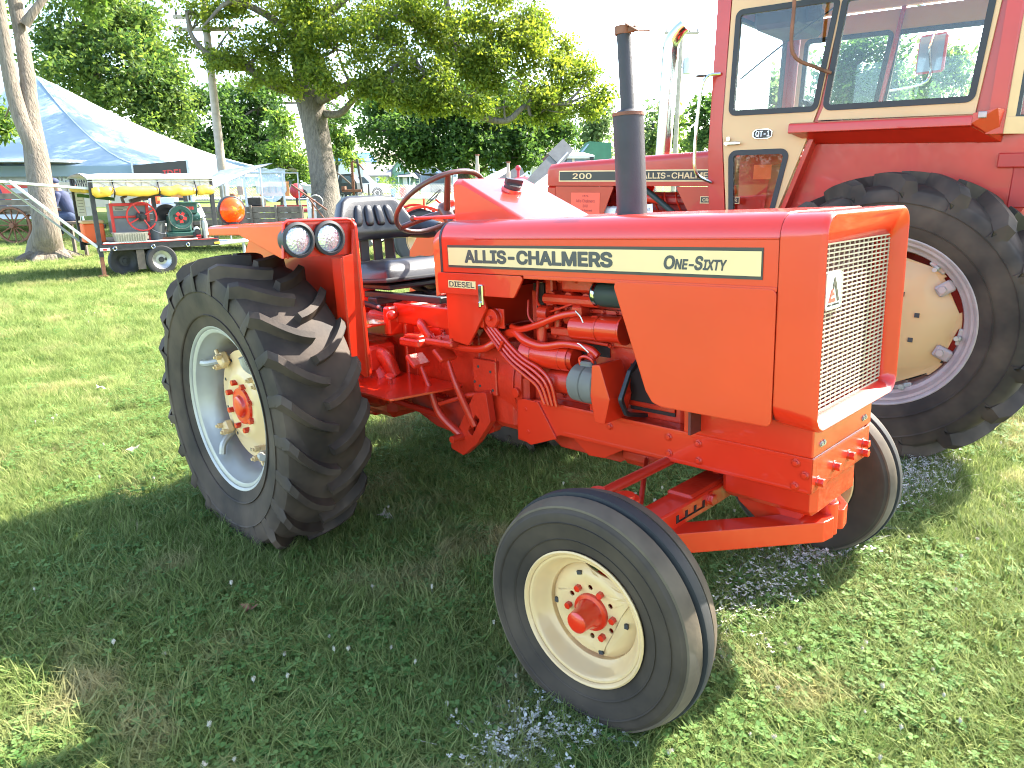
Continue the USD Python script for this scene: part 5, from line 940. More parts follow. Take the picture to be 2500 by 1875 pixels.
for i in range(8):
    p = sq(i / 8 * 2 * PI); Tn.part('side_pole', cyl((p[0], p[1], 0), (p[0], p[1], E_), .04, n=10), 'galvanised')
Tn.part('centre_pole', cyl((0, 0, 0), (0, 0, tz + .15), .06, n=10), 'galvanised')
for a in (PI / 4, -PI / 4): 
    p = sq(a); Tn.part('seam_rope', tube([(0, 0, tz + .02)] + [tuple(np.r_[sq(a) * (.02 + .98 * f), tz + (E_ - tz) * (1 - (1 - f) ** 1.55) + .03]) for f in np.linspace(.05, 1, 12)], .02, 5), 'tarp_white')

# ------------------------------------------------------------------ display trailer with machines on it
ua = math.atan2(.995, .1); A_ = np.array([-10.9, 1.6, 0.0])
DT = Thing('display_trailer', 'small open display trailer with white roof and rolled yellow side curtain', 'trailer', loc=A_, rz=ua)
LN, WD, DK, RF = 2.0, 1.7, .60, 1.70
for k in range(9): DT.part('deck_board', bx(-.02, LN, k * WD / 9 + .004, (k + 1) * WD / 9 - .004, DK - .05, DK), 'wood_grey')
DT.part('side_frame', bx(-.02, LN + .02, -.05, .0, DK - .13, DK - .01, .006), 'dark_iron')
DT.part('side_frame', bx(-.02, LN + .02, WD, WD + .05, DK - .13, DK - .01, .006), 'dark_iron')
DT.part('edge_rail', [bx(.05, LN * .82, -.06, -.005, DK + .0, DK + .022, .004)], 'tarp_white')
DT.part('red_strip', bx(.03, LN, -.055, -.05, DK - .012, DK - .002), 'bright_red')
for x in (.22, .85, 1.45): DT.part('tie_ring', xf(lathe([(.030, -.008), (.038, 0), (.030, .008), (.022, 0)], 18, closed=True), (x, -.062, DK - .09)), 'chrome')
DT.part('tail_lamp', [bx(-.02, .14, -.062, -.05, DK - .12, DK - .07, .004)], 'tarp_white'); DT.part('tail_lamp', bx(.03, .09, -.066, -.06, DK - .112, DK - .08), 'bright_red'); DT.part('side_marker', bx(1.93, 2.05, -.066, -.05, DK - .11, DK - .07, .004), 'tarp_yellow')
for x, y in ((0, 0), (0, WD), (LN, 0), (LN, WD), (1.38, WD)):
    DT.part('post', bx(x - .035, x + .035, y - .035, y + .035, .38 if x == 0 else DK - .1, RF, .004), 'dark_iron')
DT.part('foot', [bx(-.03, .03, -.03, .03, .03, .40), bx(-.10, .06, -.05, .05, .02, .06)], 'rust')
roof = []
for j, f in enumerate(np.linspace(0, 1, 9)): roof.append([(x, -.06 + f * (WD + .12), RF + .02 + .07 * math.sin(PI * f) + .01 * math.sin(x * 5 + j)) for x in np.linspace(-.06, LN + .06, 12)])
rv = np.array(roof).reshape(-1, 3); i_ = np.arange(8)[:, None] * 12 + np.arange(11)[None]; rq = np.stack([i_, i_ + 1, i_ + 13, i_ + 12], -1).reshape(-1, 4)
DT.part('roof_sheet', (np.vstack([rv, rv - [0, 0, .015]]), np.vstack([rq, rq[:, ::-1] + len(rv)])), 'tarp_white', smooth=60)
DT.part('roof_edge', [tube([(-.05, -.06, RF), (LN + .05, -.06, RF)], .018, 8), tube([(-.05, -.06, RF - .05), (LN + .05, -.06, RF - .045)], .007, 6)], 'tarp_white')
DT.part('side_flap', bx(.02, LN - .02, -.035, -.028, RF - .18, RF - .01), 'tarp_white')
for k in range(8): DT.part('lacing', [tube([(.06 + .25 * k, -.045, RF - .04), (.18 + .25 * k, -.05, RF - .09), (.30 + .25 * k, -.045, RF - .16)], .005, 5, 3), tube([(.30 + .25 * k, -.045, RF - .02), (.305 + .25 * k, -.045, RF - .16)], .006, 5)], 'steel')
rng = np.random.default_rng(4)
for x0, x1 in ((.0, .33), (.345, 1.06), (1.075, 1.70), (1.71, LN + .04)):
    xs = np.linspace(x0, x1, 9); rr = np.array([.05, .082, .088, .084, .09, .085, .088, .08, .05]) * rng.uniform(.92, 1.06, 9)
    DT.part('rolled_curtain', tube([(x, -.05 + rng.normal() * .006, RF - .215 + rng.normal() * .010) for x in xs], rr, 14, 0), 'tarp_yellow', smooth=60)
for x in (.338, 1.068, 1.705): DT.part('curtain_strap', tube([(x, -.02, RF - .02), (x, -.08, RF - .12), (x, -.14, RF - .215), (x, -.05, RF - .31)], .012, 6), 'black_paint')
DT.part('rear_curtain', tube([(-.02, y, RF - .19 + .006 * math.sin(y * 9)) for y in np.linspace(.1, WD - .05, 9)], .05, 12), 'tarp_yellow', smooth=60)
DT.part('rear_flap', [xf(bx(-1.45, 0, .0, WD, -.02, .02), (-.03, 0, RF - .16), ry=.10)], 'tarp_white', label='raised white tail flap held up by two struts')
DT.part('strut', tube([(-1.15, .0, RF - .03), (-.04, .0, DK - .05)], .025, 8), 'tarp_white'); DT.part('strut', tube([(-1.15, WD, RF - .03), (-.04, WD, DK - .05)], .022, 8), 'galvanised')
for k in range(7): DT.part('rear_lacing', tube([(-.03, .1 + .22 * k, RF - .02), (-.03, .2 + .22 * k, RF - .14), (-.03, .3 + .22 * k, RF - .02)], .006, 5), 'dark_iron')
def road_wheel(t, c, R, w, ax='y', rim='steel', name='wheel', side=-1):
    c = np.asarray(c, float); m = lambda p, n=36: lathe(p, n, c, ax, closed=True)
    rw = t.part(name, m([(.02, side * w * .12), (R * .35, side * w * .10), (R * .50, side * w * .3), (R * .62, side * w * .44), (R * .62, -side * w * .4), (R * .5, -side * w * .1), (.02, -side * w * .05)]), rim)
    t.part('tyre', m([(R * .58, -w * .40), (R * .72, -w * .5), (R * .93, -w * .48), (R, -w * .33), (R, w * .33), (R * .93, w * .48), (R * .72, w * .5), (R * .58, w * .4)]), 'tyre_black', under=rw)
    t.part('hub', lathe([(0, side * w * .2), (R * .16, side * w * .2), (R * .2, side * w * .1), (0, side * w * .08)], 16, c, ax), 'dark_iron', under=rw)
road_wheel(DT, (.97, .02, .265), .265, .17); road_wheel(DT, (.40, .22, .265), .265, .17, rim='dark_iron')
road_wheel(DT, (.97, WD - .05, .265), .265, .17, side=1)
DT.part('mud_flap', bx(.56, .69, -.03, -.015, .12, .48), 'wood_grey'); DT.part('axle', [cyl((1.05, 0, .27), (1.05, WD, .27), .03, n=10), bx(.3, 1.6, .3, .36, .38, .48), bx(.3, 1.6, WD - .36, WD - .3, .38, .48)], 'dark_iron')
DT.part('drawbar', [tube([(LN, .4, .45), (LN + .9, WD / 2, .45)], .035, 8), tube([(LN, WD - .4, .45), (LN + .9, WD / 2, .45)], .035, 8), cyl((LN + .8, WD / 2, .0), (LN + .8, WD / 2, .5), .03)], 'galvanised')
def ontr(name, label, cat, x, y, z=DK, rz=0, group=None):
    c, s_ = math.cos(ua), math.sin(ua); return Thing(name, label, cat, loc=A_ + np.array([c * x - s_ * y, s_ * x + c * y, z]), rz=ua + rz, group=group)
o = ontr('cooler', 'orange drink cooler with a cream lid beside the rear post of the display trailer', 'cooler', .02, .55)
o.part('body', bx(-.17, .17, -.15, .15, 0, .33, .02), 'cooler_orange'); o.part('lid', bx(-.18, .18, -.16, .16, .332, .385, .015), 'cab_cream'); o.part('handle', tube([(.175, -.12, .24), (.2, -.12, .30), (.2, .12, .30), (.175, .12, .24)], .012, 6), 'black_paint')
o = ontr('corn_sheller', 'grey hand machine in a red frame with a red spoked flywheel', 'machine', .60, .38)
o.part('housing', bx(-.30, .30, -.14, .22, .14, .66, .01), 'sheller_grey')
for x0, x1, z0, z1 in ((-.32, -.27, .10, .68), (.27, .32, .10, .68), (-.27, .27, .63, .68), (-.27, .27, .10, .15), (-.27, .27, .42, .455)): o.part('frame_bar', bx(x0, x1, -.165, -.135, z0, z1, .004), 'bright_red')
o.part('leg', [bx(-.31, -.27, -.15, -.11, 0, .1), bx(.27, .31, -.15, -.11, 0, .1)], 'bright_red')
pl_ = o.part('plate', bx(-.26, .0, -.142, -.138, .55, .635), 'tub_beige')
for k, (w_, zz) in enumerate(((.16, .610), (.20, .588), (.13, .565))): o.part('print', bx(-.23, -.23 + w_, -.1425, -.1421, zz, zz + .010), 'ink', under=pl_)
fw = o.part('flywheel', lathe([(.235, -.018), (.258, -.018), (.262, 0), (.258, .018), (.235, .018)], 40, (.17, -.24, .44), closed=True), 'bright_red')
for k in range(4):
    a = k * PI / 2 + .5; o.part('spoke', cyl((.17 + .05 * math.cos(a), -.24, .44 + .05 * math.sin(a)), (.17 + .24 * math.cos(a), -.24, .44 + .24 * math.sin(a)), .016, .012, 8), 'bright_red', under=fw)
o.part('hub', [lathe([(0, -.05), (.05, -.05), (.06, -.02), (.085, .0), (.085, .06), (0, .06)], 20, (.17, -.24, .44)), lathe([(0, -.09), (.03, -.09), (.03, -.05), (0, -.05)], 14, (.17, -.24, .44))], 'dark_iron', under=fw)
o.part('chute', [xf(bx(-.42, .42, -.06, .06, -.035, .035, .004), (.52, .25, .80), ry=-.26), tube([(.0, .2, .66), (-.02, .2, .76), (.06, .2, .80)], .03, 8)], 'wood_grey'); o.part('green_arm', xf(bx(-.30, .30, -.02, .02, -.03, .03), (-.42, .3, .78), ry=.14), 'jd_green')
o = ontr('plastic_tub', 'ribbed beige plastic tub in front of the red framed machine', 'tub', .52, .06)
V_ = []
o.part('tub', rings([ring_pts(.0, 0, 0, 0, 0)[:0] if False else np.array([(x * f, y * f, z) for x, y in [( .27 * math.cos(a) / max(abs(math.cos(a)), abs(math.sin(a))) , .12 * math.sin(a) / max(abs(math.cos(a)), abs(math.sin(a)))) for a in np.arange(40) / 40 * 2 * PI]]) for f, z in ((.88, 0), (1, .16), (1.03, .16), (1.03, .175), (.98, .175), (.86, .01))]), 'tub_beige', smooth=30)
for k in range(12): o.part('rib', xf(bx(-.006, .006, -.008, .006, 0, .15), (-.22 + .04 * k, -.112, .005), rx=.09), 'tub_beige')
o = ontr('bucket', 'dark grey plastic bucket with a wire bail on the display trailer', 'bucket', 1.02, .28)
o.part('pail', lathe([(0, .0), (.13, .0), (.165, .33), (.172, .33), (.172, .345), (.158, .345), (.125, .012), (0, .012)], 32, ax='z'), 'bucket_grey'); o.part('bail', tube([(-.17, 0, .32), (-.10, -.15, .20), (.10, -.17, .12), (.18, 0, .30)], .005, 5, 4), 'steel')
o = ontr('stationary_engine', 'dark green stationary engine with round flywheels on the display trailer', 'engine', 1.50, .42)
for x, y, r_, m_ in ((-.06, -.26, .215, 'engine_green'), (-.16, .26, .23, 'dark_iron')):
    fw = o.part('flywheel', lathe([(r_ * .70, -.025), (r_ * .95, -.03), (r_, -.025), (r_, .03), (r_ * .95, .035), (r_ * .70, .02)], 40, (x, y, .40), closed=True), m_)
    o.part('web', lathe([(.0, -.012), (r_ * .72, -.008), (r_ * .72, .008), (0, .012)], 30, (x, y, .40)), m_, under=fw)
    if y < 0:
        o.part('pin_stripe', lathe([(r_ * .97, -.031), (r_ * .985, -.031), (r_ * .985, -.027), (r_ * .97, -.027)], 40, (x, y, .40), closed=True), 'pink_rim', under=fw)
        for k in range(5):
            a = k / 5 * 2 * PI + .3; o.part('spoke', xf(cat_([bx(.02, .105, -.022, -.010, -.030, .030, .004)]), (x, y, .40), ry=a), 'bright_red', under=fw)
            o.part('web_hole', xf(cyl((.115, -.0135, 0), (.115, -.0145, 0), .022, n=12), (x, y, .40), ry=a + .63), 'dark_iron', under=fw)
    o.part('hub', lathe([(0, -.07), (.03, -.07), (.045, -.03), (.045, .03), (0, .03)], 18, (x, y, .40)), 'dark_iron', under=fw)
o.part('base', [bx(-.32, .30, -.20, .20, 0, .12, .01), bx(-.22, .15, -.16, .16, .12, .42, .03), cyl((.08, 0, .40), (.34, 0, .40), .10, n=20)], 'engine_green'); o.part('hopper', [bx(-.02, .30, -.13, .13, .46, .66, .01), bx(-.04, .32, -.15, .15, .64, .67, .006)], 'engine_green')
o.part('stencil', [bx(.04 + .05 * k, .08 + .05 * k, -.132, -.130, .53, .585) for k in range(4)], 'bright_red'); o.part('skid', bx(-.42, .42, -.26, -.16, .0, .05), 'rust')
o.part('exhaust_elbow', tube([(.30, 0, .60), (.37, 0, .62), (.38, 0, .55)], .022, 8, 4), 'steel')
for k, (x, h, m_) in enumerate(((1.83, .30, 'steel'), (1.89, .28, 'galvanised'))):
    o = ontr('gas_cylinder', ['grey metal cylinder standing at the right end of the display trailer', 'pale cylinder behind the grey one at the right end of the display trailer'][k], 'cylinder', x, .12 + .12 * k)
    o.part('body', lathe([(0, 0), (.036, 0), (.04, .01), (.04, h), (.03, h + .03), (.012, h + .045), (0, h + .045)], 20, ax='z'), m_)
    o.part('cap', ball((0, 0, h + .06), .026), 'steel')
o = ontr('card_sign', 'white card on a clip leaning beside the green engine', 'sign', 1.84, .35)
o.part('card', xf(bx(-.085, .085, -.003, .003, -.09, .09), (0, 0, .46), ry=-.25, rx=-.2), 'paper_white', smooth=False); o.part('stand', cyl((0, .02, 0), (0, .02, .42), .006, n=6), 'steel')
o = ontr('magneto', 'small black engine part with red plugs next to the green flywheel', 'engine part', 1.68, .10)
o.part('body', [bx(-.06, .06, -.05, .05, .02, .13, .015), lathe([(0, -.02), (.05, -.02), (.055, 0), (.05, .02), (0, .02)], 18, (0, -.05, .13))], 'dark_iron'); o.part('plug', [cyl((-.03, -.06, .02), (.05, -.06, .02), .016, n=8)], 'bright_red'); o.part('plug', [cyl((-.03, -.06, .06), (.05, -.06, .06), .016, n=8)], 'bright_red'); o.part('cap', lathe([(0, .16), (.05, .16), (.055, .19), (.02, .22), (0, .22)], 16, ax='z'), 'tarp_white')
o = ontr('notice_board', 'tall cream printed notice hanging at the rear of the display trailer', 'notice', -.02, 1.05)
o.part('sheet', xf(bx(-.004, .004, -.10, .10, 0, .42), (0, 0, .44), rz=.55), 'tub_beige', smooth=False)
for k in range(6): o.part('print_line', xf(bx(-.006, -.0045, -.07, .07 - .03 * (k % 2), 0, .008), (0, 0, .50 + .055 * k), rz=.55), 'ink', smooth=False)

# ------------------------------------------------------------------ wagons and stalls on the left
def vthing(name, label, cat, px, d, group=None): return Thing(name, label, cat, loc=gp(px, d), rz=VIEWZ, group=group)
k = 17.5 / FPX
w = vthing('wooden_wagon', 'long grey wooden wagon with plank sides behind the display trailer', 'wagon', 545, 17.5)
for x0, x1 in ((-2.2, -.02), (.02, 2.0)):
    for j in range(3): w.part('plank', bx(x0, x1, -.02, .02, .62 + .145 * j, .755 + .145 * j, .004), 'wood_grey')
for x in (-2.1, -1.4, -.7, .0, .75, 1.35, 1.95): w.part('stake', bx(x - .03, x + .03, -.055, -.021, .55, 1.08, .004), 'wood_grey')
w.part('bed', bx(-2.2, 2.0, 0.02, 1.6, .55, .62), 'wood_grey')
for x in (-1.5, 1.4):
    for y in (.2, 1.4): road_wheel(w, (x, y, .32), .32, .16, rim='rust')
o = vthing('steel_beam', 'rusty angled steel lever standing on the end of the wooden wagon', 'lever', 760, 17.0)
P0, P1 = np.array([-.36, 0, 1.55]), np.array([.42, 0, .98]); o.part('bar', tube([P0, P1], .022, 8), 'rust'); o.part('bar', tube([[.05, -.05, 1.22], [.40, -.05, .72]], .02, 8), 'rust'); o.part('stand', tube([[.1, 0, 1.2], [.05, 0, 0]], .03, 8), 'rust')
o = vthing('spoked_wheel', 'grey iron hoop wheel leaning on the end of the wooden wagon', 'wheel', 778, 17.2)
o.part('hoop', xf(lathe([(.17, -.01), (.182, 0), (.17, .01), (.158, 0)], 32, closed=True), (0, 0, 1.14), rz=.5), 'steel'); o.part('panel', xf(bx(-.10, .10, -.01, .01, .75, 1.22), (-.12, .05, 0), rz=.2), 'galvanised')
w = vthing('old_wagon', 'old wooden wagon with big spoked wheels behind the twin stemmed tree', 'wagon', 40, 20)
for j in range(3): w.part('plank', bx(-1.6, 1.2, -.03, .03, .85 + .17 * j, 1.0 + .17 * j, .004), 'wood_grey')
w.part('bed', bx(-1.6, 1.2, 0, 1.3, .78, .85), 'wood_grey')
for x, y in ((.0, -.05), (.0, 1.3), (-1.4, -.05)):
    fw = w.part('spoked_wheel', lathe([(.44, -.03), (.49, -.03), (.49, .03), (.44, .03)], 36, (x, y, .49), closed=True), 'rust')
    for q in range(12): w.part('spoke', cyl((x, y, .49), (x + .45 * math.cos(q * PI / 6), y, .49 + .45 * math.sin(q * PI / 6)), .022, .016, 6), 'rust', under=fw)
    w.part('hub', cyl((x, y - .09, .49), (x, y + .09, .49), .07, n=12), 'rust', under=fw)
w = vthing('food_trailer', 'white sales trailer with red stripe and open serving hatch at the left edge', 'trailer', 40, 24)
w.part('body', bx(-3.2, 1.4, 0, 2.2, .45, 1.15), 'siding_white'); w.part('back_wall', bx(-3.2, 1.4, 1.6, 2.2, 1.15, 2.3), 'siding_white'); w.part('counter', bx(-3.2, 1.45, -.25, .1, 1.02, 1.10), 'galvanised')
w.part('roof', bx(-3.3, 1.5, -.5, 2.3, 2.25, 2.35), 'tarp_white'); w.part('stripe', bx(-1.2, 1.4, 1.59, 1.6, 1.42, 1.52), 'bright_red')
w.part('sign_text', lettering('EQUIP', .20, (.02, 1.585, 1.62), (1, 0, 0), (0, 0, 1), width=1.1, depth=.01, bold=True), 'car_silver', smooth=False)
for x in (-3.1, 1.35): w.part('post', bx(x - .04, x + .04, -.2, -.12, 1.1, 2.25), 'siding_white')
o = vthing('pennant', 'red triangular pennant hanging under the awning at the left edge', 'pennant', 35, 21); o.part('cloth', prism([(-.17, 1.55), (.17, 1.55), (.08, .98), (-.02, .98)], 'y', -.01, .01), 'bright_red')
o = vthing('cloth_drape', 'dark purple drape beside the red pennant', 'drape', 20, 21.5); o.part('cloth', prism([(-.15, 1.65), (.08, 1.65), (.12, .9), (-.08, .9)], 'y', -.012, .012), 'purple_cloth')
# person seated on the wagon behind the rear of the trailer
def limbs_mesh(bones, edge=.03):
    parts_ = []
    for (a, ra), (b, rb) in bones:
        s1 = manifold3d.Manifold.sphere(ra, 16).translate(list(map(float, a))); s2 = manifold3d.Manifold.sphere(rb, 16).translate(list(map(float, b)))
        parts_.append(manifold3d.Manifold.batch_hull([s1, s2]))
    m = manifold3d.Manifold.batch_boolean(parts_, manifold3d.OpType.Add).refine_to_length(edge).to_mesh()
    m = trimesh.Trimesh(m.vert_properties[:, :3], m.tri_verts); trimesh.smoothing.filter_taubin(m, iterations=8); return m
pp = vthing('person', 'person in a dark navy shirt and jeans sitting behind the rear of the display trailer', 'person', 183, 16.6)
hip, ch, nk, hd = np.array([.0, 0, .92]), np.array([-.14, -.02, 1.30]), np.array([-.19, -.03, 1.46]), np.array([-.25, -.05, 1.60])
pp.part('body', limbs_mesh([((hip, .13), (ch, .15)), ((ch, .14), (nk, .055)), ((nk, .05), (hd, .085)), ((hd, .088), (hd + [-.02, -.02, .05], .085))] + [b for s in (-1, 1) for b in (((ch + [0, s * .17, .06], .06), ([-.22, s * .23 - .03, 1.05], .045)), (([-.22, s * .23 - .03, 1.05], .044), ([-.42, s * .15 - .08, 1.02], .032)), (([-.42, s * .15 - .08, 1.02], .034), ([-.50, s * .13 - .09, 1.0], .03)), ((hip + [0, s * .09, -.02], .095), ([-.40, s * .12, .90], .075)), (([-.40, s * .12, .90], .07), ([-.38, s * .12, .48], .045)), (([-.38, s * .12, .48], .045), ([-.50, s * .12, .44], .035)))]), 'skin', smooth=60)
pp.part('shirt', limbs_mesh([((hip + [0, 0, .04], .142), (ch, .165)), ((ch, .155), (nk - [0, 0, .05], .075))] + [((ch + [0, s * .17, .06], .075), ([-.19, s * .225 - .02, 1.14], .06)) for s in (-1, 1)]), 'navy_cloth', smooth=60)
pp.part('jeans', limbs_mesh([b for s in (-1, 1) for b in (((hip + [0, s * .07, -.03], .125), ([-.40, s * .12, .90], .085)), (([-.40, s * .12, .90], .082), ([-.38, s * .12, .52], .06)))]), 'denim', smooth=60)
pp.part('cap', [ball(hd + [.005, 0, .055], .098, 2, (1, 1, .8)), bx(hd[0] - .19, hd[0] - .06, hd[1] - .06, hd[1] + .06, hd[2] + .045, hd[2] + .058, .004)], 'navy_cloth')
bn = vthing('bench', 'plain wooden bench under the seated person', 'bench', 183, 16.6); bn.part('seat', bx(-.25, .4, -.3, .3, .72, .78, .01), 'wood_grey')
for x in (-.2, .35):
    for y in (-.25, .25): bn.part('leg', bx(x - .03, x + .03, y - .03, y + .03, 0, .72), 'wood_grey')
# exhibits on boards, banner
for x, lab in ((-1.9, 'leftmost pale picture board on legs behind the red framed machine'), (-1.0, 'middle pale picture board on legs behind the wagon'), (-.1, 'pale picture board on legs nearest the white fronted table')):
    w = vthing('picture_board', lab, 'picture board', 330, 20.5)
    w.part('board', bx(x - .42, x + .42, -.02, .02, .95, 1.62), 'tub_beige')
    for q, c in enumerate(('poster_orange', 'jd_green', 'pink_rim', 'ink')): w.part('picture', bx(x - .36 + .19 * q, x - .21 + .19 * q, -.03, -.021, 1.32, 1.50), c); w.part('picture_inner', bx(x - .34 + .19 * q, x - .23 + .19 * q, -.034, -.031, 1.34, 1.48), 'tub_beige')
    for s in (-.4, .4): w.part('leg', bx(x + s - .02, x + s + .02, -.02, .02, 0, .95), 'galvanised')
w = vthing('sales_table', 'white fronted table with boxes behind the wagon', 'table', 425, 19.5)
w.part('top', bx(-.55, .65, -.3, .3, 1.03, 1.06), 'galvanised'); w.part('front', bx(-.55, .65, -.31, -.30, .75, 1.03), 'siding_white'); w.part('leg', [cyl((-.53, 0, 0), (-.53, 0, 1.22), .03)], 'siding_white'); w.part('leg', [cyl((.63, 0, 0), (.63, 0, 1.22), .03)], 'siding_white')
o = vthing('carton', 'orange carton at the left end of the white fronted table', 'box', 392, 19.4); o.part('box', bx(-.09, .09, -.1, .1, 1.065, 1.24, .004), 'cooler_orange')
o = vthing('carton', 'white carton in the middle of the white fronted table', 'box', 425, 19.4); o.part('box', bx(-.20, .20, -.1, .1, 1.065, 1.22, .004), 'siding_white')
w = vthing('banner', 'dark brown banner with red lettering above the yellow curtain', 'banner', 414, 25)
kk = 25 / FPX; w.part('cloth', prism([(-66 * kk, 1.0), (64 * kk, 1.0), (64 * kk, 1.68 + 44 * kk), (-66 * kk, 1.68 + 33 * kk)], 'y', -.01, .01), 'decal_dark')
w.part('lettering', lettering('IDEL', .24, (5 * kk, -.012, 1.68 + 4 * kk), (1, 0, .06), (0, 0, 1), width=50 * kk, depth=.004, bold=True), 'bright_red', smooth=False)
w.part('lettering', lettering('LLS', .16, (-40 * kk, -.012, 1.12), (1, 0, .04), (0, 0, 1), width=20 * kk, depth=.004, bold=True), 'tarp_white', smooth=False)
w.part('emblem', prism([(-4 * kk, 1.05), (18 * kk, 1.05), (7 * kk, 1.30)], 'y', -.016, -.011), 'machine_green'); w.part('emblem', prism([(16 * kk, 1.08), (52 * kk, 1.08), (52 * kk, 1.3), (16 * kk, 1.26)], 'y', -.016, -.011), 'poster_orange')
for x in (-67, 65): w.part('pole', cyl((x * kk, 0, 0), (x * kk, 0, 1.72 + 42 * kk), .035, n=10), 'galvanised')
# white awnings
w = vthing('awning', 'slanting off white awning sheet on thin poles left of the plastic tent', 'awning', 580, 21)
kk = 21 / FPX; zz = lambda y: 1.68 + (438 - y) * kk
av = np.array([(-88 * kk, -.6, zz(466)), (-62 * kk, 1.2, zz(416)), (72 * kk, 1.2, zz(399)), (62 * kk, .3, zz(412)), (4 * kk, -.6, zz(446)), (-20 * kk, -.7, zz(458))])
w.part('sheet', (np.vstack([av, av - [0, 0, .015]]), np.array([(0, 1, 2), (0, 2, 3), (0, 3, 4), (0, 4, 5), (6, 8, 7), (6, 9, 8), (6, 10, 9), (6, 11, 10)])), 'tarp_white', smooth=False)
for p in (av[4], av[0], av[3], av[1]): w.part('pole', cyl((p[0], p[1], 0), (p[0], p[1], p[2]), .022, n=8), 'galvanised')
w = vthing('plastic_tent', 'small frame tent with clear plastic top and picture panels', 'tent', 645, 25)
kk = 25 / FPX; rz_ = lambda y: 1.68 + (438 - y) * kk
px_ = lambda p: (p - 645) * kk
rs = [[(px_(x), y, z + .03 * math.sin(x * .4)) for x in np.linspace(585, 728, 14)] for y, z in ((-.9, rz_(455)), (-.88, rz_(436)), (-.8, rz_(420)), (0, rz_(414)), (.9, rz_(420)))]
rv = np.array(rs).reshape(-1, 3); i_ = np.arange(4)[:, None] * 14 + np.arange(13)[None]
w.part('plastic_top', (rv, np.stack([i_, i_ + 1, i_ + 15, i_ + 14], -1).reshape(-1, 4)), 'clear_sheet', smooth=60)
for x, y in ((590, -.88), (632, -.88), (722, -.88), (590, .88), (632, .88), (722, .88)): w.part('post', cyl((px_(x), y, 0), (px_(x), y, rz_(425)), .026, n=8), 'galvanised')
w.part('roof_bar', [cyl((px_(588), y, rz_(424)), (px_(724), y, rz_(424)), .024, n=8) for y in (-.88, .88)], 'galvanised', kind='stuff')
for x in (650, 737): w.part('guy_strut', tube([(px_(632 if x == 650 else 722), -.9, rz_(430)), (px_(x), -1.3, 0)], .015, 6), 'galvanised')
w.part('picture_panel', bx(px_(640), px_(712), .2, .23, rz_(478), rz_(444)), 'poster_orange')
for q in range(8): w.part('photo', bx(px_(646 + 8 * q), px_(651 + 8 * q), .185, .199, rz_(470 - 3 * (q % 2)), rz_(456)), 'tub_beige' if q % 2 else 'wood_grey')
sg = [[(px_(642 + 68 * f), .05 - .1 * g, rz_(446 + g * (22 + 24 * math.sin(PI * f)))) for f in np.linspace(0, 1, 11)] for g in np.linspace(0, 1, 6)]
sv = np.array(sg).reshape(-1, 3); i_ = np.arange(5)[:, None] * 11 + np.arange(10)[None]
w.part('plastic_curtain', (sv, np.stack([i_, i_ + 1, i_ + 12, i_ + 11], -1).reshape(-1, 4)), 'clear_sheet', smooth=60)
w = vthing('red_implement', 'low red implement with black tyres between the plastic tent and the oak', 'implement', 735, 29)
for x in (-.55, -.1): road_wheel(w, (x, -.2, .28), .28, .2, rim='tarp_white')
w.part('frame', [bx(-.7, 1.0, -.2, .6, .42, .52), bx(-.9, .4, -.1, .0, .62, .68)], 'field_red'); w.part('drum', ball((-.05, .1, 1.22), .26, 2, (1, 1, 1.1)), 'field_red'); w.part('mast', cyl((-.05, .1, .5), (-.05, .1, 1.1), .05), 'dark_iron')
w = vthing('dark_implement', 'dark farm implement in the shade left of the plastic tent', 'implement', 600, 28)
for x in (-.2, .4): road_wheel(w, (x, -.2, .32), .32, .2, rim='dark_iron')
w.part('frame', [bx(-.8, .8, 0, .8, .55, .68), bx(-.7, -.3, .1, .5, .68, 1.15, .04)], 'rust'); w.part('box', bx(.1, .7, .1, .7, .68, 1.0, .03), 'dark_iron'); w.part('panel', bx(-.12, .10, -.05, 0, 1.1, 1.7), 'pink_rim')

# ------------------------------------------------------------------ middle distance: mower, third tractor, elevators
w = vthing('sickle_mower', 'rusty horse mower with an upright toothed cutter bar', 'mower', 880, 30)
kk = 30 / FPX; Z = lambda y: 1.68 + (437 - y) * kk; X = lambda p: (p - 880) * kk
w.part('cutter_bar', bx(X(869), X(874), -.03, .03, Z(475), Z(398)), 'rust')
for q in range(14): w.part('tooth', prism([(X(869), Z(472 - 5 * q)), (X(866.5), Z(470.5 - 5 * q)), (X(869), Z(469 - 5 * q))], 'y', -.01, .01), 'rust')
w.part('dark_post', tube([(X(893), 0, Z(470)), (X(884), 0, Z(392))], .05, 8), 'dark_iron'); w.part('swath_arm', tube([(X(873), 0, Z(397)), (X(888), 0, Z(404)), (X(899), 0, Z(418))], .03, 8), 'rust'); w.part('shaft', tube([(X(824), .2, Z(419)), (X(842), .1, Z(430)), (X(870), 0, Z(454))], .035, 8), 'wood_grey')
w.part('frame', [bx(X(846), X(892), -.2, .2, Z(468), Z(462)), bx(X(845), X(852), -.2, .2, Z(465), Z(455))], 'rust')
for x in (858, 885): w.part('wheel', lathe([(.28, -.05), (.33, -.05), (.33, .05), (.28, .05)], 28, (X(x), -.3, .33), closed=True), 'rust')
rng = np.random.default_rng(9)
w = vthing('scrap_rake', 'dark tangle of rake tines lying behind the seat', 'rake', 912, 31); kk = 31 / FPX
for q in range(46):
    a = rng.uniform(0, PI); r_ = rng.uniform(.25, .62); cx_ = rng.normal() * .28; w.part('tine', tube([(cx_ + r_ * math.cos(a + t), rng.normal() * .15, .25 + abs(r_ * math.sin(a + t))) for t in np.linspace(0, 1.1, 6)], .014, 5), 'dark_iron')
w.part('beam', [bx(-.9, .9, -.05, .05, .42, .52), bx(-.1, -.04, -.04, .04, .4, 1.45)], 'dark_iron')
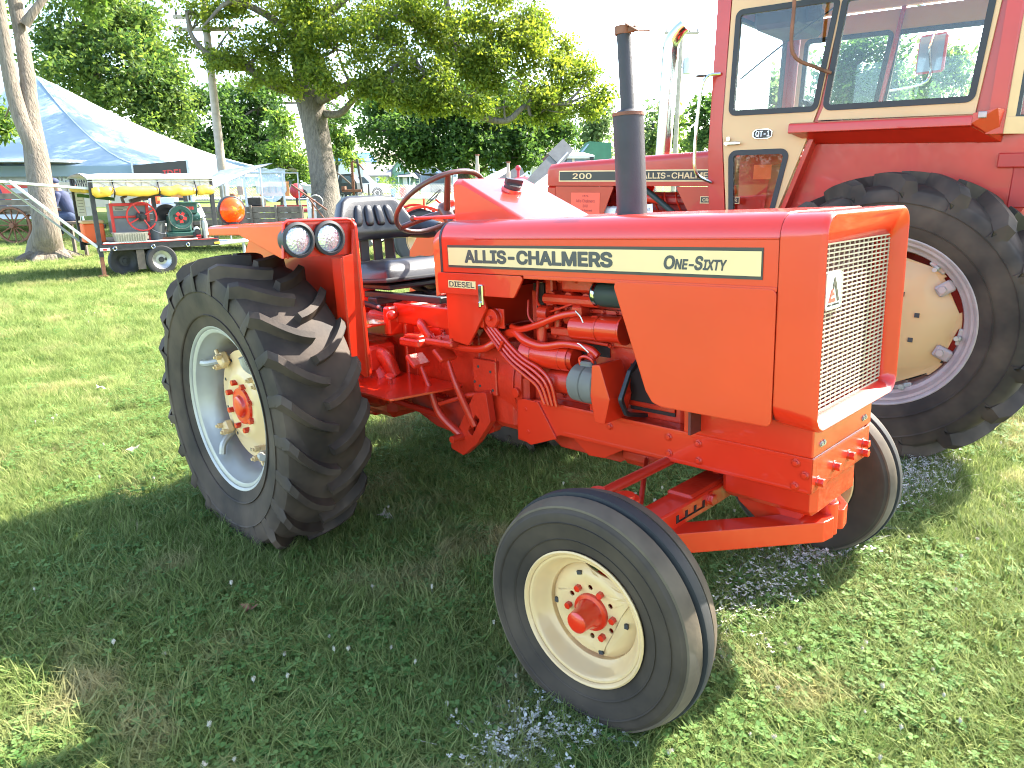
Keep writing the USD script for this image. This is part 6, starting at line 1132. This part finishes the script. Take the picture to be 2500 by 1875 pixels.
w = vthing('low_rack', 'thin dark post and low rail standing right of the rake', 'rail', 963, 29); w.part('post', cyl((0, 0, 0), (0, 0, 1.05), .03), 'dark_iron'); w.part('rail', bx(-.4, .5, -.03, .03, .42, .5), 'dark_iron')
w = Thing('small_orange_tractor', 'older small orange tractor seen behind the steering wheel', 'tractor', loc=gp(1080, 14.5), rz=VIEWZ + .25)
kk = 14.5 / FPX
w.part('bonnet', bx(.25, 1.7, -.22, .22, .85, 1.22, .06), 'orange_paint'); w.part('grille', bx(1.68, 1.76, -.2, .2, .6, 1.2, .02), 'orange_paint'); w.part('chassis', bx(-.5, 1.6, -.15, .15, .45, .86, .03), 'orange_cast'); w.part('dash', bx(.10, .27, -.18, .18, .85, 1.26, .03), 'orange_paint')
sw_ = w.part('steering_wheel', xf(lathe([(.20, -.012), (.212, 0), (.20, .012), (.188, 0)], 36, ax='z', closed=True), (-.14, 0, 1.32), ry=-.75), 'black_paint')
w.part('spoke', [cyl((-.10, 0, 1.28), (-.14 + .14 * c_, .2 * s_, 1.32 + .13 * c_), .010, n=6) for c_, s_ in ((1, 0), (-.5, .86), (-.5, -.86))], 'black_paint', under=sw_); w.part('column', cyl((-.10, 0, 1.28), (.2, 0, 1.05), .025), 'orange_paint')
w.part('seat', [bx(-.72, -.36, -.22, .22, .84, .90, .02), bx(-.76, -.70, -.22, .22, .88, 1.08, .02)], 'black_vinyl')
for s in (-1, 1):
    w.part('fender', [lathe([(.56, s * .42), (.60, s * .42), (.60, s * .72), (.56, s * .72)], 40, (-.45, 0, .58), closed=True).slice_plane([0, 0, .62], [.15, 0, 1])], 'orange_paint')
    road_wheel(w, (-.45, s * .6, .55), .55, .30, rim='cab_cream', name='rear_wheel', side=s); road_wheel(w, (1.4, s * .5, .28), .28, .14, rim='cab_cream', name='front_wheel', side=s)
w.part('lever', tube([(-.28, -.2, .9), (-.36, -.2, 1.15), (-.36, -.2, 1.30)], .02, 8), 'orange_paint')
def elevator(name, label, px0, y0, px1, y1, d, wd, th, dep, head=False, m_='elevator_grey'):
    w = vthing(name, label, 'grain elevator', px0, d); kk = d / FPX
    a = np.array([0, 0, 1.68 + (436 - y0) * kk]); b = np.array([(px1 - px0) * kk, dep, 1.68 + (436 - y1) * kk]); dd = (b - a) / np.linalg.norm(b - a); a = a - dd * (a[2] - .5) / max(dd[2], .2)
    n_ = np.cross([0, 1, 0], dd); n_ /= np.linalg.norm(n_); u_ = np.cross(dd, n_)
    H = lambda p, s1, s2: p + n_ * s1 + u_ * s2
    w.part('trough', trimesh.convex.convex_hull(np.array([H(p, s1, s2) for p in (a, b) for s1 in (0, th) for s2 in (-wd, wd)])), m_)
    w.part('edge_rail', [tube([H(a, th, s * wd), H(b, th, s * wd)], .025, 6) for s in (-1, 1)], 'galvanised', kind='stuff')
    for f in np.linspace(.1, .9, 7): w.part('flight', trimesh.convex.convex_hull(np.array([H(a + (b - a) * (f + e), th + h_, s * wd * .9) for e in (0, .012) for h_ in (0, .05) for s in (-1, 1)])), 'dark_iron')
    if head: w.part('head', trimesh.convex.convex_hull(np.array([H(b - dd * e, s1, s2) for e, s1s in ((.35, (-.05, th + .08)), (-.15, (-.02, th + .05))) for s1 in s1s for s2 in (-wd * 1.05, wd * 1.05)])), m_)
    foot = (a + b) / 2
    for s in (-1, 1): w.part('leg', tube([foot + u_ * s * wd, [foot[0] + .4, foot[1] + s * .5, 0]], .03, 6), m_)
    for s in (-1, 1): road_wheel(w, (foot[0] - .2, foot[1] + s * .5, .3), .3, .15)
    w.part('axle', tube([[foot[0] - .2, foot[1] - .5, .3], [foot[0] - .2, foot[1] + .5, .3]], .03, 6), 'dark_iron'); w.part('brace', tube([[foot[0] - .2, foot[1], .3], foot], .03, 6), m_)
elevator('grain_elevator', 'tall grey grain elevator with a closed head sloping up behind the cab tractor bonnet', 1275, 455, 1362, 365, 15, .16, .24, .6, True)
elevator('grain_elevator', 'long low grey elevator trough sloping up right behind the steering wheel', 1185, 437, 1228, 416, 19, .20, .22, .8)
elevator('grain_elevator', 'grey elevator with cream edges in front of the white building', 1215, 440, 1262, 412, 18, .24, .26, .3)
elevator('grain_elevator', 'grey elevator carrying a small red motor beside the nose of the cab tractor', 1290, 462, 1352, 418, 11, .18, .26, .5)
w = vthing('red_machine', 'small red farm machine with pipes behind the fuel tank', 'machine', 1285, 16); w.part('body', [bx(-.3, .35, -.2, .3, .8, 1.45, .12)], 'field_red'); w.part('tank', ball((-.05, 0, 1.55), .22, 2, (1.5, 1, .7)), 'field_red'); w.part('filler', [cyl((-.16, 0, 1.62), (-.16, 0, 1.86), .03), ball((-.16, 0, 1.88), .06)], 'field_red'); w.part('leg', bx(-.3, .3, -.1, .1, 0, .8), 'field_red')
for q in range(4): w.part('pipe', tube([(.1 + .12 * q, -.2, 1.30 + .05 * q), (.25 + .14 * q, -.22, 1.55 + .06 * q), (.3 + .16 * q, -.2, 1.58 + .08 * q)], .025, 6, 3), 'field_red')
for px, lab in ((1170, 'pale metal stack pipe standing behind the right rim of the steering wheel'), (1244, 'pale metal stack pipe in front of the white building')):
    w = vthing('stack_pipe', lab, 'pipe', px, 17); hh = 1.68 + (437 - (383 if px < 1200 else 400)) * 17 / FPX; w.part('pipe', [cyl((0, 0, .9), (0, 0, hh), .035), cyl((0, 0, .9), (0, 0, hh - .22), .05)], 'tub_beige'); w.part('cap', cyl((0, 0, hh - .03), (0, 0, hh), .05), 'rust'); w.part('base', bx(-.4, .4, -.3, .3, .0, 1.0, .1), 'field_red')
w = vthing('combine_harvester', 'cream roofed harvester cab behind the cab tractor bonnet', 'harvester', 1405, 19); kk = 19 / FPX; Z = lambda y: 1.68 + (435 - y) * kk
w.part('cab', bx(-.42, .36, -.4, .5, 1.2, Z(393)), 'glass_blue'); w.part('roof', trimesh.convex.convex_hull(np.array([(x, y, z) for x in (-.45, .42) for y in (-.5, .6) for z in (Z(393), Z(386))] + [(x, y, Z(379)) for x in (-.35, .15) for y in (-.35, .4)])), 'roof_cream')
for x in (-.42, -.1, .33): w.part('pillar', bx(x - .03, x + .03, -.42, -.38, 1.2, Z(392)), 'roof_cream')
w.part('mirror', bx(-.33, -.27, -.52, -.49, Z(400), Z(391)), 'black_paint'); w.part('work_lamp', bx(.30, .40, -.52, -.47, Z(397), Z(390)), 'black_paint'); w.part('body', bx(-.5, 1.6, .2, 2.2, .8, Z(400)), 'roof_cream')
for x in (-.2, 1.3): road_wheel(w, (x, -.3, .6), .6, .4)
w = vthing('green_harvester', 'green harvester with a sloping windscreen just left of the black silencer', 'harvester', 1440, 22); kk = 22 / FPX; Z = lambda y: 1.68 + (434 - y) * kk
w.part('body', prism([(-.50, 1.0), (.6, 1.0), (.6, Z(356)), (-.05, Z(352)), (-.12, Z(360)), (-.45, Z(392))], 'y', 0, 1.4), 'machine_green'); w.part('windscreen', prism([(-.52, Z(396)), (-.10, Z(358)), (-.05, Z(358)), (-.44, Z(398))], 'y', -.02, .0), 'glass_blue'); w.part('chassis', bx(-.5, 1.2, .1, 1.3, .5, 1.0), 'dark_iron')
for x in (-.2, .9): road_wheel(w, (x, -.1, .45), .45, .3)

# ------------------------------------------------------------------ street, houses, cars
fwd = np.array([_f[0], _f[1]]) / np.hypot(_f[0], _f[1]); rgt = np.array([_r[0], _r[1]]) / np.hypot(_r[0], _r[1])
c0 = CAM[:2] + fwd * 68
solo('road', xf(bx(-150, 150, -4.2, 4.2, -.2, .03), (c0[0], c0[1], 0), rz=VIEWZ), 'asphalt_light', 'pale street running past the show field', 'road', kind='structure')
c1 = CAM[:2] + fwd * 62.2
solo('pavement', xf(bx(-150, 150, -.8, .8, -.2, .12), (c1[0], c1[1], 0), rz=VIEWZ), 'concrete', 'pale concrete pavement along the near side of the street', 'pavement', kind='structure')
def house(name, label, px0, px1, d, yeave, wall, roofm, gable=None, ridge=None, depth=8, wins=(), door=None, base=0, over=.25, flat=False):
    pc = (px0 + px1) / 2; w = Thing(name, label, 'house' if not flat else 'building', loc=gp(pc, d), rz=VIEWZ); kk = d / FPX; X = lambda p: (p - pc) * kk; Z = lambda y: 1.68 + (435 - y) * kk
    x0, x1 = X(px0), X(px1); ze = Z(yeave)
    w.part('wall', bx(x0, x1, 0, depth, -.1, ze), wall)
    if flat: w.part('roof', bx(x0 - .1, x1 + .1, -.1, depth + .1, ze, ze + .15), roofm)
    elif gable:
        zr = Z(gable); m_ = (x0 + x1) / 2; w.part('gable', prism([(x0, ze), (x1, ze), (m_, zr)], 'y', 0.02, depth - .02), wall)
        sl = lambda xa, za, xb, zb: trimesh.convex.convex_hull(np.array([(xa, y, za + e) for y in (-over, depth + over) for e in (0, .16)] + [(xb, y, zb + e) for y in (-over, depth + over) for e in (0, .16)]))
        g_ = (zr - ze) / (m_ - x0); w.part('roof', [sl(x0 - .4, ze - .4 * g_, m_, zr)], roofm); w.part('roof', [sl(m_, zr, x1 + .4, ze - .4 * g_)], roofm)
    else:
        zr = Z(ridge); hd = depth / 2; w.part('roof', [trimesh.convex.convex_hull(np.array([(x, -over, ze + e) for x in (x0 - .3, x1 + .3) for e in (-.05, .12)] + [(x, hd, zr) for x in (x0 - .3, x1 + .3)] + [(x, depth + over, ze) for x in (x0 - .3, x1 + .3)]))], roofm)
    for (a, b, y0, y1) in wins:
        f = w.part('window', Z and cat_([bx(X(a) - .10, X(b) + .10, -.05, -.001, Z(y1) - .10, Z(y0) + .10)]), 'white_paint'); w.part('pane', bx(X(a), X(b), -.056, -.051, Z(y1), Z(y0)), 'glass_blue', under=f); w.part('bar', [bx(X(a), X(b), -.062, -.057, (Z(y0) + Z(y1)) / 2 - .03, (Z(y0) + Z(y1)) / 2 + .03)], 'white_paint', under=f)
    if door: a, b, y0 = door; w.part('door', bx(X(a), X(b), -.05, -.001, .1, Z(y0)), 'glass_dark')
    return w, X, Z
house('white_house', 'white two storey house with a bright blue roof right of the oak trunk', 800, 898, 92, 394, 'siding_white', 'roof_blue', ridge=374, wins=((855, 860, 398, 412), (865, 872, 398, 412), (876, 880, 398, 412)))
w, X, Z = house('green_house', 'pale green house with a grey gabled roof', 955, 1012, 95, 428, 'siding_green', 'roof_grey', gable=395, wins=((961, 969, 434, 446), (978, 986, 413, 419)), door=None)
w.part('porch_roof', trimesh.convex.convex_hull(np.array([(X(982), -1.6, Z(432)), (X(1016), -1.6, Z(432)), (X(982), 0, Z(425)), (X(1016), 0, Z(425)), (X(982), 0, Z(430)), (X(1016), 0, Z(430))])), 'roof_grey'); w.part('porch_post', bx(X(984), X(986), -1.5, -1.3, 0, Z(431)), 'white_paint'); w.part('porch_post', bx(X(1010), X(1012), -1.5, -1.3, 0, Z(431)), 'white_paint'); w.part('bay', bx(X(993), X(1003), -.8, 0, .3, Z(433)), 'white_paint')
house('cream_house', 'low cream house with a broad grey roof left of the green house', 905, 955, 93, 430, 'siding_cream', 'roof_grey', ridge=404, wins=((928, 933, 434, 446),))
house('grey_house', 'grey house with a light roof just right of the green house', 1012, 1034, 99, 430, 'siding_grey', 'roof_grey', gable=412, wins=((1022, 1030, 436, 446),))
w, X, Z = house('shop_building', 'white building with a large dark panel behind the steering wheel', 1034, 1112, 90, 411, 'siding_white', 'roof_cream', flat=True, wins=((1070, 1075, 416, 424), (1114, 1120, 424, 432)))
w.part('dark_panel', bx(X(1036), X(1064), -.3, -.01, Z(447), Z(416)), 'siding_grey'); w.part('dark_lean_to', bx(X(1062), X(1110), -2.5, -.02, 0, Z(424)), 'glass_dark'); w.part('lean_window', bx(X(1112 - 8), X(1112 - 1), -2.56, -2.51, Z(434), Z(424)), 'white_paint')
house('white_building', 'plain white flat roofed building with paned windows behind the elevators', 1196, 1297, 92, 386, 'siding_white', 'roof_cream', flat=True, wins=((1210, 1215, 412, 420), (1217, 1226, 412, 420), (1238, 1243, 412, 418), (1248, 1255, 412, 418), (1265, 1272, 412, 430), (1275, 1281, 412, 430)))
w, X, Z = house('store_building', 'pale store building with a lettered sign at the far right of the street', 1300, 1350, 100, 400, 'siding_cream', 'roof_grey', flat=True)
w.part('sign_board', bx(X(1301), X(1335), -.4, -.1, Z(399), Z(376)), 'siding_white'); w.part('lettering', lettering('WA', 6 * 100 / FPX, (X(1308), -.405, Z(389)), (1, 0, 0), (0, 0, 1), width=15 * 100 / FPX, depth=.02, bold=True), 'machine_green', smooth=False); w.part('small_print', [bx(X(1304 + 3.4 * q), X(1306.6 + 3.4 * q), -.41, -.401, Z(396), Z(391)) for q in range(5)], 'siding_green', kind='stuff')
def vehicle(name, label, cat, px1, d, prof, glass, body, Ln, wr=.38, flip=False):
    """prof: side outline (x from the rear, z); px1 is where the front bumper stands."""
    w = Thing(name, label, cat, loc=gp(px1, d), rz=VIEWZ); off = -Ln
    bd = prism(rpoly([(x + off, z) for x, z in prof], .05), 'y', 0, 1.9); w.part('body', bd, body)
    for g in glass: w.part('window', prism(rpoly([(x + off, z) for x, z in g], .03), 'y', -.012, .004), 'glass_dark')
    for x in (1.0, Ln - 1.0):
        w.part('wheel_arch', lathe([(0, -.016), (wr * 1.18, -.016), (wr * 1.18, .02), (0, .02)], 24, (x + off, .0, wr)), 'black_paint'); road_wheel(w, (x + off, .05, wr), wr, .24, rim='aluminium')
    w.part('front_bumper', bx(-.12, .04, -.02, 1.92, .45, .68, .04), 'chrome'); w.part('headlight', bx(-.1, .02, -.015, .25, .85, 1.02, .03), 'lamp_glass'); w.part('grille', bx(-.05, .025, .3, 1.6, .70, 1.05, .02), 'black_paint'); w.part('door_line', [bx(x + off, x + off + .02, -.006, .01, .55, 1.15) for x in (Ln * .42, Ln * .62)], 'black_paint', kind='stuff')
vehicle('pickup_truck', 'white pickup truck parked on the street behind the mower', 'truck', 955, 66, [(0, .45), (0, 1.15), (1.9, 1.20), (2.15, 1.88), (3.7, 1.90), (4.35, 1.28), (5.65, 1.16), (5.75, .8), (5.75, .45)], [[(2.3, 1.25), (2.4, 1.78), (3.0, 1.80), (3.0, 1.25)], [(3.1, 1.25), (3.1, 1.80), (3.62, 1.80), (4.1, 1.28)]], 'car_white', 5.75, .42)
vehicle('van', 'silver van parked on the street left of the oak trunk', 'van', 775, 64, [(0, .45), (0, 1.2), (.25, 1.75), (3.2, 1.80), (4.0, 1.2), (4.9, 1.05), (5.0, .45)], [[(.3, 1.2), (.45, 1.62), (1.2, 1.65), (1.2, 1.2)], [(1.3, 1.2), (1.3, 1.66), (2.2, 1.66), (2.2, 1.2)], [(2.3, 1.2), (2.3, 1.66), (3.1, 1.66), (3.7, 1.2)]], 'car_silver', 5.0)
w = vthing('black_car', 'black car parked between the oak trunk and the white pickup', 'car', 857, 58); kk = 58 / FPX
w.part('body', prism(rpoly([(-.8, .4), (-.8, 1.3), (-.55, 2.0), (.35, 2.05), (.75, 1.35), (.8, .4)], .08), 'y', 0, 1.8), 'black_paint'); w.part('window', prism(rpoly([(-.45, 1.35), (-.3, 1.85), (.25, 1.88), (.5, 1.35)], .03), 'y', -.012, .004), 'glass_dark')
for x in (-.45, .45): road_wheel(w, (x, .05, .36), .36, .22)
# chain link fence along the street
w = vthing('chain_link_fence', 'low chain link fence along the near edge of the street', 'fence', 1050, 60)
for q in range(-14, 15): w.part('post', cyl((q * 2.4, 0, 0), (q * 2.4, 0, 1.25), .03, n=6), 'galvanised')
w.part('top_rail', cyl((-34, 0, 1.22), (34, 0, 1.22), .022, n=6), 'galvanised')
fm = [tube([(x, 0, .05), (x + s * 1.15, 0, 1.2)], .004, 3) for x in np.arange(-34, 34, .22) for s in (-1, 1)]; w.part('wire_mesh', fm, 'galvanised', kind='stuff', smooth=False)
for px, c, lab, hh, ww in ((990, 'bright_red', 'red bin behind the chain link fence', .85, .28), (1004, 'pink_rim', 'taller pinkish bin beside the red one by the fence', 1.0, .32), (967, 'roof_blue', 'blue bin behind the chain link fence', .75, .2)):
    o = vthing('bin', lab, 'bin', px, 63.5); o.part('body', lathe([(0, 0), (ww * .85, 0), (ww, hh), (0, hh)], 16, ax='z'), c); o.part('lid', lathe([(0, hh), (ww * 1.06, hh), (ww * 1.0, hh + .08), (0, hh + .12)], 16, ax='z'), c)
o = vthing('bush', 'yellow green bush in front of the pale houses', 'bush', 948, 80); 
rngq = np.random.default_rng(3); ps = rngq.normal(size=(60, 3)) * [1.1, .7, .45] + [0, 0, .7]; qq = rngq.normal(size=(60, 4)); qq /= np.linalg.norm(qq, axis=1)[:, None]
instancer(o.path + '/foliage', [(leaf_spray(14, .3, .4, rngq), 'leaf_bright')], ps, np.zeros(60, int), qq, np.ones(60))

# ------------------------------------------------------------------ grass, clover, flowers, chalk line
rng = np.random.default_rng(17)
def tuft(n, h0, h1, wd, spread, lean=.6):
    V, F = [], []
    for k in range(n):
        a = rng.uniform(0, 2 * PI); r_ = spread * math.sqrt(rng.random()); b = np.array([r_ * math.cos(a), r_ * math.sin(a), 0]); h = rng.uniform(h0, h1); t = rng.uniform(0, 2 * PI); l_ = h * rng.uniform(.15, lean) * 1.6
        d = np.array([math.cos(t), math.sin(t), 0]); s_ = np.array([-d[1], d[0], 0]) * wd * rng.uniform(.7, 1.3); i = len(V)
        V += [b - s_, b + s_, b + d * l_ * .35 - s_ * .8 + [0, 0, h * .6], b + d * l_ * .35 + s_ * .8 + [0, 0, h * .6], b + d * l_ + [0, 0, h]]
        F += [(i, i + 1, i + 3), (i, i + 3, i + 2), (i + 2, i + 3, i + 4)]
    return np.array(V), np.array(F)
def clover(n, spread, h=.045, size=.011):
    V, F = [], []
    for k in range(n):
        a = rng.uniform(0, 2 * PI); r_ = spread * math.sqrt(rng.random()); c = np.array([r_ * math.cos(a), r_ * math.sin(a), h * rng.uniform(.4, 1.1)]); t0 = rng.uniform(0, 2 * PI); tl = rng.normal(size=3) * .25
        sz = size * rng.uniform(.7, 1.25)
        for j in range(3):
            t = t0 + j * 2 * PI / 3; d = np.array([math.cos(t), math.sin(t), .12 + tl[0] * math.cos(t) + tl[1] * math.sin(t)]); s_ = np.array([-math.sin(t), math.cos(t), 0]); i = len(V)
            V += [c, c + d * sz * .65 + s_ * sz * .55, c + d * sz * 1.15 + s_ * sz * .25, c + d * sz * 1.15 - s_ * sz * .25, c + d * sz * .65 - s_ * sz * .55]; F += [(i, i + 1, i + 2), (i, i + 2, i + 3), (i, i + 3, i + 4)]
    return np.array(V), np.array(F)
def scatter(n, dmin, dmax, half, power=1.0):
    """Points on the lawn around the place the photographer stands, thinning out with distance."""
    u = rng.random(n); d = dmin * (dmax / dmin) ** (u ** power); a = rng.uniform(-half, half, n)
    base = math.atan2(fwd[1], fwd[0]); return np.stack([CAM[0] + d * np.cos(base + a), CAM[1] + d * np.sin(base + a), np.zeros(n)], 1), d
def yawq(n, tilt=.0):
    a = rng.uniform(0, 2 * PI, n); q = np.zeros((n, 4)); q[:, 0] = np.cos(a / 2); q[:, 3] = np.sin(a / 2); return q
dens = lambda P: meshkit.fbm(P * 1.35, 3, 2)
P1_, d1_ = scatter(52000, .9, 34, .82); sc = rng.uniform(.75, 1.25, len(P1_)) * np.clip(d1_ / 7, 1, 2.4)
tag(instancer('/World/grass', [(tuft(36, .018, .062, .0017, .075, .75), 'grass_blade') for _ in range(4)] + [(tuft(16, .03, .085, .0024, .09, 1.1), 'grass_blade') for _ in range(2)], P1_, rng.integers(0, 6, len(P1_)), yawq(len(P1_)), np.stack([sc, sc, np.clip(sc, .7, 1.4)], 1)), 'short mown grass of the show field', 'grass', kind='stuff')
P2_, d2_ = scatter(13000, .9, 13, .82); cl = meshkit.fbm(P2_ * 1.6 + 7, 4, 5); P2_ = P2_[rng.random(len(cl)) < np.clip((cl - .36) * 3.2, .08, .72)]; n = len(P2_)
tag(instancer('/World/clover', [(clover(17, .085), 'clover_leaf') for _ in range(4)], P2_, rng.integers(0, 4, n), yawq(n), rng.uniform(.8, 1.3, n)), 'patches of clover leaves in the lawn', 'clover', kind='stuff')
def flower():
    m = [ball((0, 0, .055), .0085, 1, (1, 1, .85))]
    for k in range(26):
        d = rng.normal(size=3); d /= np.linalg.norm(d); d[2] = abs(d[2]) * .8; m.append(trimesh.Trimesh(np.array([[0, 0, .055] + d * .005, [0, 0, .055] + d * .013 + [.002, .002, 0], [0, 0, .055] + d * .013 - [.002, 0, -.002]]), [[0, 1, 2]], process=False))
    m.append(cyl((0, 0, 0), (0, 0, .05), .0012, n=4)); return cat_(m)
P3_, _ = scatter(700, 1.0, 11, .82); cl = meshkit.fbm(P3_ * 1.6 + 7, 4, 5); P3_ = P3_[rng.random(len(cl)) < np.clip((cl - .36) * 2.6, .05, .6)]; n = len(P3_)
tag(instancer('/World/clover_flowers', [(flower(), 'clover_white') for _ in range(2)], P3_, rng.integers(0, 2, n), yawq(n), np.stack([rng.uniform(.45, .8, n)] * 2 + [rng.uniform(.85, 1.25, n)], 1)), 'white clover flowers scattered through the lawn', 'flowers', kind='stuff')
P4_, _ = scatter(9000, .9, 9, .82); dd = meshkit.fbm(P4_ * 1.6, 3, 8); P4_ = P4_[dd > .53]; n = len(P4_)
tag(instancer('/World/dry_grass', [(tuft(14, .006, .028, .0015, .06, 1.6), 'dry_blade') for _ in range(3)], P4_, rng.integers(0, 3, n), yawq(n), rng.uniform(.8, 1.4, n)), 'dry straw coloured blades in the thin patches of lawn', 'dry grass', kind='stuff')
c_a, c_b = ground(1310, 1850), ground(2260, 1160); dirc = (c_b - c_a); ln = np.linalg.norm(dirc); nn = int(1150); tt = rng.random(nn) * 1.25 - .12
w_ = np.where((np.sin(tt * 9.5 + .9) > .1), 1.0, .22); keep = rng.random(nn) < w_; tt = tt[keep]
P5_ = c_a + tt[:, None] * dirc + rng.normal(size=(len(tt), 1)) * .048 * np.array([-dirc[1], dirc[0], 0]) / ln + rng.normal(size=(len(tt), 3)) * [.02, .02, 0]
P5_ = np.vstack([P5_[::3]] + [ground(px, py) + rng.normal(size=(int(k_ * .7), 3)) * [sd * 1.4, sd * 1.4, 0] for px, py, k_, sd in ((1220, 1850, 60, .05), (1290, 1835, 70, .05), (1350, 1810, 70, .045), (1420, 1790, 40, .05), (1840, 1470, 40, .05), (1880, 1430, 60, .045), (1930, 1395, 80, .045), (1985, 1355, 90, .045), (2020, 1345, 50, .04), (1700, 1560, 40, .08), (1790, 1510, 50, .06), (2225, 1175, 90, .06), (2250, 1140, 80, .06), (2200, 1200, 50, .07))]); n = len(P5_)
tag(instancer('/World/chalk_line', [(tuft(22, .02, .055, .0019, .05, 1.3), 'chalk_leaf'), (clover(6, .05, .058, .008), 'chalk_leaf')], P5_, (rng.random(n) < .5).astype(int), yawq(n), rng.uniform(.8, 1.2, n)), 'broken white chalk line sprayed on the grass under the front tyres', 'chalk line', kind='stuff')
for k, (px, py, lab) in enumerate(((615, 1505, 'reddish fallen leaf in the shaded grass below the rear tyre'), (330, 1110, 'pale dry fallen leaf left of the rear tyre'), (940, 1275, 'pale dead leaf in the shade between the two right tyres'), (245, 958, 'small white scrap lying on the sunny lawn at the left'))):
    g = ground(px, py); n_ = 9; pts = [(0, 0, .012)] + [(.045 * (1 if q % 2 else .45) * math.cos(q * 2 * PI / n_), .045 * (1 if q % 2 else .45) * math.sin(q * 2 * PI / n_), .02 + .012 * math.sin(q * 1.7)) for q in range(n_)]
    solo('fallen_leaf', xf(trimesh.Trimesh(np.array(pts), [(0, q + 1, (q + 1) % n_ + 1) for q in range(n_)], process=False), g + [0, 0, .025], rx=.3, rz=k), 'leaf_litter' if k == 0 else 'tub_beige', lab, 'leaf', smooth=False)
